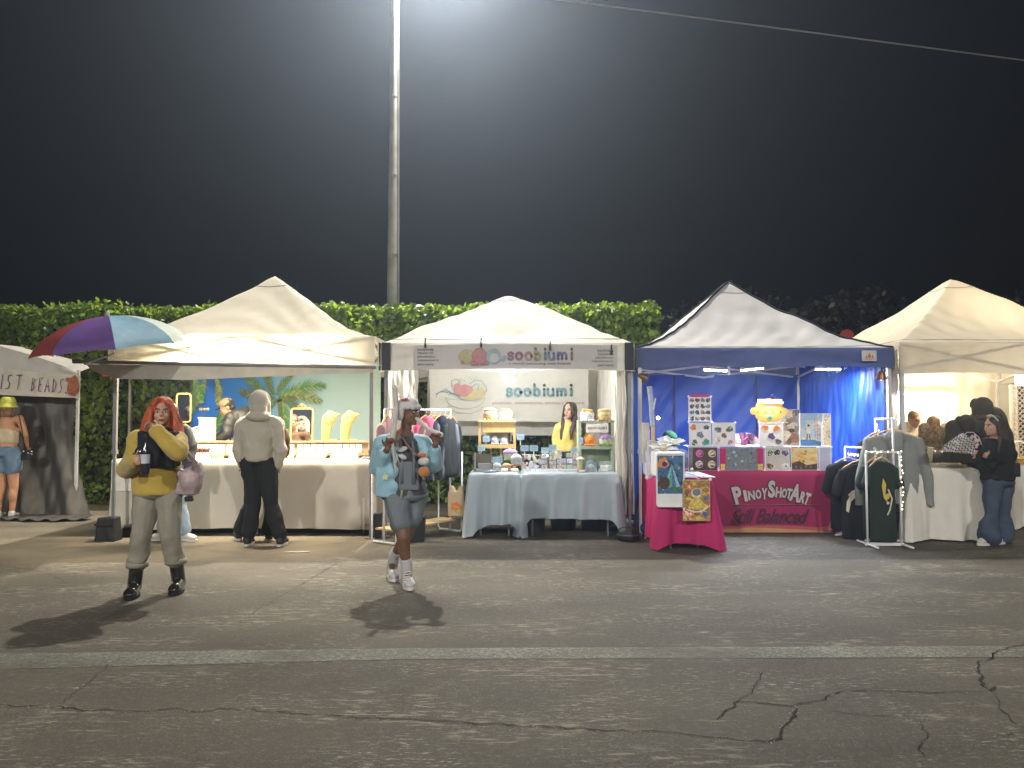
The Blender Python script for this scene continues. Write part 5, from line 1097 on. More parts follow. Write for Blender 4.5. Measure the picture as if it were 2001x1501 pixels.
def sticker(pr, x, y, r, m1, m2, seed):
    """die-cut sticker: pale edge, body, ears or limbs, a few inner shapes"""
    rr = random.Random(seed); pr.blob((x,y), r*1.08, ink_['wt'], r*1.02, seed, .22)
    pr.blob((x,y), r*.92, ink_[m1], r*.86, seed, .26)
    for q in range(3): a = rr.uniform(0,6.3); pr.disc((x+r*.45*math.cos(a), y+r*.45*math.sin(a)), r*rr.uniform(.15,.3), ink_[rr.choice([m2, m2, 'cr', m1])], r*rr.uniform(.12,.35), 10, rr.uniform(0,3))
    pr.line([(x+r*rr.uniform(-.6,.6), y+r*rr.uniform(-.6,.6)) for _ in range(4)], r*.09, ink_['k'])
def art_grid(pr, w, h):
    for i in range(4):
        for j in range(4): sticker(pr, w*(.15+.235*i), h*(.12+.245*j), w*.105, ['k','gy','k','br'][(i+j)%4], ['gy','tl','rd','cr'][(i*3+j)%4], i*4+j)
def art_list(L, bg=None):
    def f(pr, w, h):
        if bg: pr.rect(.004,.004,w-.004,h-.004,ink_[bg])
        for i, (x, y, r, a, b_) in enumerate(L): sticker(pr, w*x, h*(1-y), w*r, a, b_, i*7+int(100*x))
    return f
PYY = 9.62
panel('tall white panel of sixteen small dark stickers, topmost of the left stack', 1345,775,1390,824,PYY+.1, art=art_grid)
o = thing('header_strip', 'magenta header strip above the tall white sticker panel', 'sign', tuple(W(1368,773,PYY+.1))); part('strip', mag2, o, lambda b: b.box(*PB(1349,771,1385,776,PYY+.09,.012)))
panel('square white panel with five large stickers, below the tall sticker panel', 1346,826,1390,872,PYY, art=art_list([(.2,.2,.15,'or_','br'),(.78,.2,.12,'k','gy'),(.5,.52,.16,'gy','lb'),(.25,.85,.14,'gn','cr'),(.75,.83,.17,'tl','gn')]))
panel('square white panel with stickers, second from left in the upper row', 1392,826,1437,872,PYY, art=art_list([(.25,.3,.15,'gy','k'),(.75,.28,.15,'gn','br'),(.5,.55,.12,'br','rd'),(.22,.78,.17,'wt','or_'),(.77,.83,.11,'pk','wt')]))
panel('white sticker panel beneath the orange cloud sign', 1483,826,1531,872,PYY, art=art_list([(.25,.22,.14,'or_','rd'),(.72,.25,.14,'or_','br'),(.5,.58,.15,'pu','k'),(.78,.8,.13,'gy','k')]))
panel('white sticker panel in the middle of the lower row with a black rabbit-eared sticker', 1494,874,1543,920,PYY-.03, mat('warm white panel', (.55,.53,.48), .5), art_list([(.22,.25,.13,'gn','cr'),(.5,.22,.13,'k','k'),(.82,.25,.14,'pu','gy'),(.2,.8,.14,'br','k'),(.8,.8,.14,'wt','k')]))
def art_four(pr, w, h):
    pr.rect(w*.02,.004,w-.004,h-.004,ink_['dbr']); pr.rect(.004,.004,w*.14,h-.004,ink_['gy'])
    for i, (x, y, a) in enumerate(((.38,.27,'pk'),(.80,.27,'cr'),(.36,.73,'wt'),(.78,.73,'cr'))): pr.disc((w*x,h*(1-y)), w*.13, ink_[a]); pr.disc((w*x+.01,h*(1-y)-.004), w*.085, ink_['dbr']); pr.blob((w*x,h*(1-y)), w*.09, ink_[a], w*.05, i, .4)
panel('dark brown panel with four round badges, leftmost of the lower row', 1345,874,1403,920,PYY-.03, mat('brown panel', (.08,.04,.025), .5), art_four)
def splash(pal, seed, n=40, sky=None, sc=11):
    def f(pr, w, h):
        rr = random.Random(seed); pr.rect(.004,.004,w-.004,h-.004, painting('printed picture '+str(seed), [cols[c] for c in pal], sc, 1.6, seed, (1,1,1.6)))
        for q in range(n//5):
            x, y = w*rr.uniform(.08,.92), h*rr.uniform(.08,.92); r_ = w*rr.uniform(.03,.14)*(1-.6*q/n); r_ = min(r_, x-.006, w-x-.006); ry = min(r_*rr.uniform(.5,1.3), y-.006, h-y-.006)
            if r_ > 0 and ry > 0: pr.disc((x,y), r_, ink_[rr.choice(pal)], ry, 12)
        for q in range(n//3):
            x, y = w*rr.uniform(.2,.8), h*rr.uniform(.2,.8); pr.line([(x,y),(x+w*rr.uniform(-.14,.14),y+h*rr.uniform(-.14,.14))], w*.008*rr.uniform(.5,2), ink_[rr.choice(pal)])
    return f
def art_dark(pr, w, h):
    pr.rect(.003,.003,w-.003,h-.003,ink_['pu']); pr.rect(0.004,.004,w*.15,h-.004,mag2); pr.rect(w*.85,.004,w-.004,h-.004,mag2); pr.rect(w*.03,.004,w*.13,h*.28,ink_['ye']); pr.rect(w*.86,.004,w*.97,h*.28,ink_['ye'])
    rr = random.Random(4); pr.rect(w*.15,.006,w*.85,h-.006,painting('printed riders', [cols['k'],cols['nv'],(.10,.13,.15),(.20,.24,.25),cols['k'],(.3,.33,.32)], 12, 2.5, 5))
    for q in range(9):
        x, y = w*rr.uniform(.2,.8), h*rr.uniform(.15,.85); pr.blob((x,y), w*rr.uniform(.015,.045), ink_[rr.choice(['k','nv','gy','db','k','dbr','lb'])], h*rr.uniform(.04,.13), q, .3, 10)
    for q in range(12): x = w*rr.uniform(.2,.7); y = h*rr.uniform(.2,.8); pr.line([(x,y),(x+w*.1,y+h*rr.uniform(-.2,.2))], .002, ink_['gy'])
panel('wide dark print of riders edged with magenta, in the lower row', 1405,875,1493,919,PYY-.03, ink_['k'], art_dark, 'art_print', 'art print', 'art prints on the cube display')
def art_gold(pr, w, h):
    splash(['br','ye','ye','cr','ye','or_'], 9, 5, 'ye', 6)(pr, w, h); pr.poly([(.01,.006),(w-.01,.006),(w-.01,h*.3),(w*.6,h*.22),(w*.3,h*.42),(.01,h*.3)], ink_['dbr'])
    for q in range(9): pr.disc((w*(.1+.09*q), h*(.12+.03*(q%3))), w*.03, ink_['gy' if q%2 else 'k'], h*.05)
    x, y = w*.55, h*.78; pr.line([(x,y+.03),(x+.004,y),(x-.012,y-.03)], .007, ink_['k']); pr.line([(x-.02,y+.02),(x,y+.01),(x+.02,y+.03)], .005, ink_['k'])
panel('golden landscape print with a leaping figure, lower row right', 1545,875,1598,919,PYY-.03, ink_['ye'], art_gold, 'art_print', 'art print', 'art prints on the cube display')
panel('blank pale lilac panel at the right end of the lower row', 1599,874,1625,920,PYY-.03, mat('lilac panel', (.50,.50,.66), .5, trans=.2))
def art_sepia(pr, w, h):
    pr.rect(.004,.004,w-.004,h-.004,painting('printed sepia', [cols['dbr'],cols['sep'],(.4,.27,.22),(.5,.36,.30),cols['dbr']], 9, 1.2, 7))
    for i, (x, y, r_, ry, m) in enumerate(((.35,.8,.32,.16,'cr'),(.62,.7,.3,.1,'sep'),(.6,.52,.25,.13,'cr'),(.55,.42,.2,.06,'dbr'),(.3,.3,.2,.14,'cr'),(.7,.22,.24,.13,'br'),(.45,.15,.12,.07,'dbr'),(.8,.45,.1,.12,'sep'))): pr.blob((w*x,h*y), w*r_, ink_[m], h*ry, i, .2)
panel('sepia print of rounded figures behind the white sticker panel', 1524,800,1564,872,PYY+.12, ink_['sep'], art_sepia, 'art_print', 'art print', 'art prints on the cube display', False)
def art_astro(pr, w, h):
    splash(['lb','lb','lb','cr','lb'], 3, 5, 'lb', 5)(pr, w, h); pr.poly([(.006,.006),(w-.006,.006),(w-.006,h*.12),(w*.5,h*.22),(.006,h*.2)], ink_['db']); pr.rect(w*.08,h*.2,w*.7,h*.25,ink_['cr'])
    pr.blob((w*.37,h*.45), w*.10, ink_['cr'], h*.13, 2, .1); pr.disc((w*.37,h*.63), w*.085, ink_['wt'], h*.06); pr.disc((w*.38,h*.63), w*.06, ink_['k'], h*.04); pr.line([(w*.33,h*.36),(w*.31,h*.22)], w*.06, ink_['br']); pr.line([(w*.42,h*.36),(w*.44,h*.22)], w*.06, ink_['br'])
    for s_ in (.66,.76): pr.line([(w*s_,h*.2),(w*s_,h*.86)], w*.018, ink_['rd'])
    for q in range(7): pr.line([(w*.66,h*(.26+.09*q)),(w*.76,h*(.26+.09*q))], w*.014, ink_['rd'])
    pr.line([(w*.66,h*.32),(w*.97,h*.4)], w*.02, ink_['rd'])
panel('sky blue print of a spacesuited figure beside a red ladder', 1562,808,1608,872,PYY+.06, ink_['lb'], art_astro, 'art_print', 'art print', 'art prints on the cube display', False)
panel('narrow yellow and orange print at the right end of the upper row', 1607,808,1624,872,PYY+.12, ink_['ye'], splash(['ye','or_','cr','br','ye'], 6, 30, 'ye'), 'art_print', 'art print', 'art prints on the cube display', False)
o = thing('clear_post', 'white upright strip between the two rightmost upper prints', 'post', tuple(W(1605,850,PYY+.04))); part('strip', joint, o, lambda b: b.box(*PB(1604,827,1607,872,PYY+.03,.01)))
# cube frame behind (top surfaces)
cf = thing('cube_shelves', 'low white cube shelving standing on the magenta table', 'shelving', (X(1485,9.8),9.8,.765)); 
for px0, px1 in ((1345,1403),(1405,1493),(1494,1543),(1545,1625)):
    c, s = PB(px0,873,px1,920,9.62,.3); part('shelf_top', frame_w, cf, lambda b: b.box((c.x, c.y, Z(872.6,9.62)), (s[0],.3,.008)))
# packets and trays on the shelving
tk = thing('packet_tray', 'tray of purple foil packets on the white shelving', 'tray', tuple(W(1466,868,9.7))); pkm = [mat('foil purple', (.22,.05,.14), .25, .4), mat('foil clear', (.6,.5,.55), .15, .5), mat('foil brown', (.25,.12,.08), .3, .3)]
part('tray', frame_w, tk, lambda b: b.box(*PB(1440,870,1490,872,9.64,.2))); rr = random.Random(2)
for k in range(26): px = rr.uniform(1441,1488); part('packet', rr.choice(pkm), tk, lambda b: b.box(W(px, rr.uniform(852,868), rr.uniform(9.68,9.8)), (.07,.012,.085), (rr.uniform(-.4,.4),rr.uniform(-.5,.5),rr.uniform(-.6,.6))))
# orange cloud-shaped sign with its little light
cs = thing('cloud_sign', 'orange cloud-shaped board sign lit from above, top of the middle stack', 'sign', tuple(W(1503,822,9.6))); c = W(1503,804,9.62); k = 9.62/FPX
pts = []
for n_, (dx, dy, r_) in enumerate(((-27,0,10),(-17,-10,9),(0,-14,13),(17,-10,9),(27,0,10),(18,9,9),(0,12,12),(-18,9,9))):
    a0 = math.atan2(-dy, dx)
    for q in range(-3,4): a = a0+q*.24; pts.append((dx*k+r_*k*math.cos(a)*.9, -dy*k+r_*k*math.sin(a)*.85))
pts.sort(key=lambda p: math.atan2(p[1],p[0]))
part('board', mat('sign orange', (.72,.34,.08), .6), cs, lambda b: b.sheet([c+Vector((x,0,z)) for x, z in pts], .012))
pr = Print(c+Vector((0,-.003,0))); rr = random.Random(1)
for q in range(7): pr.disc(((-22+7.3*q)*k, -1*k), 2.1*k, ink_['cr' if q%2 else 'or_']); pr.disc(((-22+7.3*q)*k, -1*k), 1.2*k, ink_['or_' if q%2 else 'rd'])
for q in range(6): pr.disc(((-6+3.5*q)*k, 8*k), 1.2*k, ink_['wt'])
pr.disc((1*k,-13*k), 6*k, ink_['tl'], 4*k); pr.disc((1*k,-13*k), 3*k, ink_['gn']); 
for q in range(5): pr.disc(((-6+3*q)*k, -8*k), 1.1*k, ink_['wt'])
pr.build('print', cs)
o = thing('lit_header', 'glaring white header board behind the orange cloud sign', 'sign', tuple(W(1505,800,9.7))); part('board', joint, o, lambda b: b.rbox(*PB(1481,780,1529,822,9.68,.012), .01)); part('yellow_strip', mat('strip yellow', (.8,.6,.05), .5), o, lambda b: b.box(*PB(1487,789,1523,793.5,9.675,.004))); part('pink_strip', mat('strip pink', (.7,.06,.4), .5), o, lambda b: b.box(*PB(1490,785,1524,789,9.675,.004)))
part('lower_panel', joint, o, lambda b: b.rbox(*PB(1482,815,1528,826,9.66,.02), .008))
pl_ = thing('picture_light', 'thin black picture light with curved arm over the orange cloud sign', 'light', tuple(W(1510,785,9.55))); part('bar', black_trim, pl_, lambda b: b.cyl(W(1489,785,9.56), W(1533,785,9.56), .008)); part('arm', black_trim, pl_, lambda b: b.tube([W(1520,786,9.6),W(1514,776,9.58),W(1509,772,9.56),W(1506,776,9.55),W(1513,785,9.55)], .005, 6)); part('glow', mat('picture lamp glow', (1,1,1), .4, emit=14, ecol=(1,.9,.8), var=0), pl_, lambda b: b.cyl(W(1492,787,9.56), W(1530,787,9.56), .006))
lamp('AREA', 'picture_lamp', W(1506,782,9.52), 3.5, (1,.86,.7), pl_, size=.26, sy=.03, rot=(R(25),0,0))
# ---- left side display: white cubes, posters, prints
pn = thing('hanging_poster', 'blue and orange creature print on a white panel hung from the side table', 'poster', tuple(W(1310,940,8.33)), 'large prints on the side table')
c, s = PB(1282,886,1338,991,8.25,.01); part('panel', frame_w, pn, lambda b: b.rbox(c, s, .03)); pr = Print(c+Vector((-s[0]/2,-.007,-s[2]/2))); w, h = s[0], s[2]
pr.rect(w*.05,h*.25,w*.95,h*.96,painting('printed blue night', [cols['k'],cols['nv'],cols['db'],(.05,.12,.16),cols['nv']], 10, 2, 9)); pr.blob((w*.25,h*.82), w*.17, ink_['or_'], h*.11, 3, .25); pr.disc((w*.30,h*.80), w*.10, ink_['nv'], h*.05)
for a_, m in ((-.7,'db'),(-.4,'lb'),(-.15,'tl'),(.12,'db'),(.35,'lb')): pr.poly([(w*.55,h*.80),(w*(.55+a_*.6-.05),h*.36),(w*(.55+a_*.6+.10),h*.36)], ink_[m])
pr.disc((w*.28,h*.45), w*.20, ink_['dbr'], h*.12); pr.blob((w*.7,h*.34), w*.2, ink_['gn'], h*.05, 4, .3); pr.blob((w*.7,h*.88), w*.2, ink_['db'], h*.04, 6, .4); pr.disc((w*.36,h*.85), w*.03, ink_['wt']); pr.build('print', pn)
part('frame', joint, pn, lambda b: rr_ring(b, c+Vector((0,-.008,0)), Matrix.Identity(3), s[0], s[2], .03, .012, .006))
pn = thing('hanging_poster', 'orange and gold goggled figure print hung from the front edge of the side table', 'poster', tuple(W(1360,980,8.30)), 'large prints on the side table')
c, s = PB(1334,938,1388,1018,8.23,.008); part('panel', ink_['cr'], pn, lambda b: b.box(c, s)); pr = Print(c+Vector((-s[0]/2,-.006,-s[2]/2))); w, h = s[0], s[2]
splash(['ye','cr','br','or_','ye'], 14, 50, 'br')(pr, w, h); pr.disc((w*.5,h*.68), w*.20, ink_['cr'], h*.13); pr.disc((w*.5,h*.70), w*.15, ink_['gy'], h*.09); pr.blob((w*.5,h*.42), w*.25, ink_['ye'], h*.15, 3, .15); pr.line([(w*.15,h*.28),(w*.4,h*.22),(w*.7,h*.24),(w*.88,h*.34)], w*.05, ink_['wt']); pr.blob((w*.85,h*.55), w*.08, ink_['db'], h*.05, 2); pr.blob((w*.8,h*.16), w*.1, ink_['db'], h*.06, 5); pr.build('print', pn)
sc2 = thing('side_cubes', 'white stepped cube display on the left side table', 'display', (X(1300,8.7),8.7,.765)); 
def cbox(nm, px0, py0, px1, py1, Y, d, m=frame_w): c, s = PB(px0,py0,px1,py1,Y,d); part(nm, m, sc2, lambda b: b.box(c, s))
cbox('cube', 1282,884,1338,930,8.36,.3); cbox('cube', 1268,862,1283,930,8.75,.4, clearp); cbox('side_panel', 1255,826,1269,905,9.0,.02, mat('pale side panel', (.6,.58,.54), .5)); cbox('wood_post', 1274,826,1280,882,8.9,.04, ywood); cbox('cube', 1262,905,1283,935,8.8,.02, frame_w)
for q in range(3): part('joint', joint, sc2, lambda b: b.ell(W((1264,1388,1352)[q],(934,937,917)[q],8.36),(.018,.014,.018), nu=10, nv=6))
rr = random.Random(8)
pf = thing('print_pile', 'fanned pile of white prints on top of the left cubes', 'prints', tuple(W(1308,876,8.6)))
for q in range(12): part('sheet', frame_w if q%3 else ink_['cr'], pf, lambda b: b.box(W(rr.uniform(1282,1328), 880-2.0*q, 8.6+.02*q)*1, (.14,.10,.006), (R(18)+rr.uniform(-.2,.2), rr.uniform(-.35,.35), rr.uniform(-.6,.6))))
fp = thing('flat_prints', 'rows of colourful prints laid flat on the side table', 'prints', (X(1360,8.9),8.9,.77))
for i in range(2):
    for j in range(4):
        x, y = X(1345,8.5)+.19*i-.0*j, 8.50+.2*j; part('sheet', frame_w, fp, lambda b: b.box((x,y,.778),(.16,.18,.006))); pr = Print((x-.07,y-.08,.7815), (1,0,0), (0,1,0)); splash([['lb','wt','pk','db'],['cr','ye','gn','wt'],['pu','lb','wt','db']][(i+j)%3], i*4+j, 14)(pr, .14, .16); pr.build('print', fp)
rt = thing('paper_roll', 'translucent plastic roll standing upright at the left side of the blue tent', 'roll', tuple(W(1274,830,8.9)))
part('roll', mat('clear film', (.55,.6,.72), .2, alpha=.7, var=.2, vs=20), rt, lambda b: b.tube([W(1275,832,8.9), W(1273,790,8.9), W(1269,755,8.88)], [.028,.03,.03], 10)); part('stick', frame_w, rt, lambda b: b.cyl(W(1277,800,8.88), W(1281,778,8.88), .008))
tag(part('hanging_print', mat('print side white', (.6,.55,.5), .6), None, lambda b: b.box(*PB(1258,840,1270,880,8.9,.01))), 'narrow white print clipped at the left edge of the side cubes', 'print')
# ================================================================== racks and garments
whm = mat('white powder coat', (.72,.72,.72), .4); hang = mat('hanger wood', (.55,.34,.14), .5)
def rack(label, P0, P1, h, depth=.0, lights=False, shelf=False, m=whm, r=.013, grp='garment racks', base=.36):
    """P0,P1: ground points of the two end frames' middles"""
    P0, P1 = Vector((*P0,0)), Vector((*P1,0)); t = thing('garment_rack', label, 'clothes rack', tuple((P0+P1)/2), grp); d = (P1-P0).normalized(); q = Vector((-d.y, d.x, 0))
    for P, s in ((P0,-1),(P1,1)):
        part('end_frame', m, t, lambda b: b.tube([P+Vector((0,0,h)), P+Vector((0,0,.03))], r, 8).tube([P-q*base/2+Vector((0,0,.02)), P+q*base/2+Vector((0,0,.02))], r, 8), True)
    part('top_rail', m, t, lambda b: b.tube([P0+Vector((0,0,h)), P1+Vector((0,0,h))], r, 8), True)
    if shelf: part('shelf', shelf, t, lambda b: b.box((P0+P1)/2+Vector((0,0,.16)), ((P1-P0).length, base*.8, .018), Matrix((d, q, (0,0,1))).transposed())); 
    return t, P0, P1, d, q, h
fl = mat('fairy bulb', (1,1,1), .4, emit=6, ecol=(1,.85,.55), var=0); flw = mat('fairy wire', (.4,.35,.25), .5)
def fairy(label, pts, n, seed):
    rr = random.Random(seed); t = thing('fairy_lights', label, 'string lights', tuple(pts[0]), 'fairy lights on the garment racks'); P = []
    for i in range(len(pts)-1):
        m_ = max(2, int(n*(pts[i+1]-pts[i]).length/sum((pts[j+1]-pts[j]).length for j in range(len(pts)-1))))
        for k in range(m_): P.append(pts[i].lerp(pts[i+1], k/m_)+Vector((rr.uniform(-.014,.014), rr.uniform(-.03,-.012), rr.uniform(-.012,.02))))
    part('wire', flw, t, lambda b: b.tube(P, .0018, 4))
    for p in P: part('bulb', fl, t, lambda b: b.ell(p,(.0065,.0065,.0075), nu=7, nv=5))
    return t
def garment(name, label, cat, p, w, L, m, yaw=0, kind='tee', grp=None, thick=.075, sleeve=.3, seed=1, art=None, open_=0, vox=.014):
    """hanging garment; p is the rail point above it, w shoulder width, L length; facing -y before yaw"""
    p = Vector(p); t = thing(name, label, cat, tuple(p), grp); t.rotation_euler = (0,0,yaw); z0 = -.10
    def body(b):
        b.ell((0,0,z0-.055),(w*.30,thick*.55,.06)); n = 18
        for k in range(n):
            f = k/(n-1); z = z0-.09-(L-.16)*f; b.ell((0,0,z),(w*(.44+.05*f),thick*(.62+.2*f),.085), nu=18, nv=8)
        for s in (-1,1):
            b.cap((s*w*.14,0,z0-.035),(s*w*.44,0,z0-.10), thick*.5, thick*.62)
            if kind == 'tee': b.cap((s*w*.42,0,z0-.11),(s*w*.56,-.01,z0-.11-sleeve*.75), thick*.7, thick*.8)
            else: b.cap((s*w*.44,0,z0-.11),(s*w*.60,0,z0-.11-sleeve*.5), thick*.75, thick*.62); b.cap((s*w*.60,0,z0-.11-sleeve*.5),(s*w*.64,-.02,z0-.11-sleeve), thick*.62, thick*.45)
        if kind == 'hoodie': b.ell((0,-thick*.5,z0-.05),(w*.22,thick*.8,.09)); b.ell((0,-thick*.9,z0-.14),(w*.15,thick*.5,.10))
    def post(co):
        bot = z0-L+.01; co[:,2] = np.maximum(co[:,2], bot+.012*np.sin(co[:,0]*22+seed)) if kind != 'x' else co[:,2]; return co
    g = blob('garment', m, t, body, vox, 3, [(.014, 8, (2.2,1,.35), seed), (.005, 22, (1.6,1,.5), seed+1)], post, keep_local=True)
    b = MB(); b.tube([(0,0,.012),(.018,0,.03),(.03,0,.012),(.012,0,-.02),(0,0,-.055)], .003, 5); b.build('hanger_hook', steel, t, local=True)
    b = MB(); b.tube([(-w*.42,0,z0-.06),(-w*.2,0,z0+.01),(0,0,-.055),(w*.2,0,z0+.01),(w*.42,0,z0-.06)], .009, 6); b.build('hanger', hang, t, local=True)
    if art: pr = Print((-w/2,-thick*.95,z0-L)); art(pr, w, L); pr.mb.build('print', pr.mats, t, local=True)
    return t
tee = cloth('black tee cotton', (.018,.019,.024), var=.1); teeg = cloth('dark green tee cotton', (.018,.030,.022), var=.1); hgry = cloth('grey fleece', (.24,.25,.24), var=.06, bump=.5, bs=90); blkj = cloth('black fleece', (.02,.02,.022)); mau = cloth('brown grey fleece', (.16,.14,.12))
yl, cw = mat('tee yellow print', (.62,.46,.06), .7), mat('tee cream print', (.62,.58,.46), .7)
def art_sun(pr, w, h):
    pr.poly([(w*.12,h*.52),(w*.10,h*.40),(w*.16,h*.38),(w*.22,h*.52),(w*.36,h*.60),(w*.58,h*.66),(w*.50,h*.70),(w*.25,h*.66)], cw); pr.blob((w*.35,h*.62), w*.16, cw, h*.05, 3, .3)
    for a in range(8): pr.disc((w*.6+w*.10*math.cos(a*.785), h*.50+w*.10*math.sin(a*.785)), w*.04, yl, n=8)
    pr.disc((w*.6,h*.50), w*.10, yl); pr.disc((w*.6,h*.50), w*.05, cw); pr.poly([(w*.62,h*.36),(w*.72,h*.44),(w*.86,h*.40),(w*.92,h*.30),(w*.74,h*.29)], yl); pr.line(arc(w*.66,h*.48,w*.14,-60,80,8), w*.03, cw)
def art_star(pr, w, h):
    pr.poly([(w*.45,h*.80),(w*.55,h*.72),(w*.52,h*.60),(w*.60,h*.50),(w*.46,h*.56),(w*.40,h*.70)], yl); pr.line([(w*.62,h*.66),(w*.74,h*.55),(w*.66,h*.42),(w*.58,h*.36)], w*.05, cw); pr.blob((w*.58,h*.58), w*.08, yl, h*.04, 1, .3); pr.disc((w*.6,h*.5), w*.05, cw)
def art_tiny(pr, w, h): pr.blob((w*.68,h*.72), w*.06, ink_['gy'], h*.02, 3, .4)
# three stepped racks at the right side of the blue tent
rk = rack('low white garment rack nearest the lane, holding dark green tees', (X(1690,8.62),8.62), (X(1756,8.62),8.62), Z(884,8.62), base=.5)
part('bottom_bar', whm, rk[0], lambda b: b.box((X(1723,8.62),8.62,.02),(.42,.04,.03)))
fairy('warm fairy lights wound down the low white rack nearest the lane', [Vector((X(1690,8.62),8.6,Z(884,8.6))), Vector((X(1756,8.62),8.6,Z(882,8.6))), Vector((X(1757,8.62),8.6,.35))], 22, 1)
rk2 = rack('white garment rack of black tees standing beside the magenta cloth', (X(1653,9.3),9.35), (X(1712,8.9),8.95), Z(874,9.3))
fairy('warm fairy lights bunched along the rail of black tees', [Vector((X(1653,9.3),9.28,Z(888,9.3))), Vector((X(1690,9.1),9.0,Z(889,9.1))), Vector((X(1692,9.1),9.0,Z(896,9.1)))], 26, 2)
rk3 = rack('tall white garment rack holding grey hoodies behind the low racks', (X(1710,9.25),9.25), (X(1752,8.75),8.85), Z(819,9.2))
fairy('warm fairy lights along the top of the tall garment rack', [Vector((X(1710,9.25),9.2,Z(850,9.2))), Vector((X(1710,9.25),9.2,Z(819,9.2))), Vector((X(1752,8.85),8.8,Z(820,8.8)))], 12, 3)
garment('tee_shirt', 'black tee shirt at the left end of the rack beside the magenta cloth', 'tee shirt', (X(1655,9.32),9.32,Z(885,9.32)), .46, .86, tee, R(-12), seed=3, grp='black tees on the middle rack', art=art_tiny)
garment('tee_shirt', 'black tee shirt printed with a white crescent and yellow sun', 'tee shirt', (X(1680,9.1),9.1,Z(889,9.1)), .50, .92, tee, R(-6), seed=4, grp='black tees on the middle rack', art=art_sun)
garment('tee_shirt', 'dark green tee shirt with a small yellow print on the low front rack', 'tee shirt', (X(1722,8.66),8.68,Z(884,8.66)), .32, .92, teeg, R(-4), seed=5, grp='green tees on the low rack', art=art_star, sleeve=.2)
garment('tee_shirt', 'plain dark green tee shirt behind the printed one on the low rack', 'tee shirt', (X(1712,8.8),8.84,Z(884,8.8)), .34, .88, teeg, R(8), seed=6, grp='green tees on the low rack', sleeve=.2)
garment('hoodie', 'black jacket half hidden at the left of the grey hoodie', 'jacket', (X(1712,9.25),9.27,Z(835,9.25)), .44, .70, blkj, R(18), 'hoodie', seed=7, sleeve=.6)
garment('hoodie', 'large grey hoodie spread on a wooden hanger atop the tall rack', 'hoodie', (X(1745,8.95),8.97,Z(829,8.95)), .62, .84, hgry, R(-6), 'hoodie', seed=8, sleeve=.85, thick=.09)
garment('hoodie', 'second grey hoodie with a dark lining behind the large one', 'hoodie', (X(1757,9.15),9.2,Z(832,9.15)), .58, .84, mau, R(-4), 'hoodie', seed=9, sleeve=.8)
blob('floor_bag', blk, thing('black_bag', 'black bag on the ground behind the low garment rack', 'bag', (X(1770,9.0),9.05,0)), lambda b: b.box((X(1768,9.0),9.05,.16),(.22,.25,.30)), .02, 4, [(.01,8,(1,1,1),2)])
tag(blob('clear_bag', mat('crumpled clear film', (.4,.45,.52), .2, metal=.4, bump=.6, bs=40), None, lambda b: b.ell((X(1706,8.9),8.9,.06),(.09,.06,.055)).ell((X(1722,8.7),8.75,.03),(.08,.05,.03)), .012, 1, [(.012,18,(1,1,1),1)]), 'crumpled clear plastic bag on the ground under the dark green tees', 'bag')
# ---- plush stall rack with side-on garments
shw = mat('rack plywood', (.50,.36,.20), .55, var=.15, vs=12)
ra, rb2 = (X(752,8.75),8.75), (X(880,9.7),9.7)
RK = rack('white metal garment rack with plywood shelf left of the blue cloths', ra, rb2, Z(801,9.6), shelf=shw, base=.34, grp='plush stall rack')
for P, s_ in ((RK[1],0),(RK[2],0)):
    q = RK[4]; part('floor_loop', whm, RK[0], lambda b: b.tube([P-q*.19+Vector((0,0,1.0)), P-q*.19+Vector((0,0,.05)), P-q*.15+Vector((0,0,.015)), P+q*.15+Vector((0,0,.015)), P+q*.19+Vector((0,0,.05)), P+q*.19+Vector((0,0,1.0))], .011, 7), True)
gl = [('navy',(.015,.02,.045)),('pink',(.62,.13,.24)),('blush',(.45,.28,.28)),('olive grey',(.20,.18,.14)),('ink navy',(.02,.025,.05)),('slate',(.16,.18,.22)),('charcoal',(.03,.035,.04))]
d = RK[3]; yaw_ = math.atan2(RK[4].y, RK[4].x)
items = [(.60,1,'hot pink sweatshirt hanging just right of the bunny hatted walker','sweatshirt'),(.68,2,'blush sweatshirt behind the pink one on the white rack','sweatshirt'),(.74,3,'olive grey sweatshirt in the middle of the white rack','sweatshirt'),(.83,4,'long ink navy sweatshirt on the white rack','sweatshirt'),(.91,5,'slate grey sweatshirt, second from the right end of the white rack','sweatshirt'),(1.0,6,'charcoal sweatshirt at the right end of the white rack','sweatshirt'),(.03,2,'lavender pink sweatshirt at the lane end of the white rack','sweatshirt')]
for i, (f, ci, lab, ct_) in enumerate(items):
    P = RK[1].lerp(RK[2], f); m = cloth('fleece '+gl[ci][0], gl[ci][1]); garment('sweatshirt', lab, ct_, (P.x, P.y, RK[5]-.01), .50, .66 if ci < 3 else .74, m, (R(84) if f < .1 else R(66)+.1*math.sin(i*3)), 'hoodie' if ci in (1,4) else 'sweat', seed=20+i, grp='sweatshirts on the white rack', sleeve=.66, thick=.07)
o = thing('tote_bag', 'pale tan printed tote hanging low at the right end of the white rack', 'bag', (X(892,9.45),9.45,0)); blob('bag', cloth('tote canvas', (.55,.42,.28)), o, lambda b: b.box((X(892,9.45),9.45,.37),(.20,.07,.30)).ell((X(884,9.45),9.45,.53),(.04,.03,.07)).ell((X(901,9.45),9.45,.53),(.04,.03,.07)), .014, 3, [(.008,9,(1,1,1),3)])
pr = Print((X(892,9.45)-.09,9.395,.25)); pr.blob((.09,.10), .055, ink_['or_'], .05, 3, .2); pr.blob((.12,.04), .03, ink_['ye'], .02, 4, .3); pr.build('print', o)
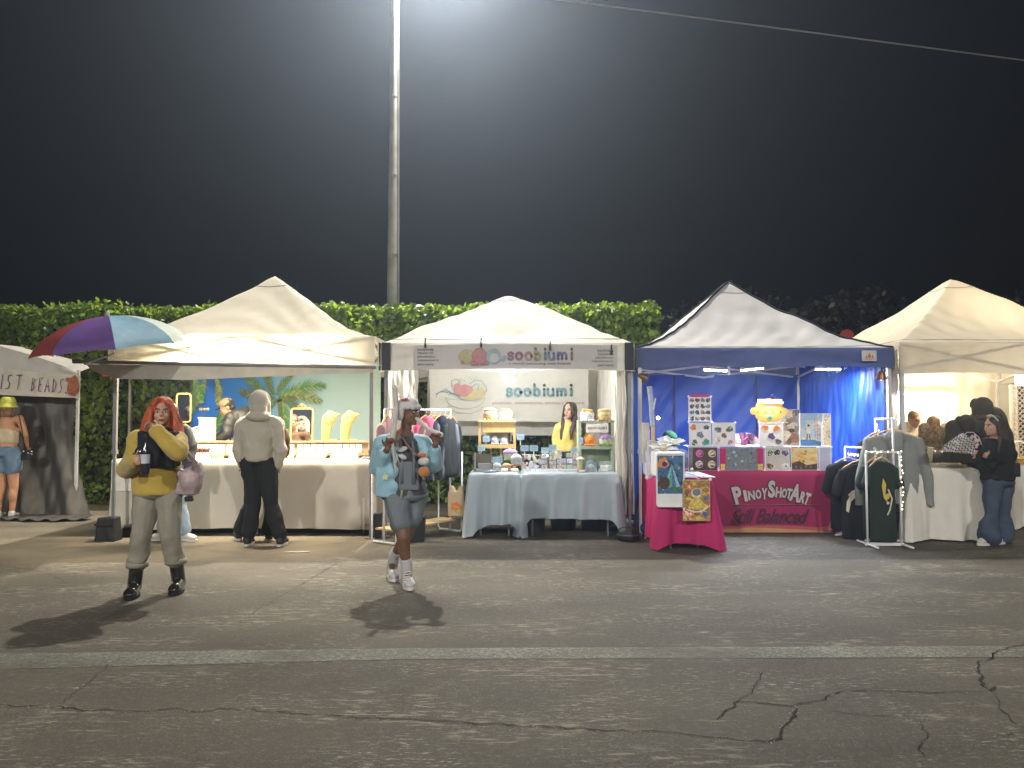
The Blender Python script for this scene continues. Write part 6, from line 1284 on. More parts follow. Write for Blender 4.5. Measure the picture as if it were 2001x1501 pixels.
# ================================================================== right-hand cream stall
lin = cloth('white linen cloth', (.70,.67,.60), var=.04, bump=.3, bs=120)
D0, D1, DY = X(1778,8.9), X(1912,8.9), 8.95
folding_table('folding table under the long white linen cloth of the right cream tent', D0+.01, D1-.01, DY+.02, 10.3, .835, 'right stall tables')
table_cloth('linen_cloth', 'white linen cloth draped to the ground beside the garment racks', D0, D1, DY, 10.35, .845, lin, lambda x,y,s: .83, folds=4, amp=.030, flare=.09, corner=.03, seed=31, rag=.014, per=300)
o = thing('woven_tray', 'low woven cream tray at the corner of the white linen table', 'tray', (X(1850,9.05),9.08,.85)); part('tray', tray, o, lambda b: b.rbox((X(1850,9.05),9.12,.862),(.42,.22,.022), .03, axis=2)); part('goods', pearl, o, lambda b: [b.ell((X(1850,9.05)+.04*q-.16,9.1,.882),(.02,.03,.012), nu=7, nv=5) for q in range(9)] and None)
for i, px in enumerate((1800,1815)):
    o = thing('display_easel', 'dark small easel, %s of two near the left end of the white linen table' % ('first','second')[i], 'display', (X(px,9.9),9.9,.85)); part('board', mat('easel board', (.45,.40,.32), .6), o, lambda b: b.box((X(px,9.9),9.9,.95),(.07,.012,.19),(R(15),0,0))); part('prop', steelg, o, lambda b: b.box((X(px,9.9),9.95,.92),(.012,.012,.15),(R(-20),0,0)))
E0 = X(1974,9.9)
folding_table('folding table at the far right edge under a white cloth', E0+.01, E0+1.3, 9.92, 10.6, .80, 'right stall tables')
table_cloth('linen_cloth', 'white cloth over the table cut by the right edge', E0, E0+1.32, 9.9, 10.62, .81, lin, lambda x,y,s: .76, folds=5, amp=.02, flare=.05, corner=.03, seed=33, per=240)
o = thing('gold_basket', 'gold wire basket with dark sprigs on the table at the right edge', 'basket', (X(1992,9.95),10.0,.82)); part('basket', gold, o, lambda b: b.lathe([(.07,0),(.10,.08),(.11,.085)], (X(1992,9.95),10.02,.815), 18)); part('rod', gold, o, lambda b: b.cyl((X(1978,9.95),9.98,.92),(X(2010,9.95),9.98,.92),.006)); 
for q in range(5): part('sprig', mat('dark sprig', (.05,.01,.01), .6), o, lambda b: b.tube([(X(1984+4*q,9.95),9.95,.82),(X(1985+4*q,9.95),9.95,.85),(X(1983+4*q,9.95),9.95,.875)], .004, 5))
o = thing('hoop_stand', 'pale round hoop behind the gold basket at the right edge', 'ornament', (X(1990,10.2),10.2,.82)); part('hoop', cardm, o, lambda b: b.tube([(X(1988,10.2)+.13*math.cos(a),10.2,.97+.14*math.sin(a)) for a in [k*.3 for k in range(21)]], .01, 6, closed=True))
# lattice screen
lt = thing('lattice_screen', 'grey diamond lattice screen at the right edge of the cream tent', 'screen', (X(1995,11.2),11.2,0)); lw = mat('lattice grey', (.42,.38,.33), .6); lx0, lx1, lz0, lz1 = X(1976,11.2), X(1976,11.2)+.9, .3, Z(752,11.2)
part('upright', lw, lt, lambda b: b.box((lx0,11.2,(lz0+lz1)/2+.0),(.035,.04,lz1-lz0))); part('upright', lw, lt, lambda b: b.box((X(1986,11.2),11.2,(lz0+lz1)/2),(.02,.03,lz1-lz0)))
step = .075; hgt = lz1-lz0
for s_ in (1,-1):
    for k in range(-int(hgt/step)-1, int(.9/step)+1):
        x0 = lx0+k*step; a, b_ = (x0, lz0), (x0+hgt, lz1)
        if s_ < 0: a, b_ = (x0, lz1), (x0+hgt, lz0)
        def at(x): return a[1]+(b_[1]-a[1])*(x-a[0])/(b_[0]-a[0])
        xa, xb = max(a[0], lx0), min(b_[0], lx1)
        if xb-xa < .05: continue
        p, q = Vector((xa,11.2+.006*s_,at(xa))), Vector((xb,11.2+.006*s_,at(xb))); part('slat', lw, lt, lambda b: b.box((p+q)/2, ((q-p).length,.008,.018), (q-p).to_track_quat('X','Y').to_matrix()))
o = thing('led_lettering', 'glaring white LED lettering above the lattice screen, cut by the right edge', 'sign', tuple(W(1998,743,10.9))); em = mat('led letter glow', (1,1,1), .4, emit=4, ecol=(.95,.97,1), var=0); pr = Print(W(1984,752,10.9)); k_ = 10.9/FPX
pr.text('HALO', 22*k_, 9*k_, 44*k_, 15*k_, em, .05); pr.build('letters', o); part('backing', clearp, o, lambda b: b.box(W(2006,743,10.93), (46*k_,.01,22*k_))); lamp('POINT', 'letter_glow', W(1998,744,10.75), 8, (.95,.97,1), o, size=.1)
# ================================================================== people
def skinm(n, c): return mat('skin '+n, c, .5, var=.08, vs=12, bump=.1, bs=200, spec=.35)
sk_l, sk_m, sk_d, sk_t = skinm('light',(.50,.30,.21)), skinm('medium',(.36,.19,.12)), skinm('deep',(.17,.085,.05)), skinm('tanned',(.48,.25,.14))
eyew, eyed, lipm = mat('eye white', (.6,.58,.55), .3, var=0), mat('eye dark', (.02,.012,.01), .2, var=0), mat('lips', (.33,.09,.08), .45, var=0)
def hairm(n, c, r=.5): return mat('hair '+n, c, r, var=.55, vs=60, bump=1, bs=110, bd=.01, spec=.5, stretch=(1,1,.10))
def stand(x, y, H, a=0, s=1, lean=0, spread=.11):
    k = H/1.70; r = Vector((math.cos(a), math.sin(a), 0)); f = Vector((math.sin(a), -math.cos(a), 0))*s; o = Vector((x, y, 0))
    P = lambda u, v, z: o+r*u*k+f*v*k+Vector((0,0,z*k))
    return dict(k=k, r=r, f=f, P=P, head=P(0,.03+lean*1.2,1.585), neck=P(0,.0+lean,1.475), base=P(0,-.02+lean*.9,1.415), chest=P(0,lean*.6,1.26), waist=P(0,lean*.3,1.07), pelvis=P(0,0,.93),
        sL=P(-.175,-.01+lean*.85,1.385), sR=P(.175,-.01+lean*.85,1.385), eL=P(-.235,-.03,1.12), eR=P(.235,-.03,1.12), wL=P(-.235,.06,.88), wR=P(.235,.06,.88), fL=P(-.23,.09,.78), fR=P(.23,.09,.78),
        hL=P(-.09,0,.90), hR=P(.09,0,.90), kL=P(-spread,.02,.49), kR=P(spread,.02,.49), aL=P(-spread,-.02,.085), aR=P(spread,-.02,.085), tL=P(-spread-.02,.15,.03), tR=P(spread+.02,.15,.03))
def hand_prims(b, w, tip, k, side=1, curl=.5, up=None):
    """palm, four unequal bent fingers and a thumb leaving the side of the palm"""
    d = (tip-w).normalized(); u = up or Vector((0,0,1)); n = (u-d*u.dot(d)); n = n.normalized() if n.length > .1 else Vector((0,-1,0)); q = d.cross(n)*side
    M = Matrix((q, d, n)).transposed(); c = w+d*.048*k; b.ell(c, (.040*k,.050*k,.017*k), M, 12, 8)
    for i, (o, l) in enumerate(((-.028,.060),(-.010,.070),(.009,.066),(.026,.052))):
        r = w+d*.082*k+q*o*k; m1 = r+(d*math.cos(curl)-n*math.sin(curl))*l*.5*k; m2 = m1+(d*math.cos(curl*2.2)-n*math.sin(curl*2.2))*l*.5*k
        b.cap(r, m1, .0092*k, .0084*k, 8); b.cap(m1, m2, .0084*k, .0072*k, 8)
    r = w+d*.030*k-q*.030*k; m1 = r+(d*.6-q*.7-n*.25)*.034*k; m2 = m1+(d*.85-q*.25-n*.4)*.032*k; b.cap(r, m1, .0115*k, .0100*k, 8); b.cap(m1, m2, .0100*k, .0082*k, 8)
def human(label, J, hy=0, hp=0, hr=0, skin=None, top=None, pants=None, shoe=None, hair=None, vox=.010, face=True, w=1.0, ta=None, beard=None, group=None, fist=(.9,.9), bare_head=True, shoev=.010):
    k = J['k']; feet = (J['tL']+J['tR'])/2; t = thing('person', label, 'person', (J['pelvis'].x, J['pelvis'].y, 0), group)
    HM = Euler((hp, hr, hy)).to_matrix(); hk = (.55+.45*k)*1.0
    def T(x, y, z): return J['head']+HM@Vector((x,y,z))*hk
    A = math.atan2(J['r'].y, J['r'].x) if ta is None else ta
    sp = [J['pelvis'], J['waist'], J['chest'], J['base']]
    def torso_rings(b, grow=0, lo=0.0, hi=1.0, n=16, wt=None):
        ws = wt or ((.160,.112),(.132,.098),(.158,.108),(.085,.070))
        for i in range(n):
            f = (lo+(hi-lo)*i/(n-1))*3; a = min(int(f), 2); q = f-a; c = sp[a].lerp(sp[a+1], q); rx = (ws[a][0]*(1-q)+ws[a+1][0]*q)*k*w+grow; ry = (ws[a][1]*(1-q)+ws[a+1][1]*q)*k*w+grow
            b.ell(c, (rx, ry, .06*k), (0,0,A), 20, 8)
    def limbs(b, arm=0, leg=0, al=2, ll=2, arms=('L','R'), legs=('L','R')):
        for s in arms:
            b.cap(J['base'].lerp(J['s'+s],.55)-Vector((0,0,.015)), J['s'+s], .050*k+arm, .053*k+arm)
            b.cap(J['s'+s], J['e'+s], .050*k*w+arm, .038*k+arm)
            if al >= 2: b.cap(J['e'+s], J['e'+s].lerp(J['w'+s], min(1, al-1)), .038*k+arm, .027*k+arm*.9)
        for s in legs:
            if ll <= 0: continue
            e = min(1, ll); b.cap(J['h'+s], J['h'+s].lerp(J['k'+s], e), .086*k*w+leg, (.086-.030*e)*k*w+leg)
            if ll > 1: e = min(1, ll-1); kn, an = J['k'+s], J['a'+s]; b.cap(kn, kn.lerp(an, e), .055*k*w+leg, (.055-.020*e)*k+leg); 
    def skinf(b):
        torso_rings(b); limbs(b); b.cap(J['base']-Vector((0,0,.02)), J['neck'], .056*k, .051*k); b.cap(J['neck'], T(0,.02,-.05), .051*k, .05*k)
        for s in 'LR':
            kn, an = J['k'+s], J['a'+s]; b.ell(kn.lerp(an,.3)+(-J['f'])*.018*k, (.050*k*w,.054*k*w,.12*k), None, 12, 8); b.cap(an, J['t'+s], .036*k, .028*k)
            hand_prims(b, J['w'+s], J['f'+s], k*1.05, -1 if s == 'L' else 1, fist[0 if s == 'L' else 1], J['f']*-1)
        E = HM
        b.ell(T(0,.012,.032),(.074*hk,.092*hk,.084*hk),E,18,12); b.ell(T(0,-.020,-.040),(.058*hk,.068*hk,.072*hk),E,16,10); b.ell(T(0,-.062,-.094),(.024*hk,.02*hk,.018*hk),E,10,7)
        b.cap(T(0,-.084,.004), T(0,-.104,-.026), .008*hk, .0135*hk, 8); b.ell(T(0,-.078,.026),(.050*hk,.014*hk,.012*hk),E,12,7)
        for s in (-1,1): b.ell(T(.034*s,-.060,-.028),(.024*hk,.024*hk,.022*hk),E,10,7); b.ell(T(.076*s,.012,-.008),(.010*hk,.018*hk,.030*hk),E,8,8)
        b.ell(T(0,-.082,-.064),(.024*hk,.013*hk,.011*hk),E,10,6)
    blob('body', skin, t, skinf, vox, 2)
    if face:
        for s in (-1,1):
            e = part('eye', eyew, t, lambda b: b.ell(T(.031*s,-.0785,.002),(.0135*hk,.008*hk,.0075*hk),HM,10,7), True); part('iris', eyed, e, lambda b: b.ell(T(.031*s,-.0845,.002),(.0062*hk,.004*hk,.0068*hk),HM,8,6), True)
            part('eyebrow', eyed, t, lambda b: b.tube([T(.014*s,-.094,.020),T(.032*s,-.090,.026),T(.050*s,-.076,.020)], .0032*hk, 5))
        part('mouth', lipm, t, lambda b: b.ell(T(0,-.0935,-.061),(.020*hk,.0045*hk,.0035*hk),HM,10,6).ell(T(0,-.0935,-.0685),(.017*hk,.0045*hk,.0042*hk),HM,10,6), True)
    if beard: blob('beard', beard, t, lambda b: b.ell(T(0,-.036,-.078),(.060*hk,.058*hk,.040*hk),HM).ell(T(0,-.086,-.050),(.026*hk,.012*hk,.005*hk),HM).ell(T(.055*hk,-.01,-.045),(.016*hk,.03*hk,.05*hk),HM).ell(T(-.055*hk,-.01,-.045),(.016*hk,.03*hk,.05*hk),HM), .006, 2)
    if hair: hair(t, T, hk, HM, J)
    if pants:
        pm, ln, loose = pants[:3]
        def pf(b):
            torso_rings(b, loose*.6+.006, 0, .20, 4); limbs(b, 0, loose, 0, ln, arms=())
            if len(pants) > 3:
                for s in 'LR': b.cap(J['k'+s], J['k'+s].lerp(J['a'+s], ln-1), .055*k+loose, .05*k+pants[3])
        blob('trousers', pm, t, pf, vox*1.05, 4, [(-.013, 4.2, (1.4,1.4,1.4), int(abs(J['pelvis'].x)*97)%50), (.008, 11, (1.2,1.2,1), 7), (.002, 30, (1,1,1), 3)])
    if top: 
        for tp in (top if isinstance(top, list) else [top]):
            tm, lo, al, loose = tp[:4]; nm = tp[4] if len(tp) > 4 else 'top'; hi = tp[5] if len(tp) > 5 else .93
            def tf(b):
                torso_rings(b, loose, lo, hi, 26, tp[6] if len(tp) > 6 else None)
                if al > 0: limbs(b, loose*.9, 0, al, 0, legs=())
            f_ = lo*3; a_ = min(int(f_), 2); hc = sp[a_].lerp(sp[a_+1], f_-a_)
            def hem_cut(co):
                d = np.hypot(co[:,0]-hc.x, co[:,1]-hc.y); zc = hc.z-.028*k+.006*np.sin(co[:,0]*30); m_ = (d < .20*k) & (co[:,2] < zc); co[m_,2] = zc[m_]; return co
            blob(nm, tm, t, tf, vox*1.05, 4, [(-.015, 4.6, (1.3,1.3,1.3), int(abs(J['pelvis'].x)*31)%50+3), (.008, 12, (1.2,1.2,1), 9), (.002, 30, (1,1,1), 2)], hem_cut)
    if shoe:
        up, so, high, puff = shoe
        for s in 'LR':
            a, o = J['a'+s], J['t'+s]; z = min(a.z, o.z); d = (o-a); d.z = 0; L_ = d.length; d = d.normalized() if L_ > 1e-3 else Vector((0,-1,0)); q = Vector((-d.y, d.x, 0)); gz = o.z-.03
            ang = math.atan2(q.y, q.x) if False else math.atan2(d.y, d.x)+PI/2
            def sf(b):
                b.ell(a+Vector((0,0,-a.z+gz+.055))+d*.0,(.040*puff,.050*puff,.045),(0,0,ang),14,9); b.ell(o+Vector((0,0,-o.z+gz+.045))-d*.01,(.046*puff,.062*puff,.036),(0,0,ang),14,9); b.cap(a+Vector((0,0,-a.z+gz+.06)), o+Vector((0,0,-o.z+gz+.05)), .042*puff, .038*puff); b.cap(a+Vector((0,0,-a.z+gz+.06)), a+(J['k'+s]-a).normalized()*max(.01,(high-.03-a.z)), .046*puff, .047*puff)
            sh = blob('shoe', up, t, sf, shoev, 3)
            def so_(b):
                P = [];  n = 20; c = a.lerp(o,.5); hl = L_/2+.062; 
                for i in range(n): an = 2*PI*i/n; xx = hl*math.cos(an); yy = .044*puff*math.sin(an)*(1.12 if xx > 0 else .92); P.append(c+d*xx+q*yy)
                b.sheet([(p.x,p.y,gz+.004) for p in P], .026, (0,0,1))
            part('sole', so, sh, so_)
    return t, T, hk, HM
def hr_short(m, back=.0):
    def f(t, T, hk, HM, J): blob('hair', m, t, lambda b: b.ell(T(0,.022,.045),(.084*hk,.096*hk,.086*hk),HM).ell(T(0,.055,-.01),(.070*hk,.055*hk,.07*hk),HM), .009, 2, [(.006,25,(1,1,.5),3)])
    return f
def hr_long(m, length=.36, front=True, vol=1.0, sidepart=.0, back=0.0, parted=True):
    def f(t, T, hk, HM, J):
        def g(b):
            b.ell(T(0,.024,.045),(.086*hk*vol,.098*hk*vol,.086*hk*vol),HM)
            for s in (-1,1):
                b.cap(T(.070*s*vol,.03,.03), T(.088*s*vol,.03+back,-.12), .034*hk*vol, .036*hk*vol); b.cap(T(.088*s*vol,.03+back,-.12), T(.098*s*vol,-.01+back,-length), .036*hk*vol, .022*hk)
                if front: b.cap(T(.062*s,-.045,.065), T(.080*s*vol,-.040,-.07), .018*hk, .020*hk*vol); b.cap(T(.080*s*vol,-.040,-.07), T(.090*s*vol,-.055,-length*.9), .020*hk*vol, .016*hk)
            b.cap(T(0,.07,.02), T(0,.095+back,-length*.9), .070*hk*vol, .052*hk*vol); b.cap(T(-.05,.075,.0), T(-.06,.09+back,-length), .045*hk*vol, .03*hk); b.cap(T(.05,.075,.0), T(.06,.09+back,-length), .045*hk*vol, .03*hk)
        blob('hair', m, t, g, .009, 2, [(.010,16,(1,1,.28),5),(.004,40,(1,1,.2),6)])
    return f
def hr_hood(m, inner=None, hair=None):
    def f(t, T, hk, HM, J):
        if hair: hair(t, T, hk, HM, J)
        def g(b):
            b.ell(T(0,.045,.035),(.108*hk,.108*hk,.118*hk),HM,20,14); b.ell(T(0,.06,-.06),(.098*hk,.09*hk,.10*hk),HM); b.ell(T(0,.07,-.14),(.135*hk,.10*hk,.07*hk),HM); b.cap(T(-.085,-.02,-.12), T(.085,-.02,-.12), .034*hk); b.cap(T(-.088,-.02,.0), T(-.08,-.03,-.10), .030*hk); b.cap(T(.088,-.02,.0), T(.08,-.03,-.10), .030*hk)
            b.tube([T(.092*math.cos(a),-.045,.03+.10*math.sin(a)) for a in [PI*q/10 for q in range(11)]], .020*hk, 8)
        blob('hood', m, t, g, .011, 3, [(.006,10,(1,1,1),4)])
    return f
def hr_cap(m, brim, hair=None):
    def f(t, T, hk, HM, J):
        if hair: hair(t, T, hk, HM, J)
        c = blob('cap', m, t, lambda b: b.ell(T(0,.012,.062),(.086*hk,.102*hk,.072*hk),HM), .009, 2)
        part('brim', brim, c, lambda b: b.grid(lambda u, v: tuple(T((u-.5)*.155*(1-.25*v*v*abs(u-.5)*2), -.075-.085*v*(1-(2*u-1)**2*.55), .048-.012*(2*u-1)**2-.018*v)), 12, 5).grid(lambda u, v: tuple(T((u-.5)*.155*(1-.25*v*v*abs(u-.5)*2), -.075-.085*v*(1-(2*u-1)**2*.55), .042-.012*(2*u-1)**2-.018*v)), 12, 5), True)
    return f
brown, dark, redh, blond = hairm('dark brown',(.035,.018,.010)), hairm('near black',(.012,.010,.009)), hairm('copper red',(.42,.075,.018)), hairm('light brown',(.22,.12,.05))
whs, blks, sole = mat('white sneaker', (.55,.54,.50), .6, bump=.3, bs=90), mat('black shoe', (.02,.02,.02), .55), mat('white rubber', (.65,.63,.58), .6)
# ---- 1 red-haired walker
D = 6.30; Pw = lambda px, py, dy=0: W(px, py, D+dy)
J = stand(X(302,D), D, 1.66); J.update(head=Pw(317,806,-.02), neck=Pw(311,834,.02), base=Pw(307,850,.04), chest=Pw(305,885,.05), waist=Pw(306,925,.04), pelvis=Pw(307,962,.04), sL=Pw(270,862,.07), sR=Pw(345,860,.0), eL=Pw(247,915,-.02), wL=Pw(266,902,-.24), fL=Pw(288,897,-.36),
    eR=Pw(350,884,-.20), wR=Pw(308,846,-.22), fR=Pw(288,828,-.17), hL=Pw(285,970,.04), hR=Pw(329,970,.04), kL=Pw(276,1050,-.06), kR=Pw(333,1045,.02), aL=Vector((X(264,6.25),6.30,.10)), tL=Vector((X(258,6.1),6.13,.03)), aR=Vector((X(350,6.4),6.46,.10)), tR=Vector((X(349,6.3),6.29,.03)))
yel = cloth('mustard fleece', (.44,.31,.06), var=.12, bump=.7, bs=130, sheen=.4); blkv = cloth('black knit', (.018,.018,.022), bump=.6, bs=150); khaki = cloth('grey corduroy', (.27,.25,.20), var=.08, bump=.5, bs=160); boot = mat('patent black', (.012,.012,.012), .14, spec=.8, coat=.6)
t, T, hk, HM = human('red-haired woman in mustard fleece and black boots walking with a drink bottle', J, R(20), R(-4), 0, sk_l, [(yel, .02, 2, .036, 'jacket', .90, ((.150,.112),(.150,.108),(.150,.108),(.07,.06)))], (khaki, 1.58, .016, .024), (boot, mat('boot sole', (.01,.01,.01), .5), .24, 1.22), None, .0075)
def redhair(b):
    b.ell(T(0,.026,.046),(.095,.104,.094),HM,20,14)
    for s in (-1,1): b.cap(T(.080*s,.02,.04), T(.108*s,.03,-.08), .030, .046); b.cap(T(.108*s,.03,-.08), T(.130*s,.01,-.20), .046, .044); b.cap(T(.130*s,.01,-.20), T(.150*s,-.03,-.29), .040, .014); b.cap(T(.078*s,-.035,.06), T(.094*s,-.030,-.05), .013, .018); b.cap(T(.094*s,-.030,-.05), T(.108*s,-.05,-.22), .018, .014)
    b.cap(T(0,.08,.02), T(0,.09,-.22), .085, .085); b.cap(T(-.10,.03,-.22), T(-.13,-.04,-.34), .040, .012); b.cap(T(.08,.06,-.2), T(.14,.02,-.28), .045, .016); b.cap(T(-.02,-.070,.118), T(-.066,-.066,.055), .014, .011); b.cap(T(-.02,-.070,.118), T(.06,-.066,.065), .014, .011)
blob('hair', redh, t, redhair, .009, 2, [(.012,15,(1,1,.3),5),(.005,42,(1,1,.22),6)])
blob('vest', blkv, t, lambda b: b.box(Pw(312,878,-.055),(.30,.15,.29),(0,0,0)).box(Pw(311,850,-.03),(.20,.14,.08)).cap(Pw(322,850,-.0), Pw(343,858,.0), .07, .074).cap(Pw(296,850,.03), Pw(276,861,.05), .06, .064).ell(Pw(304,846,-.02),(.085,.085,.045)).cap(Pw(326,856,-.16), Pw(300,843,-.20), .045, .046), .010, 8, [(.005,12,(1,1,1),4)])
for s, px in (('L',270),('R',340)):
    kn = J['k'+s].lerp(J['a'+s],.60); part('turned_hem', khaki, t, lambda b: b.lathe([(.062,-.018),(.083,-.022),(.086,0),(.083,.024),(.062,.018)], kn, 18), True)
bt = thing('drink_bottle', 'dark drink bottle with white label held by the red-haired woman', 'bottle', tuple(Pw(284,905,-.30)))
part('bottle', mat('dark bottle', (.02,.02,.035), .12, spec=.7), bt, lambda b: b.lathe([(.030,-.13),(.034,-.12),(.034,.02),(.028,.06),(.013,.10),(.012,.15)], Pw(284,893,-.285), 18), True); part('label', mat('bottle label', (.5,.52,.58), .5), bt, lambda b: b.lathe([(.0348,-.05),(.0352,-.049),(.0352,.02),(.0348,.021)], Pw(284,893,-.285), 18)); part('cap', blks, bt, lambda b: b.cyl(Pw(284,893,-.285)+Vector((0,0,.15)), Pw(284,893,-.285)+Vector((0,0,.175)), .015))
o = thing('dark_pouch','shiny black pouch tucked beside the bottle of the red-haired woman','pouch',tuple(Pw(268,885,-.2))); blob('pouch', mat('glossy black vinyl', (.02,.02,.025), .2, spec=.7), o, lambda b: b.ell(Pw(273,886,-.22),(.042,.035,.062),(0,.3,0)).box(Pw(268,893,-.20),(.05,.05,.06)), .009, 2, [(.006,14,(1,1,1),3)])
mv = cloth('mauve leatherette', (.36,.27,.27), rough=.45, spec=.5, bump=.3, bs=60)
sb_ = thing('shoulder_bag', 'dusty mauve slouchy bag hanging from the shoulder of the red-haired woman', 'bag', tuple(Pw(372,930,.05)))
blob('bag', mv, sb_, lambda b: b.ell(Pw(372,940,.04),(.105,.09,.125)).box(Pw(366,955,.04),(.16,.13,.10)).ell(Pw(386,925,.04),(.05,.07,.10)).ell(Pw(352,925,-.01),(.03,.05,.05)), .011, 4, [(.012,9,(1,1,.7),5),(.005,24,(1,1,1),6)])
part('strap', mv, sb_, lambda b: b.tube([Pw(338,858,-.05),Pw(350,870,.0),Pw(357,888,.0),Pw(372,905,.03)], [.012,.016,.018,.016], 6), True); part('strap', mv, sb_, lambda b: b.tube([Pw(345,862,.08),Pw(366,882,.10),Pw(385,905,.09),Pw(392,925,.07)], .012, 6), True); part('flap_seam', mat('mauve dark', (.12,.08,.08), .6), sb_, lambda b: b.tube([Pw(365,905,-.04),Pw(374,903,-.055),Pw(386,905,-.05)], .004, 5))
tag(blob('phone_case', blk, None, lambda b: b.box(Pw(369,975,.05),(.07,.03,.045),(0,-.1,0)), .009, 2), 'small black case dangling under the mauve bag', 'case')

# ---- 2 bunny-hatted walker
D = 6.62; Pw = lambda px, py, dy=0: W(px, py, D+dy)
J = stand(X(790,D), D, 1.64, R(18)); J.update(head=Pw(799,806,0), neck=Pw(794,836,.02), base=Pw(790,850,.03), chest=Pw(789,885,.02), waist=Pw(792,930,.02), pelvis=Pw(794,968,.02), sL=Pw(748,868,-.02), sR=Pw(826,866,.06), eL=Pw(738,912,-.05), wL=Pw(757,877,-.22), fL=Pw(764,852,-.25),
    eR=Pw(848,908,.0), wR=Pw(851,868,-.14), fR=Pw(852,845,-.16), hL=Pw(776,972,-.02), hR=Pw(810,972,.08), kL=Pw(788,1050,-.10), kR=Pw(797,1040,.06), aL=Vector((X(797,6.6),6.62,.12)), tL=Vector((X(802,6.45),6.47,.03)), aR=Vector((X(765,6.9),6.98,.15)), tR=Vector((X(772,6.8),6.80,.03)))
denim_g = cloth('faded grey blue denim', (.16,.18,.20), var=.12); bluej = cloth('sky blue satin jacket', (.27,.46,.56), rough=.5, sheen=.2, bump=.2, bs=90); charc = cloth('charcoal jersey', (.07,.07,.075)); cnv = mat('grey silver canvas', (.48,.48,.50), .5, bump=.3, bs=60)
WT = ((.145,.115),(.142,.122),(.145,.11),(.085,.07))
t, T, hk, HM = human('walker in white bunny-eared hat, sky blue jacket and grey shorts holding the ears', J, R(62), 0, 0, sk_d, [(charc, .02, 0, .012, 'shirt', .86, WT)], (denim_g, .60, .024), (cnv, sole, .25, 1.12), hr_short(dark), .0075, w=1.06)
def jacket(b):
    for s in 'LR':
        b.cap(J['base'].lerp(J['s'+s],.6), J['s'+s], .065, .082); b.cap(J['s'+s], J['e'+s], .082, .078); b.cap(J['e'+s], J['e'+s].lerp(J['w'+s],.72), .078, .052)
    for px, py, dy, r in ((752,890,-.03,.072),(753,920,-.05,.072),(754,945,-.06,.070),(770,950,-.10,.050),(768,925,-.10,.052),(766,895,-.09,.055),(757,958,-.05,.055),(830,885,.10,.07),(835,915,.13,.07),(812,870,.13,.08),(790,875,.16,.10),(790,910,.17,.11),(790,945,.17,.11),(770,870,.10,.09)):
        b.ell(Pw(px,py,dy),(r,r*.8,r*1.15))
    b.box(Pw(758,922,-.055),(.20,.15,.43),(0,R(3),R(14)))
blob('jacket', bluej, t, jacket, .010, 9, [(.010,7,(1.3,1.3,1),8),(.004,20,(1,1,1),9)])
for pts in (([(758,852),(768,870),(780,905),(786,950),(784,974)],-.125),):
    part('jacket_edge', mat('jacket cream rib', (.5,.48,.42), .7), t, lambda b: b.tube([Pw(a,c,pts[1]) for a, c in pts[0]], .009, 6), True)
part('cuff', bluej, t, lambda b: b.cyl(J['e'+'L'].lerp(J['wL'],.70), J['eL'].lerp(J['wL'],.80), .048, .044, 14)); part('jacket_hem', bluej, t, lambda b: b.tube([Pw(738,962,.02),Pw(750,974,-.04),Pw(768,978,-.09),Pw(785,976,-.10)], .016, 8), True)
def star(b):
    c = Pw(753,932,-.135); P = [c+Vector(((.038 if i%2 == 0 else .019)*math.cos(PI/2+i*PI/5), 0, (.038 if i%2 == 0 else .019)*math.sin(PI/2+i*PI/5))) for i in range(10)]; b.sheet(P, -.012)
part('star_patch', mat('patch cream yellow', (.58,.54,.36), .7), t, star)
for i, px in enumerate((783,806)): part('suspender', denim_g, t, lambda b: b.tube([Pw(px,862,-.09),Pw(px+3,900,-.135),Pw(px+2,945,-.14)], [.010,.012,.014], 6), True)
blob('bib', denim_g, t, lambda b: b.box(Pw(799,930,-.10),(.17,.06,.24),(R(2),0,R(12))), .010, 7, [(.004,9,(1,1,1),4)])
part('white_print', cnv, t, lambda b: b.ell(Pw(786,878,-.145),(.045,.012,.022),(0,-.3,0)).ell(Pw(787,893,-.155),(.034,.012,.02),(0,.4,0)))
ht = thing('bunny_hat', 'white fleece bunny hat with long ears pulled down by the blue-jacketed walker', 'hat', tuple(T(0,0,.06))); hwm = cloth('white fleece', (.55,.53,.51), bump=.9, bs=120, sheen=.5)
def hat(b):
    b.ell(T(0,.016,.068),(.088,.102,.066),HM); 
    for q in range(12): a = q*PI/6; b.ell(T(.086*math.cos(a),.012+.100*math.sin(a),.042),(.022,.022,.022),HM,10,7)
    b.cap(T(-.08,.02,.03), T(-.082,.03,-.05), .028, .022); b.cap(T(.08,.02,.03), T(.084,.0,-.07), .026, .02)
blob('hat', hwm, ht, hat, .009, 2, [(.005,26,(1,1,1),3)])
blob('ear', hwm, ht, lambda b: b.cap(Pw(775,800,-.08), Pw(772,760,-.08), .017, .024).ell(Pw(772,764,-.08),(.024,.015,.055)), .007, 2)
blob('ear', hwm, ht, lambda b: b.cap(Pw(775,800,-.09), Pw(770,838,-.20), .017, .024).cap(Pw(770,838,-.20), Pw(766,858,-.24), .024, .028).cap(Pw(766,858,-.24), Pw(774,925,-.16), .014, .010), .007, 2)
blob('ear', hwm, ht, lambda b: b.cap(Pw(814,818,-.05), Pw(838,840,-.14), .015, .018).cap(Pw(838,840,-.14), Pw(862,850,-.17), .020, .023), .007, 2)
part('bow', mat('hat pink bow', (.5,.12,.22), .7), ht, lambda b: b.ell(Pw(787,781,-.09),(.018,.01,.012)).ell(Pw(794,780,-.09),(.016,.01,.012)))
o = thing('character_pouch', 'round orange and white fuzzy pouch hanging on the bunny-hatted walker', 'pouch', tuple(Pw(825,905,-.2)))
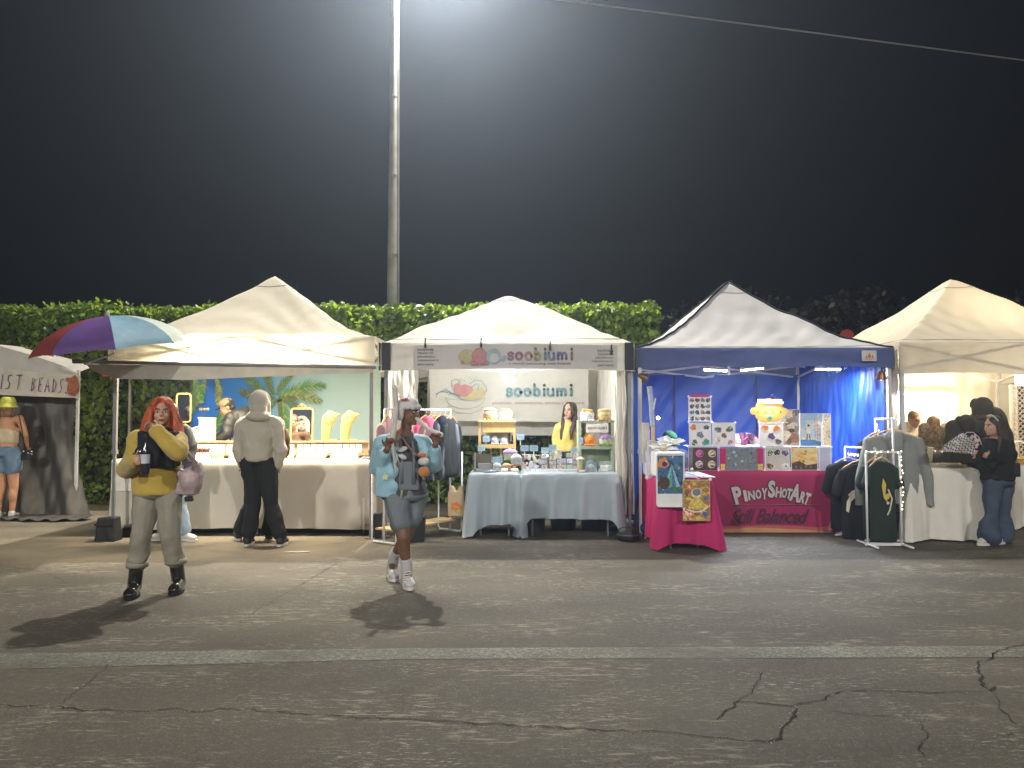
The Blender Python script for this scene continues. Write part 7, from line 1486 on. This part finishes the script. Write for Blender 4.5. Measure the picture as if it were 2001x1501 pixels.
blob('pouch', fur('pumpkin',(.50,.18,.05)), o, lambda b: b.ell(Pw(828,922,-.19),(.052,.042,.044)), .009, 2, [(.005,22,(1,1,1),2)]); blob('top_tuft', fur('pumpkin',(.50,.18,.05)), o, lambda b: b.ell(Pw(825,889,-.17),(.038,.032,.026)), .009, 2); blob('middle', hwm, o, lambda b: b.ell(Pw(828,902,-.19),(.050,.045,.035)), .009, 2)
part('cord', mat('pouch cord rose', (.28,.13,.12), .7), o, lambda b: b.tube([Pw(783,848,-.10),Pw(795,868,-.15),(Pw(812,888,-.19)),Pw(822,892,-.2)], .007, 6), True)
for s in 'LR': part('sock', hwm, t, lambda b: b.cyl(J['a'+s].lerp(J['k'+s],.18), J['a'+s].lerp(J['k'+s],.34), .050, .050, 14))
for q in range(5): part('lace', sole, t, lambda b: b.cyl(Vector((X(797,6.5)-.028,6.53-.018*q,.13-.016*q)), Vector((X(797,6.5)+.030,6.53-.018*q,.14-.016*q)), .005, n=6))

# ---- 3 grey-hooded customer seen from behind (his face shows in the mirror)
D = 8.64; Pw = lambda px, py, dy=0: W(px, py, D+dy); fl_ = cloth('stone grey fleece', (.42,.39,.32), var=.06, bump=.5, bs=130); blkp = cloth('black trousers', (.016,.016,.017))
J = stand(X(506,D), D, 1.74, 0, -1); J.update(head=Vector((X(509,D),D-.02,1.585)), neck=Pw(508,812,-.02), sL=Pw(474,832,0), sR=Pw(541,832,0), eL=Pw(465,878,-.02), eR=Pw(549,878,-.02), wL=Pw(476,909,.02), wR=Pw(541,909,.02), fL=Pw(484,922,.06), fR=Pw(533,922,.06), kL=Pw(497,985,.02), kR=Pw(530,985,.02), aL=Vector((X(487,8.6),8.6,.09)), tL=Vector((X(493,8.75),8.76,.03)), aR=Vector((X(552,8.6),8.58,.09)), tR=Vector((X(560,8.75),8.74,.03)))
human('customer in stone grey hoodie and black trousers standing back to us at the jewellery counter', J, R(184), 0, 0, sk_m, (fl_, .03, 2, .030, 'hoodie', .92, ((.150,.112),(.150,.115),(.175,.12),(.09,.075))), (blkp, 1.86, .022, .028), (blks, sole, .10, 1.05), hr_hood(fl_, None, hr_short(dark)), .010, beard=dark)
part('shoe_stripe', sole, None, lambda b: b.tube([(X(486,8.6)-.06,8.66,.06),(X(486,8.6)-.058,8.62,.075),(X(486,8.6)-.05,8.58,.055)], .004, 5)) if False else None
# ---- 4 customer half hidden by him
D = 8.98; Pw = lambda px, py, dy=0: W(px, py, D+dy); brj = cloth('brown jacket', (.09,.055,.035))
J = stand(X(512,D), D, 1.66, 0, -1, .04); J.update(eR=Pw(556,862,0), wR=Pw(556,885,.12), fR=Pw(552,893,.2), aL=Vector((X(472,9.0),8.98,.09)), tL=Vector((X(466,9.1),9.10,.03)), kL=Pw(490,985,0), aR=Vector((X(528,8.9),8.92,.09)), tR=Vector((X(530,9.1),9.06,.03)))
human('customer in brown jacket mostly hidden behind the grey-hooded one', J, R(170), 0, 0, sk_m, (brj, .03, 2, .028, 'jacket'), (blkp, 1.85, .02, .035), (blks, sole, .10, 1.0), hr_short(brown), .012)
# ---- 5 vendor bent over in cap
D = 10.55; Pw = lambda px, py, dy=0: W(px, py, D+dy); quilt = mat('dark quilted nylon', (.035,.035,.035), .45, var=.15, bump=.5, bs=30)
J = stand(X(498,D), D, 1.72, 0, 1); J.update(head=Pw(443,797,-.08), neck=Pw(458,806,-.04), base=Pw(466,808,-.02), chest=Pw(480,826,0), waist=Pw(488,858,0), pelvis=Pw(496,890,.05), sL=Pw(452,818,-.10), sR=Pw(478,806,.12), eL=Pw(440,848,-.16), wL=Pw(420,861,-.2), fL=Pw(410,866,-.22), eR=Pw(470,850,.0), wR=Pw(455,862,-.1), fR=Pw(447,866,-.15))
human('stallholder in a tan cap and dark quilted jacket stooping behind the jewellery counter', J, R(-70), R(22), 0, sk_t, (quilt, .05, 2, .035, 'jacket', 1.0), (blkp, 1.85, .02), (blks, sole, .1, 1), hr_cap(cloth('tan cap', (.26,.19,.11)), blks, hr_short(dark)), .011)
# ---- 6 person passing behind the red-haired woman
D = 8.95; Pw = lambda px, py, dy=0: W(px, py, D+dy); jean = cloth('light denim', (.26,.34,.44), var=.12)
J = stand(X(338,D), D, 1.58, 0, 1); J.update(aL=Vector((X(322,8.95),8.98,.09)), tL=Vector((X(307,8.95),8.97,.03)), aR=Vector((X(360,8.9),8.96,.09)), tR=Vector((X(382,8.9),8.90,.03)), kL=Pw(328,985), kR=Pw(350,985))
human('passer-by in light jeans and white trainers mostly hidden behind the red-haired woman', J, R(40), 0, 0, sk_m, (charc, .03, 2, .03, 'top'), (jean, 1.85, .022, .03), (whs, sole, .10, 1.0), hr_short(dark), .012)
# ---- 7 plush stall vendor
D = 10.75; Pw = lambda px, py, dy=0: W(px, py, D+dy); ysw = cloth('butter yellow knit', (.60,.47,.13), bump=.5, bs=120, sheen=.3)
J = stand(X(1108,D), D, 1.63, R(-8), 1); J.update(sL=Pw(1093,838,0), sR=Pw(1126,838,0), head=Pw(1113,803,-.03), eL=Pw(1087,860,.02), eR=Pw(1129,860,.03), wL=Pw(1088,888,-.1), wR=Pw(1128,888,-.1), fL=Pw(1092,897,-.16), fR=Pw(1122,897,-.16))
t, T, hk, HM = human('vendor with very long dark hair and butter yellow sweater behind the plush tables', J, R(-30), R(-3), 0, sk_l, (ysw, .20, 2, .020, 'sweater', .88, ((.13,.10),(.14,.10),(.13,.10),(.06,.055))), (blkp, 1.85, .012), (blks, sole, .1, 1), None, .009)
def vh(b):
    b.ell(T(0,.024,.045),(.086,.096,.086),HM); b.cap(T(0,.075,.02), T(0,.085,-.30), .075, .06)
    for s in (-1,1): b.cap(T(.070*s,.02,.04), T(.088*s,.01,-.10), .028, .038); b.cap(T(.088*s,.01,-.10), T(.075*s,-.07,-.30), .038, .034); b.cap(T(.075*s,-.07,-.30), T(.075*s,-.10,-.40), .034, .014); b.cap(T(.055*s,-.055,.075), T(.082*s,-.035,-.06), .014, .018)
blob('hair', brown, t, vh, .008, 2, [(.008,17,(1,1,.25),5),(.003,40,(1,1,.2),6)])
# ---- 8 art stall vendor, seated low, green cap
D = 10.1; Pw = lambda px, py, dy=0: W(px, py, D+dy); nvj = cloth('navy jacket', (.02,.025,.05)); gcap = cloth('green cap', (.02,.09,.05))
J = stand(X(1318,D), D, 1.7, R(10), 1); J.update(head=Pw(1308,862,-.08), neck=Pw(1314,878,0), base=Pw(1318,885,.03), chest=Pw(1322,905,.05), waist=Pw(1322,930,.08), pelvis=Vector((X(1322,D),D+.1,.50)), sL=Pw(1298,895,0), sR=Pw(1336,888,.08), eL=Pw(1296,925,-.1), eR=Pw(1340,922,-.02), wL=Pw(1306,938,-.28), wR=Pw(1328,938,-.25), fL=Pw(1312,938,-.36), fR=Pw(1322,938,-.34),
    hL=Vector((X(1310,D),D+.05,.5)), hR=Vector((X(1334,D),D+.05,.5)), kL=Vector((X(1304,D),D-.36,.50)), kR=Vector((X(1338,D),D-.36,.50)), aL=Vector((X(1304,D),D-.32,.09)), aR=Vector((X(1338,D),D-.32,.09)), tL=Vector((X(1304,D),D-.48,.03)), tR=Vector((X(1338,D),D-.48,.03)))
human('seated vendor in green cap bending over behind the art stall cubes', J, R(40), R(28), 0, sk_d, (nvj, .05, 2, .032, 'jacket', 1.0), (blkp, 1.85, .02), (blks, sole, .1, 1), hr_cap(gcap, gcap, hr_short(dark)), .011)
st = thing('folding_stool', 'plain stool under the seated vendor of the art stall', 'stool', (X(1322,D),D+.08,0)); part('seat', blk, st, lambda b: b.box((X(1322,D),D+.08,.385),(.36,.34,.03)))
for sx in (-.14,.14):
    for sy_ in (-.13,.13): part('leg', steelg, st, lambda b: b.cyl((X(1322,D)+sx,D+.08+sy_,0),(X(1322,D)+sx,D+.08+sy_,.38),.012))
# ---- 9 customer in lime hat at the left edge
D = 10.75; Pw = lambda px, py, dy=0: W(px, py, D+dy); limeh = cloth('lime bucket hat', (.52,.55,.10)); denim = cloth('blue denim', (.13,.20,.30), var=.15); bandeau = cloth('cream bandeau', (.55,.47,.33))
J = stand(X(14,D), D, 1.66, 0, -1); J.update(eR=Pw(50,850,.05), wR=Pw(53,872,.18), fR=Pw(50,880,.25), sR=Pw(38,818,0), sL=Pw(-8,818,0), kL=Pw(4,950,0), kR=Pw(27,950,0), aL=Vector((X(2,D),D,.09)), aR=Vector((X(29,D),D,.09)), tL=Vector((X(-1,D),D+.16,.03)), tR=Vector((X(32,D),D+.16,.03)))
t, T, hk, HM = human('customer in lime bucket hat, cream bandeau and denim shorts with her back to us', J, R(180), 0, 0, sk_t, (bandeau, .40, 0, .012, 'bandeau', .66), (denim, .38, .028), (whs, sole, .08, 1.0), None, .011, w=1.12)
blob('hair', blond, t, lambda b: b.ell(T(0,.03,.0),(.085,.09,.09),HM).ell(T(0,.06,-.08),(.085,.05,.055),HM).ell(T(.05,.06,-.11),(.03,.03,.03),HM), .010, 2, [(.010,18,(1,1,1),5)])
hb = blob('bucket_hat', limeh, t, lambda b: b.lathe([(.02,.145),(.075,.14),(.095,.10),(.10,.05),(.13,.0),(.125,-.012),(.09,.0)], T(0,.01,.02), 22), .010, 2)
hbag = thing('crossbody_bag', 'shiny black crossbody bag at the hip of the lime-hatted customer', 'bag', tuple(Pw(54,888,0))); blob('bag', mat('glossy black vinyl', (.02,.02,.025), .2, spec=.7), hbag, lambda b: b.ell(Pw(54,888,.02),(.085,.05,.075)).box(Pw(54,892,.02),(.13,.08,.09)), .012, 3)
part('strap', blk, hbag, lambda b: b.tube([Pw(36,808,-.03),Pw(42,835,-.12),Pw(47,865,-.10),Pw(52,880,-.02)], .006, 5), True); part('clasp', steel, hbag, lambda b: b.ell(Pw(46,882,-.05),(.012,.01,.012)))
# ---- 10-14 group at the right-hand stall
D = 11.0; Pw = lambda px, py, dy=0: W(px, py, D+dy); pale = cloth('pale top', (.55,.50,.42))
J = stand(X(1788,D), D, 1.58, R(10), 1); J.update(head=Pw(1787,820,-.05))
t, T, hk, HM = human('vendor with glasses behind the white linen table', J, R(12), R(14), 0, sk_t, (pale, .03, 2, .028, 'top'), (blkp, 1.85, .01), (blks, sole, .1, 1), hr_short(blond), .011)
part('glasses', blks, t, lambda b: b.tube([T(-.05+.019*math.cos(a)+.018,-.098,.003+.016*math.sin(a)) for a in [q*.63 for q in range(10)]], .0022, 5, closed=True).tube([T(.032+.019*math.cos(a),-.098,.003+.016*math.sin(a)) for a in [q*.63 for q in range(10)]], .0022, 5, closed=True).tube([T(-.013,-.1,.005),T(.013,-.1,.005)], .002, 5))
D = 10.45; Pw = lambda px, py, dy=0: W(px, py, D+dy); leop = mat('mottled brown knit', (.16,.12,.07), .85, var=.7, vs=38, bump=.3, bs=100)
J = stand(X(1828,D), D, 1.56, R(0), -1); J.update(head=Pw(1823,830,0), eL=Pw(1806,880,.02), eR=Pw(1850,880,.02), wL=Pw(1802,898,.2), wR=Pw(1852,900,.2), fL=Pw(1802,900,.3), fR=Pw(1852,902,.3))
t, T, hk, HM = human('customer with braided brown hair and mottled brown top, back to us', J, R(175), 0, 0, sk_t, (leop, .03, 2, .026, 'top'), (blkp, 1.85, .02), (blks, sole, .1, 1), hr_short(blond), .011)
blob('braid', blond, t, lambda b: [b.ell(T(.01*(-1)**q,.095+.004*q,-.02-.035*q),(.030,.024,.026),HM) for q in range(6)] and None, .008, 1)
cp_ = thing('folded_coat', 'dark padded coat bundled before the customer with braided hair', 'coat', tuple(Pw(1842,895,-.25))); blob('coat', quilt, cp_, lambda b: b.ell(Pw(1842,893,-.25),(.21,.12,.10)).ell(Pw(1812,885,-.22),(.10,.10,.09)).ell(Pw(1866,892,-.25),(.10,.1,.08)), .014, 3, [(.014,8,(1,1,1),3)])
D = 9.75; Pw = lambda px, py, dy=0: W(px, py, D+dy); blkh = cloth('black fleece hood', (.022,.020,.018))
J = stand(X(1890,D), D, 1.60, R(-15), -1); J.update(head=Pw(1883,834,0))
human('shorter figure in a black hood between the braided customer and the tall one', J, R(200), R(6), 0, sk_m, (blkh, .0, 2, .035, 'hoodie', .93), (blkp, 1.85, .02), (blks, sole, .1, 1), hr_hood(blkh), .012)
D = 9.95; Pw = lambda px, py, dy=0: W(px, py, D+dy)
J = stand(X(1930,D), D, 1.84, R(-12), -1, .02); J.update(head=Pw(1916,800,0), neck=Pw(1920,820,0), sL=Pw(1896,832,0), sR=Pw(1958,836,.05), eR=Pw(1972,890,.05), eL=Pw(1893,885,.05))
human('tall broad figure in a black hooded jacket, back to us', J, R(200), R(8), 0, sk_m, (cloth('black hooded jacket', (.028,.025,.022)), .02, 2, .045, 'hoodie', .95), (blkp, 1.85, .02), (blks, sole, .1, 1), hr_hood(cloth('black hooded jacket', (.028,.025,.022))), .012, w=1.08)
D = 8.75; Pw = lambda px, py, dy=0: W(px, py, D+dy); blkc = cloth('black jacket cotton', (.014,.014,.016)); wide = cloth('dark washed denim', (.055,.075,.115), var=.25, vs=4)
J = stand(X(1952,D), D, 1.57, R(-35), 1); J.update(head=Pw(1940,833,-.02), neck=Pw(1944,852,0), base=Pw(1947,860,0), chest=Pw(1950,885,0), waist=Pw(1950,912,0), pelvis=Pw(1950,942,0), sL=Pw(1932,870,-.10), sR=Pw(1965,866,.10), eL=Pw(1936,908,-.14), eR=Pw(1972,905,.02), wL=Pw(1914,888,-.16), fL=Pw(1900,884,-.17), wR=Pw(1935,893,-.22), fR=Pw(1916,886,-.24),
    hL=Pw(1940,948,-.02), hR=Pw(1960,948,.05), kL=Pw(1936,1005,-.03), kR=Pw(1958,1005,.05), aL=Vector((X(1934,8.6),8.68,.09)), aR=Vector((X(1958,8.75),8.80,.09)), tL=Vector((X(1915,8.6),8.64,.03)), tR=Vector((X(1940,8.75),8.72,.03)))
t, T, hk, HM = human('dark-haired woman in black jacket and wide dark jeans looking at goods, right edge', J, R(-78), 0, 0, sk_l, (blkc, .08, 2, .030, 'jacket', .93), (wide, 1.96, .022, .075), (whs, sole, .08, 1.0), None, .009)
def wh_(b):
    b.ell(T(0,.026,.045),(.084,.098,.084),HM); b.cap(T(0,.08,.02), T(.02,.13,-.20), .066, .075); b.cap(T(.02,.13,-.20), T(.03,.16,-.42), .075, .035)
    for s in (-1,1): b.cap(T(.066*s,.0,.04), T(.082*s,.03,-.10), .024, .030); b.cap(T(.082*s,.03,-.10), T(.088*s,-.02,-.30), .026, .016)
blob('hair', brown, t, wh_, .008, 2, [(.008,17,(1,1,.25),5)])
part('hair_clip', whs, t, lambda b: b.tube([T(.082,.0,.06),T(.05,-.03,.118),T(0,-.03,.132),T(-.05,-.03,.118)], .009, 6))
o = thing('black_handbag', 'black handbag at the hip of the dark-haired woman', 'bag', tuple(Pw(1978,918,.02))); blob('bag', blk, o, lambda b: b.box(Pw(1976,918,.02),(.17,.09,.16)), .014, 4); part('strap', blk, o, lambda b: b.tube([Pw(1955,862,.02),Pw(1972,880,.07),Pw(1980,905,.05)], .009, 6), True)
# goods in her hands
def chk():
    m = bpy.data.materials.new('houndstooth cloth'); m.use_nodes = True; nt = m.node_tree; tc = nt.nodes.new('ShaderNodeTexCoord'); mp = nt.nodes.new('ShaderNodeMapping'); mp.inputs['Rotation'].default_value = (0,.5,0); c = nt.nodes.new('ShaderNodeTexChecker'); c.inputs['Scale'].default_value = 48
    c.inputs[1].default_value = (.55,.53,.50,1); c.inputs[2].default_value = (.10,.09,.08,1); nt.links.new(tc.outputs['Object'], mp.inputs[0]); nt.links.new(mp.outputs[0], c.inputs[0]); b = nt.nodes['Principled BSDF']; nt.links.new(c.outputs[0], b.inputs['Base Color']); b.inputs['Roughness'].default_value = .8; return m
o = thing('checked_cloth', 'folded pale checked cloth held out by the dark-haired woman', 'cloth', tuple(Pw(1875,865,-.2)))
def ck(u, v): a = (1843+62*u); top = 872-26*max(0,1-abs(u-.62)/.62); return tuple(Pw(a, top+(882-top+6*u)*v, -.24+.03*math.sin(u*6+v*3)))
part('cloth', chk(), o, lambda b: b.grid(ck, 24, 10).grid(lambda u, v: tuple(Vector(ck(u,v))+Vector((0,.02,0))), 24, 10), True)
o = thing('printed_garment', 'black garment with pale pink flame print held beside the checked cloth', 'shirt', tuple(Pw(1900,860,-.1)))
part('fabric', blkc, o, lambda b: b.grid(lambda u, v: tuple(Pw(1876+44*u, 843+40*v+6*math.sin(u*3)*(1-v)-(4*math.sin(u*3.1)), -.16+.02*math.sin(u*9+v*2))), 20, 12), True)
pr = Print(Pw(1876,883,-.20)); kk = D/FPX; pkp = mat('garment pale pink print', (.55,.42,.42), .7)
pr.line([(x*kk, y*kk) for x, y in ((6,30),(14,37),(26,37),(36,28),(41,14))], 1.6*kk, pkp)
for q, (x, y) in enumerate(((22,26),(28,20),(32,12),(24,14),(34,22),(29,28))): pr.blob((x*kk,y*kk), 3.6*kk, pkp, 4.6*kk, q, .5)
pr.build('print', o)
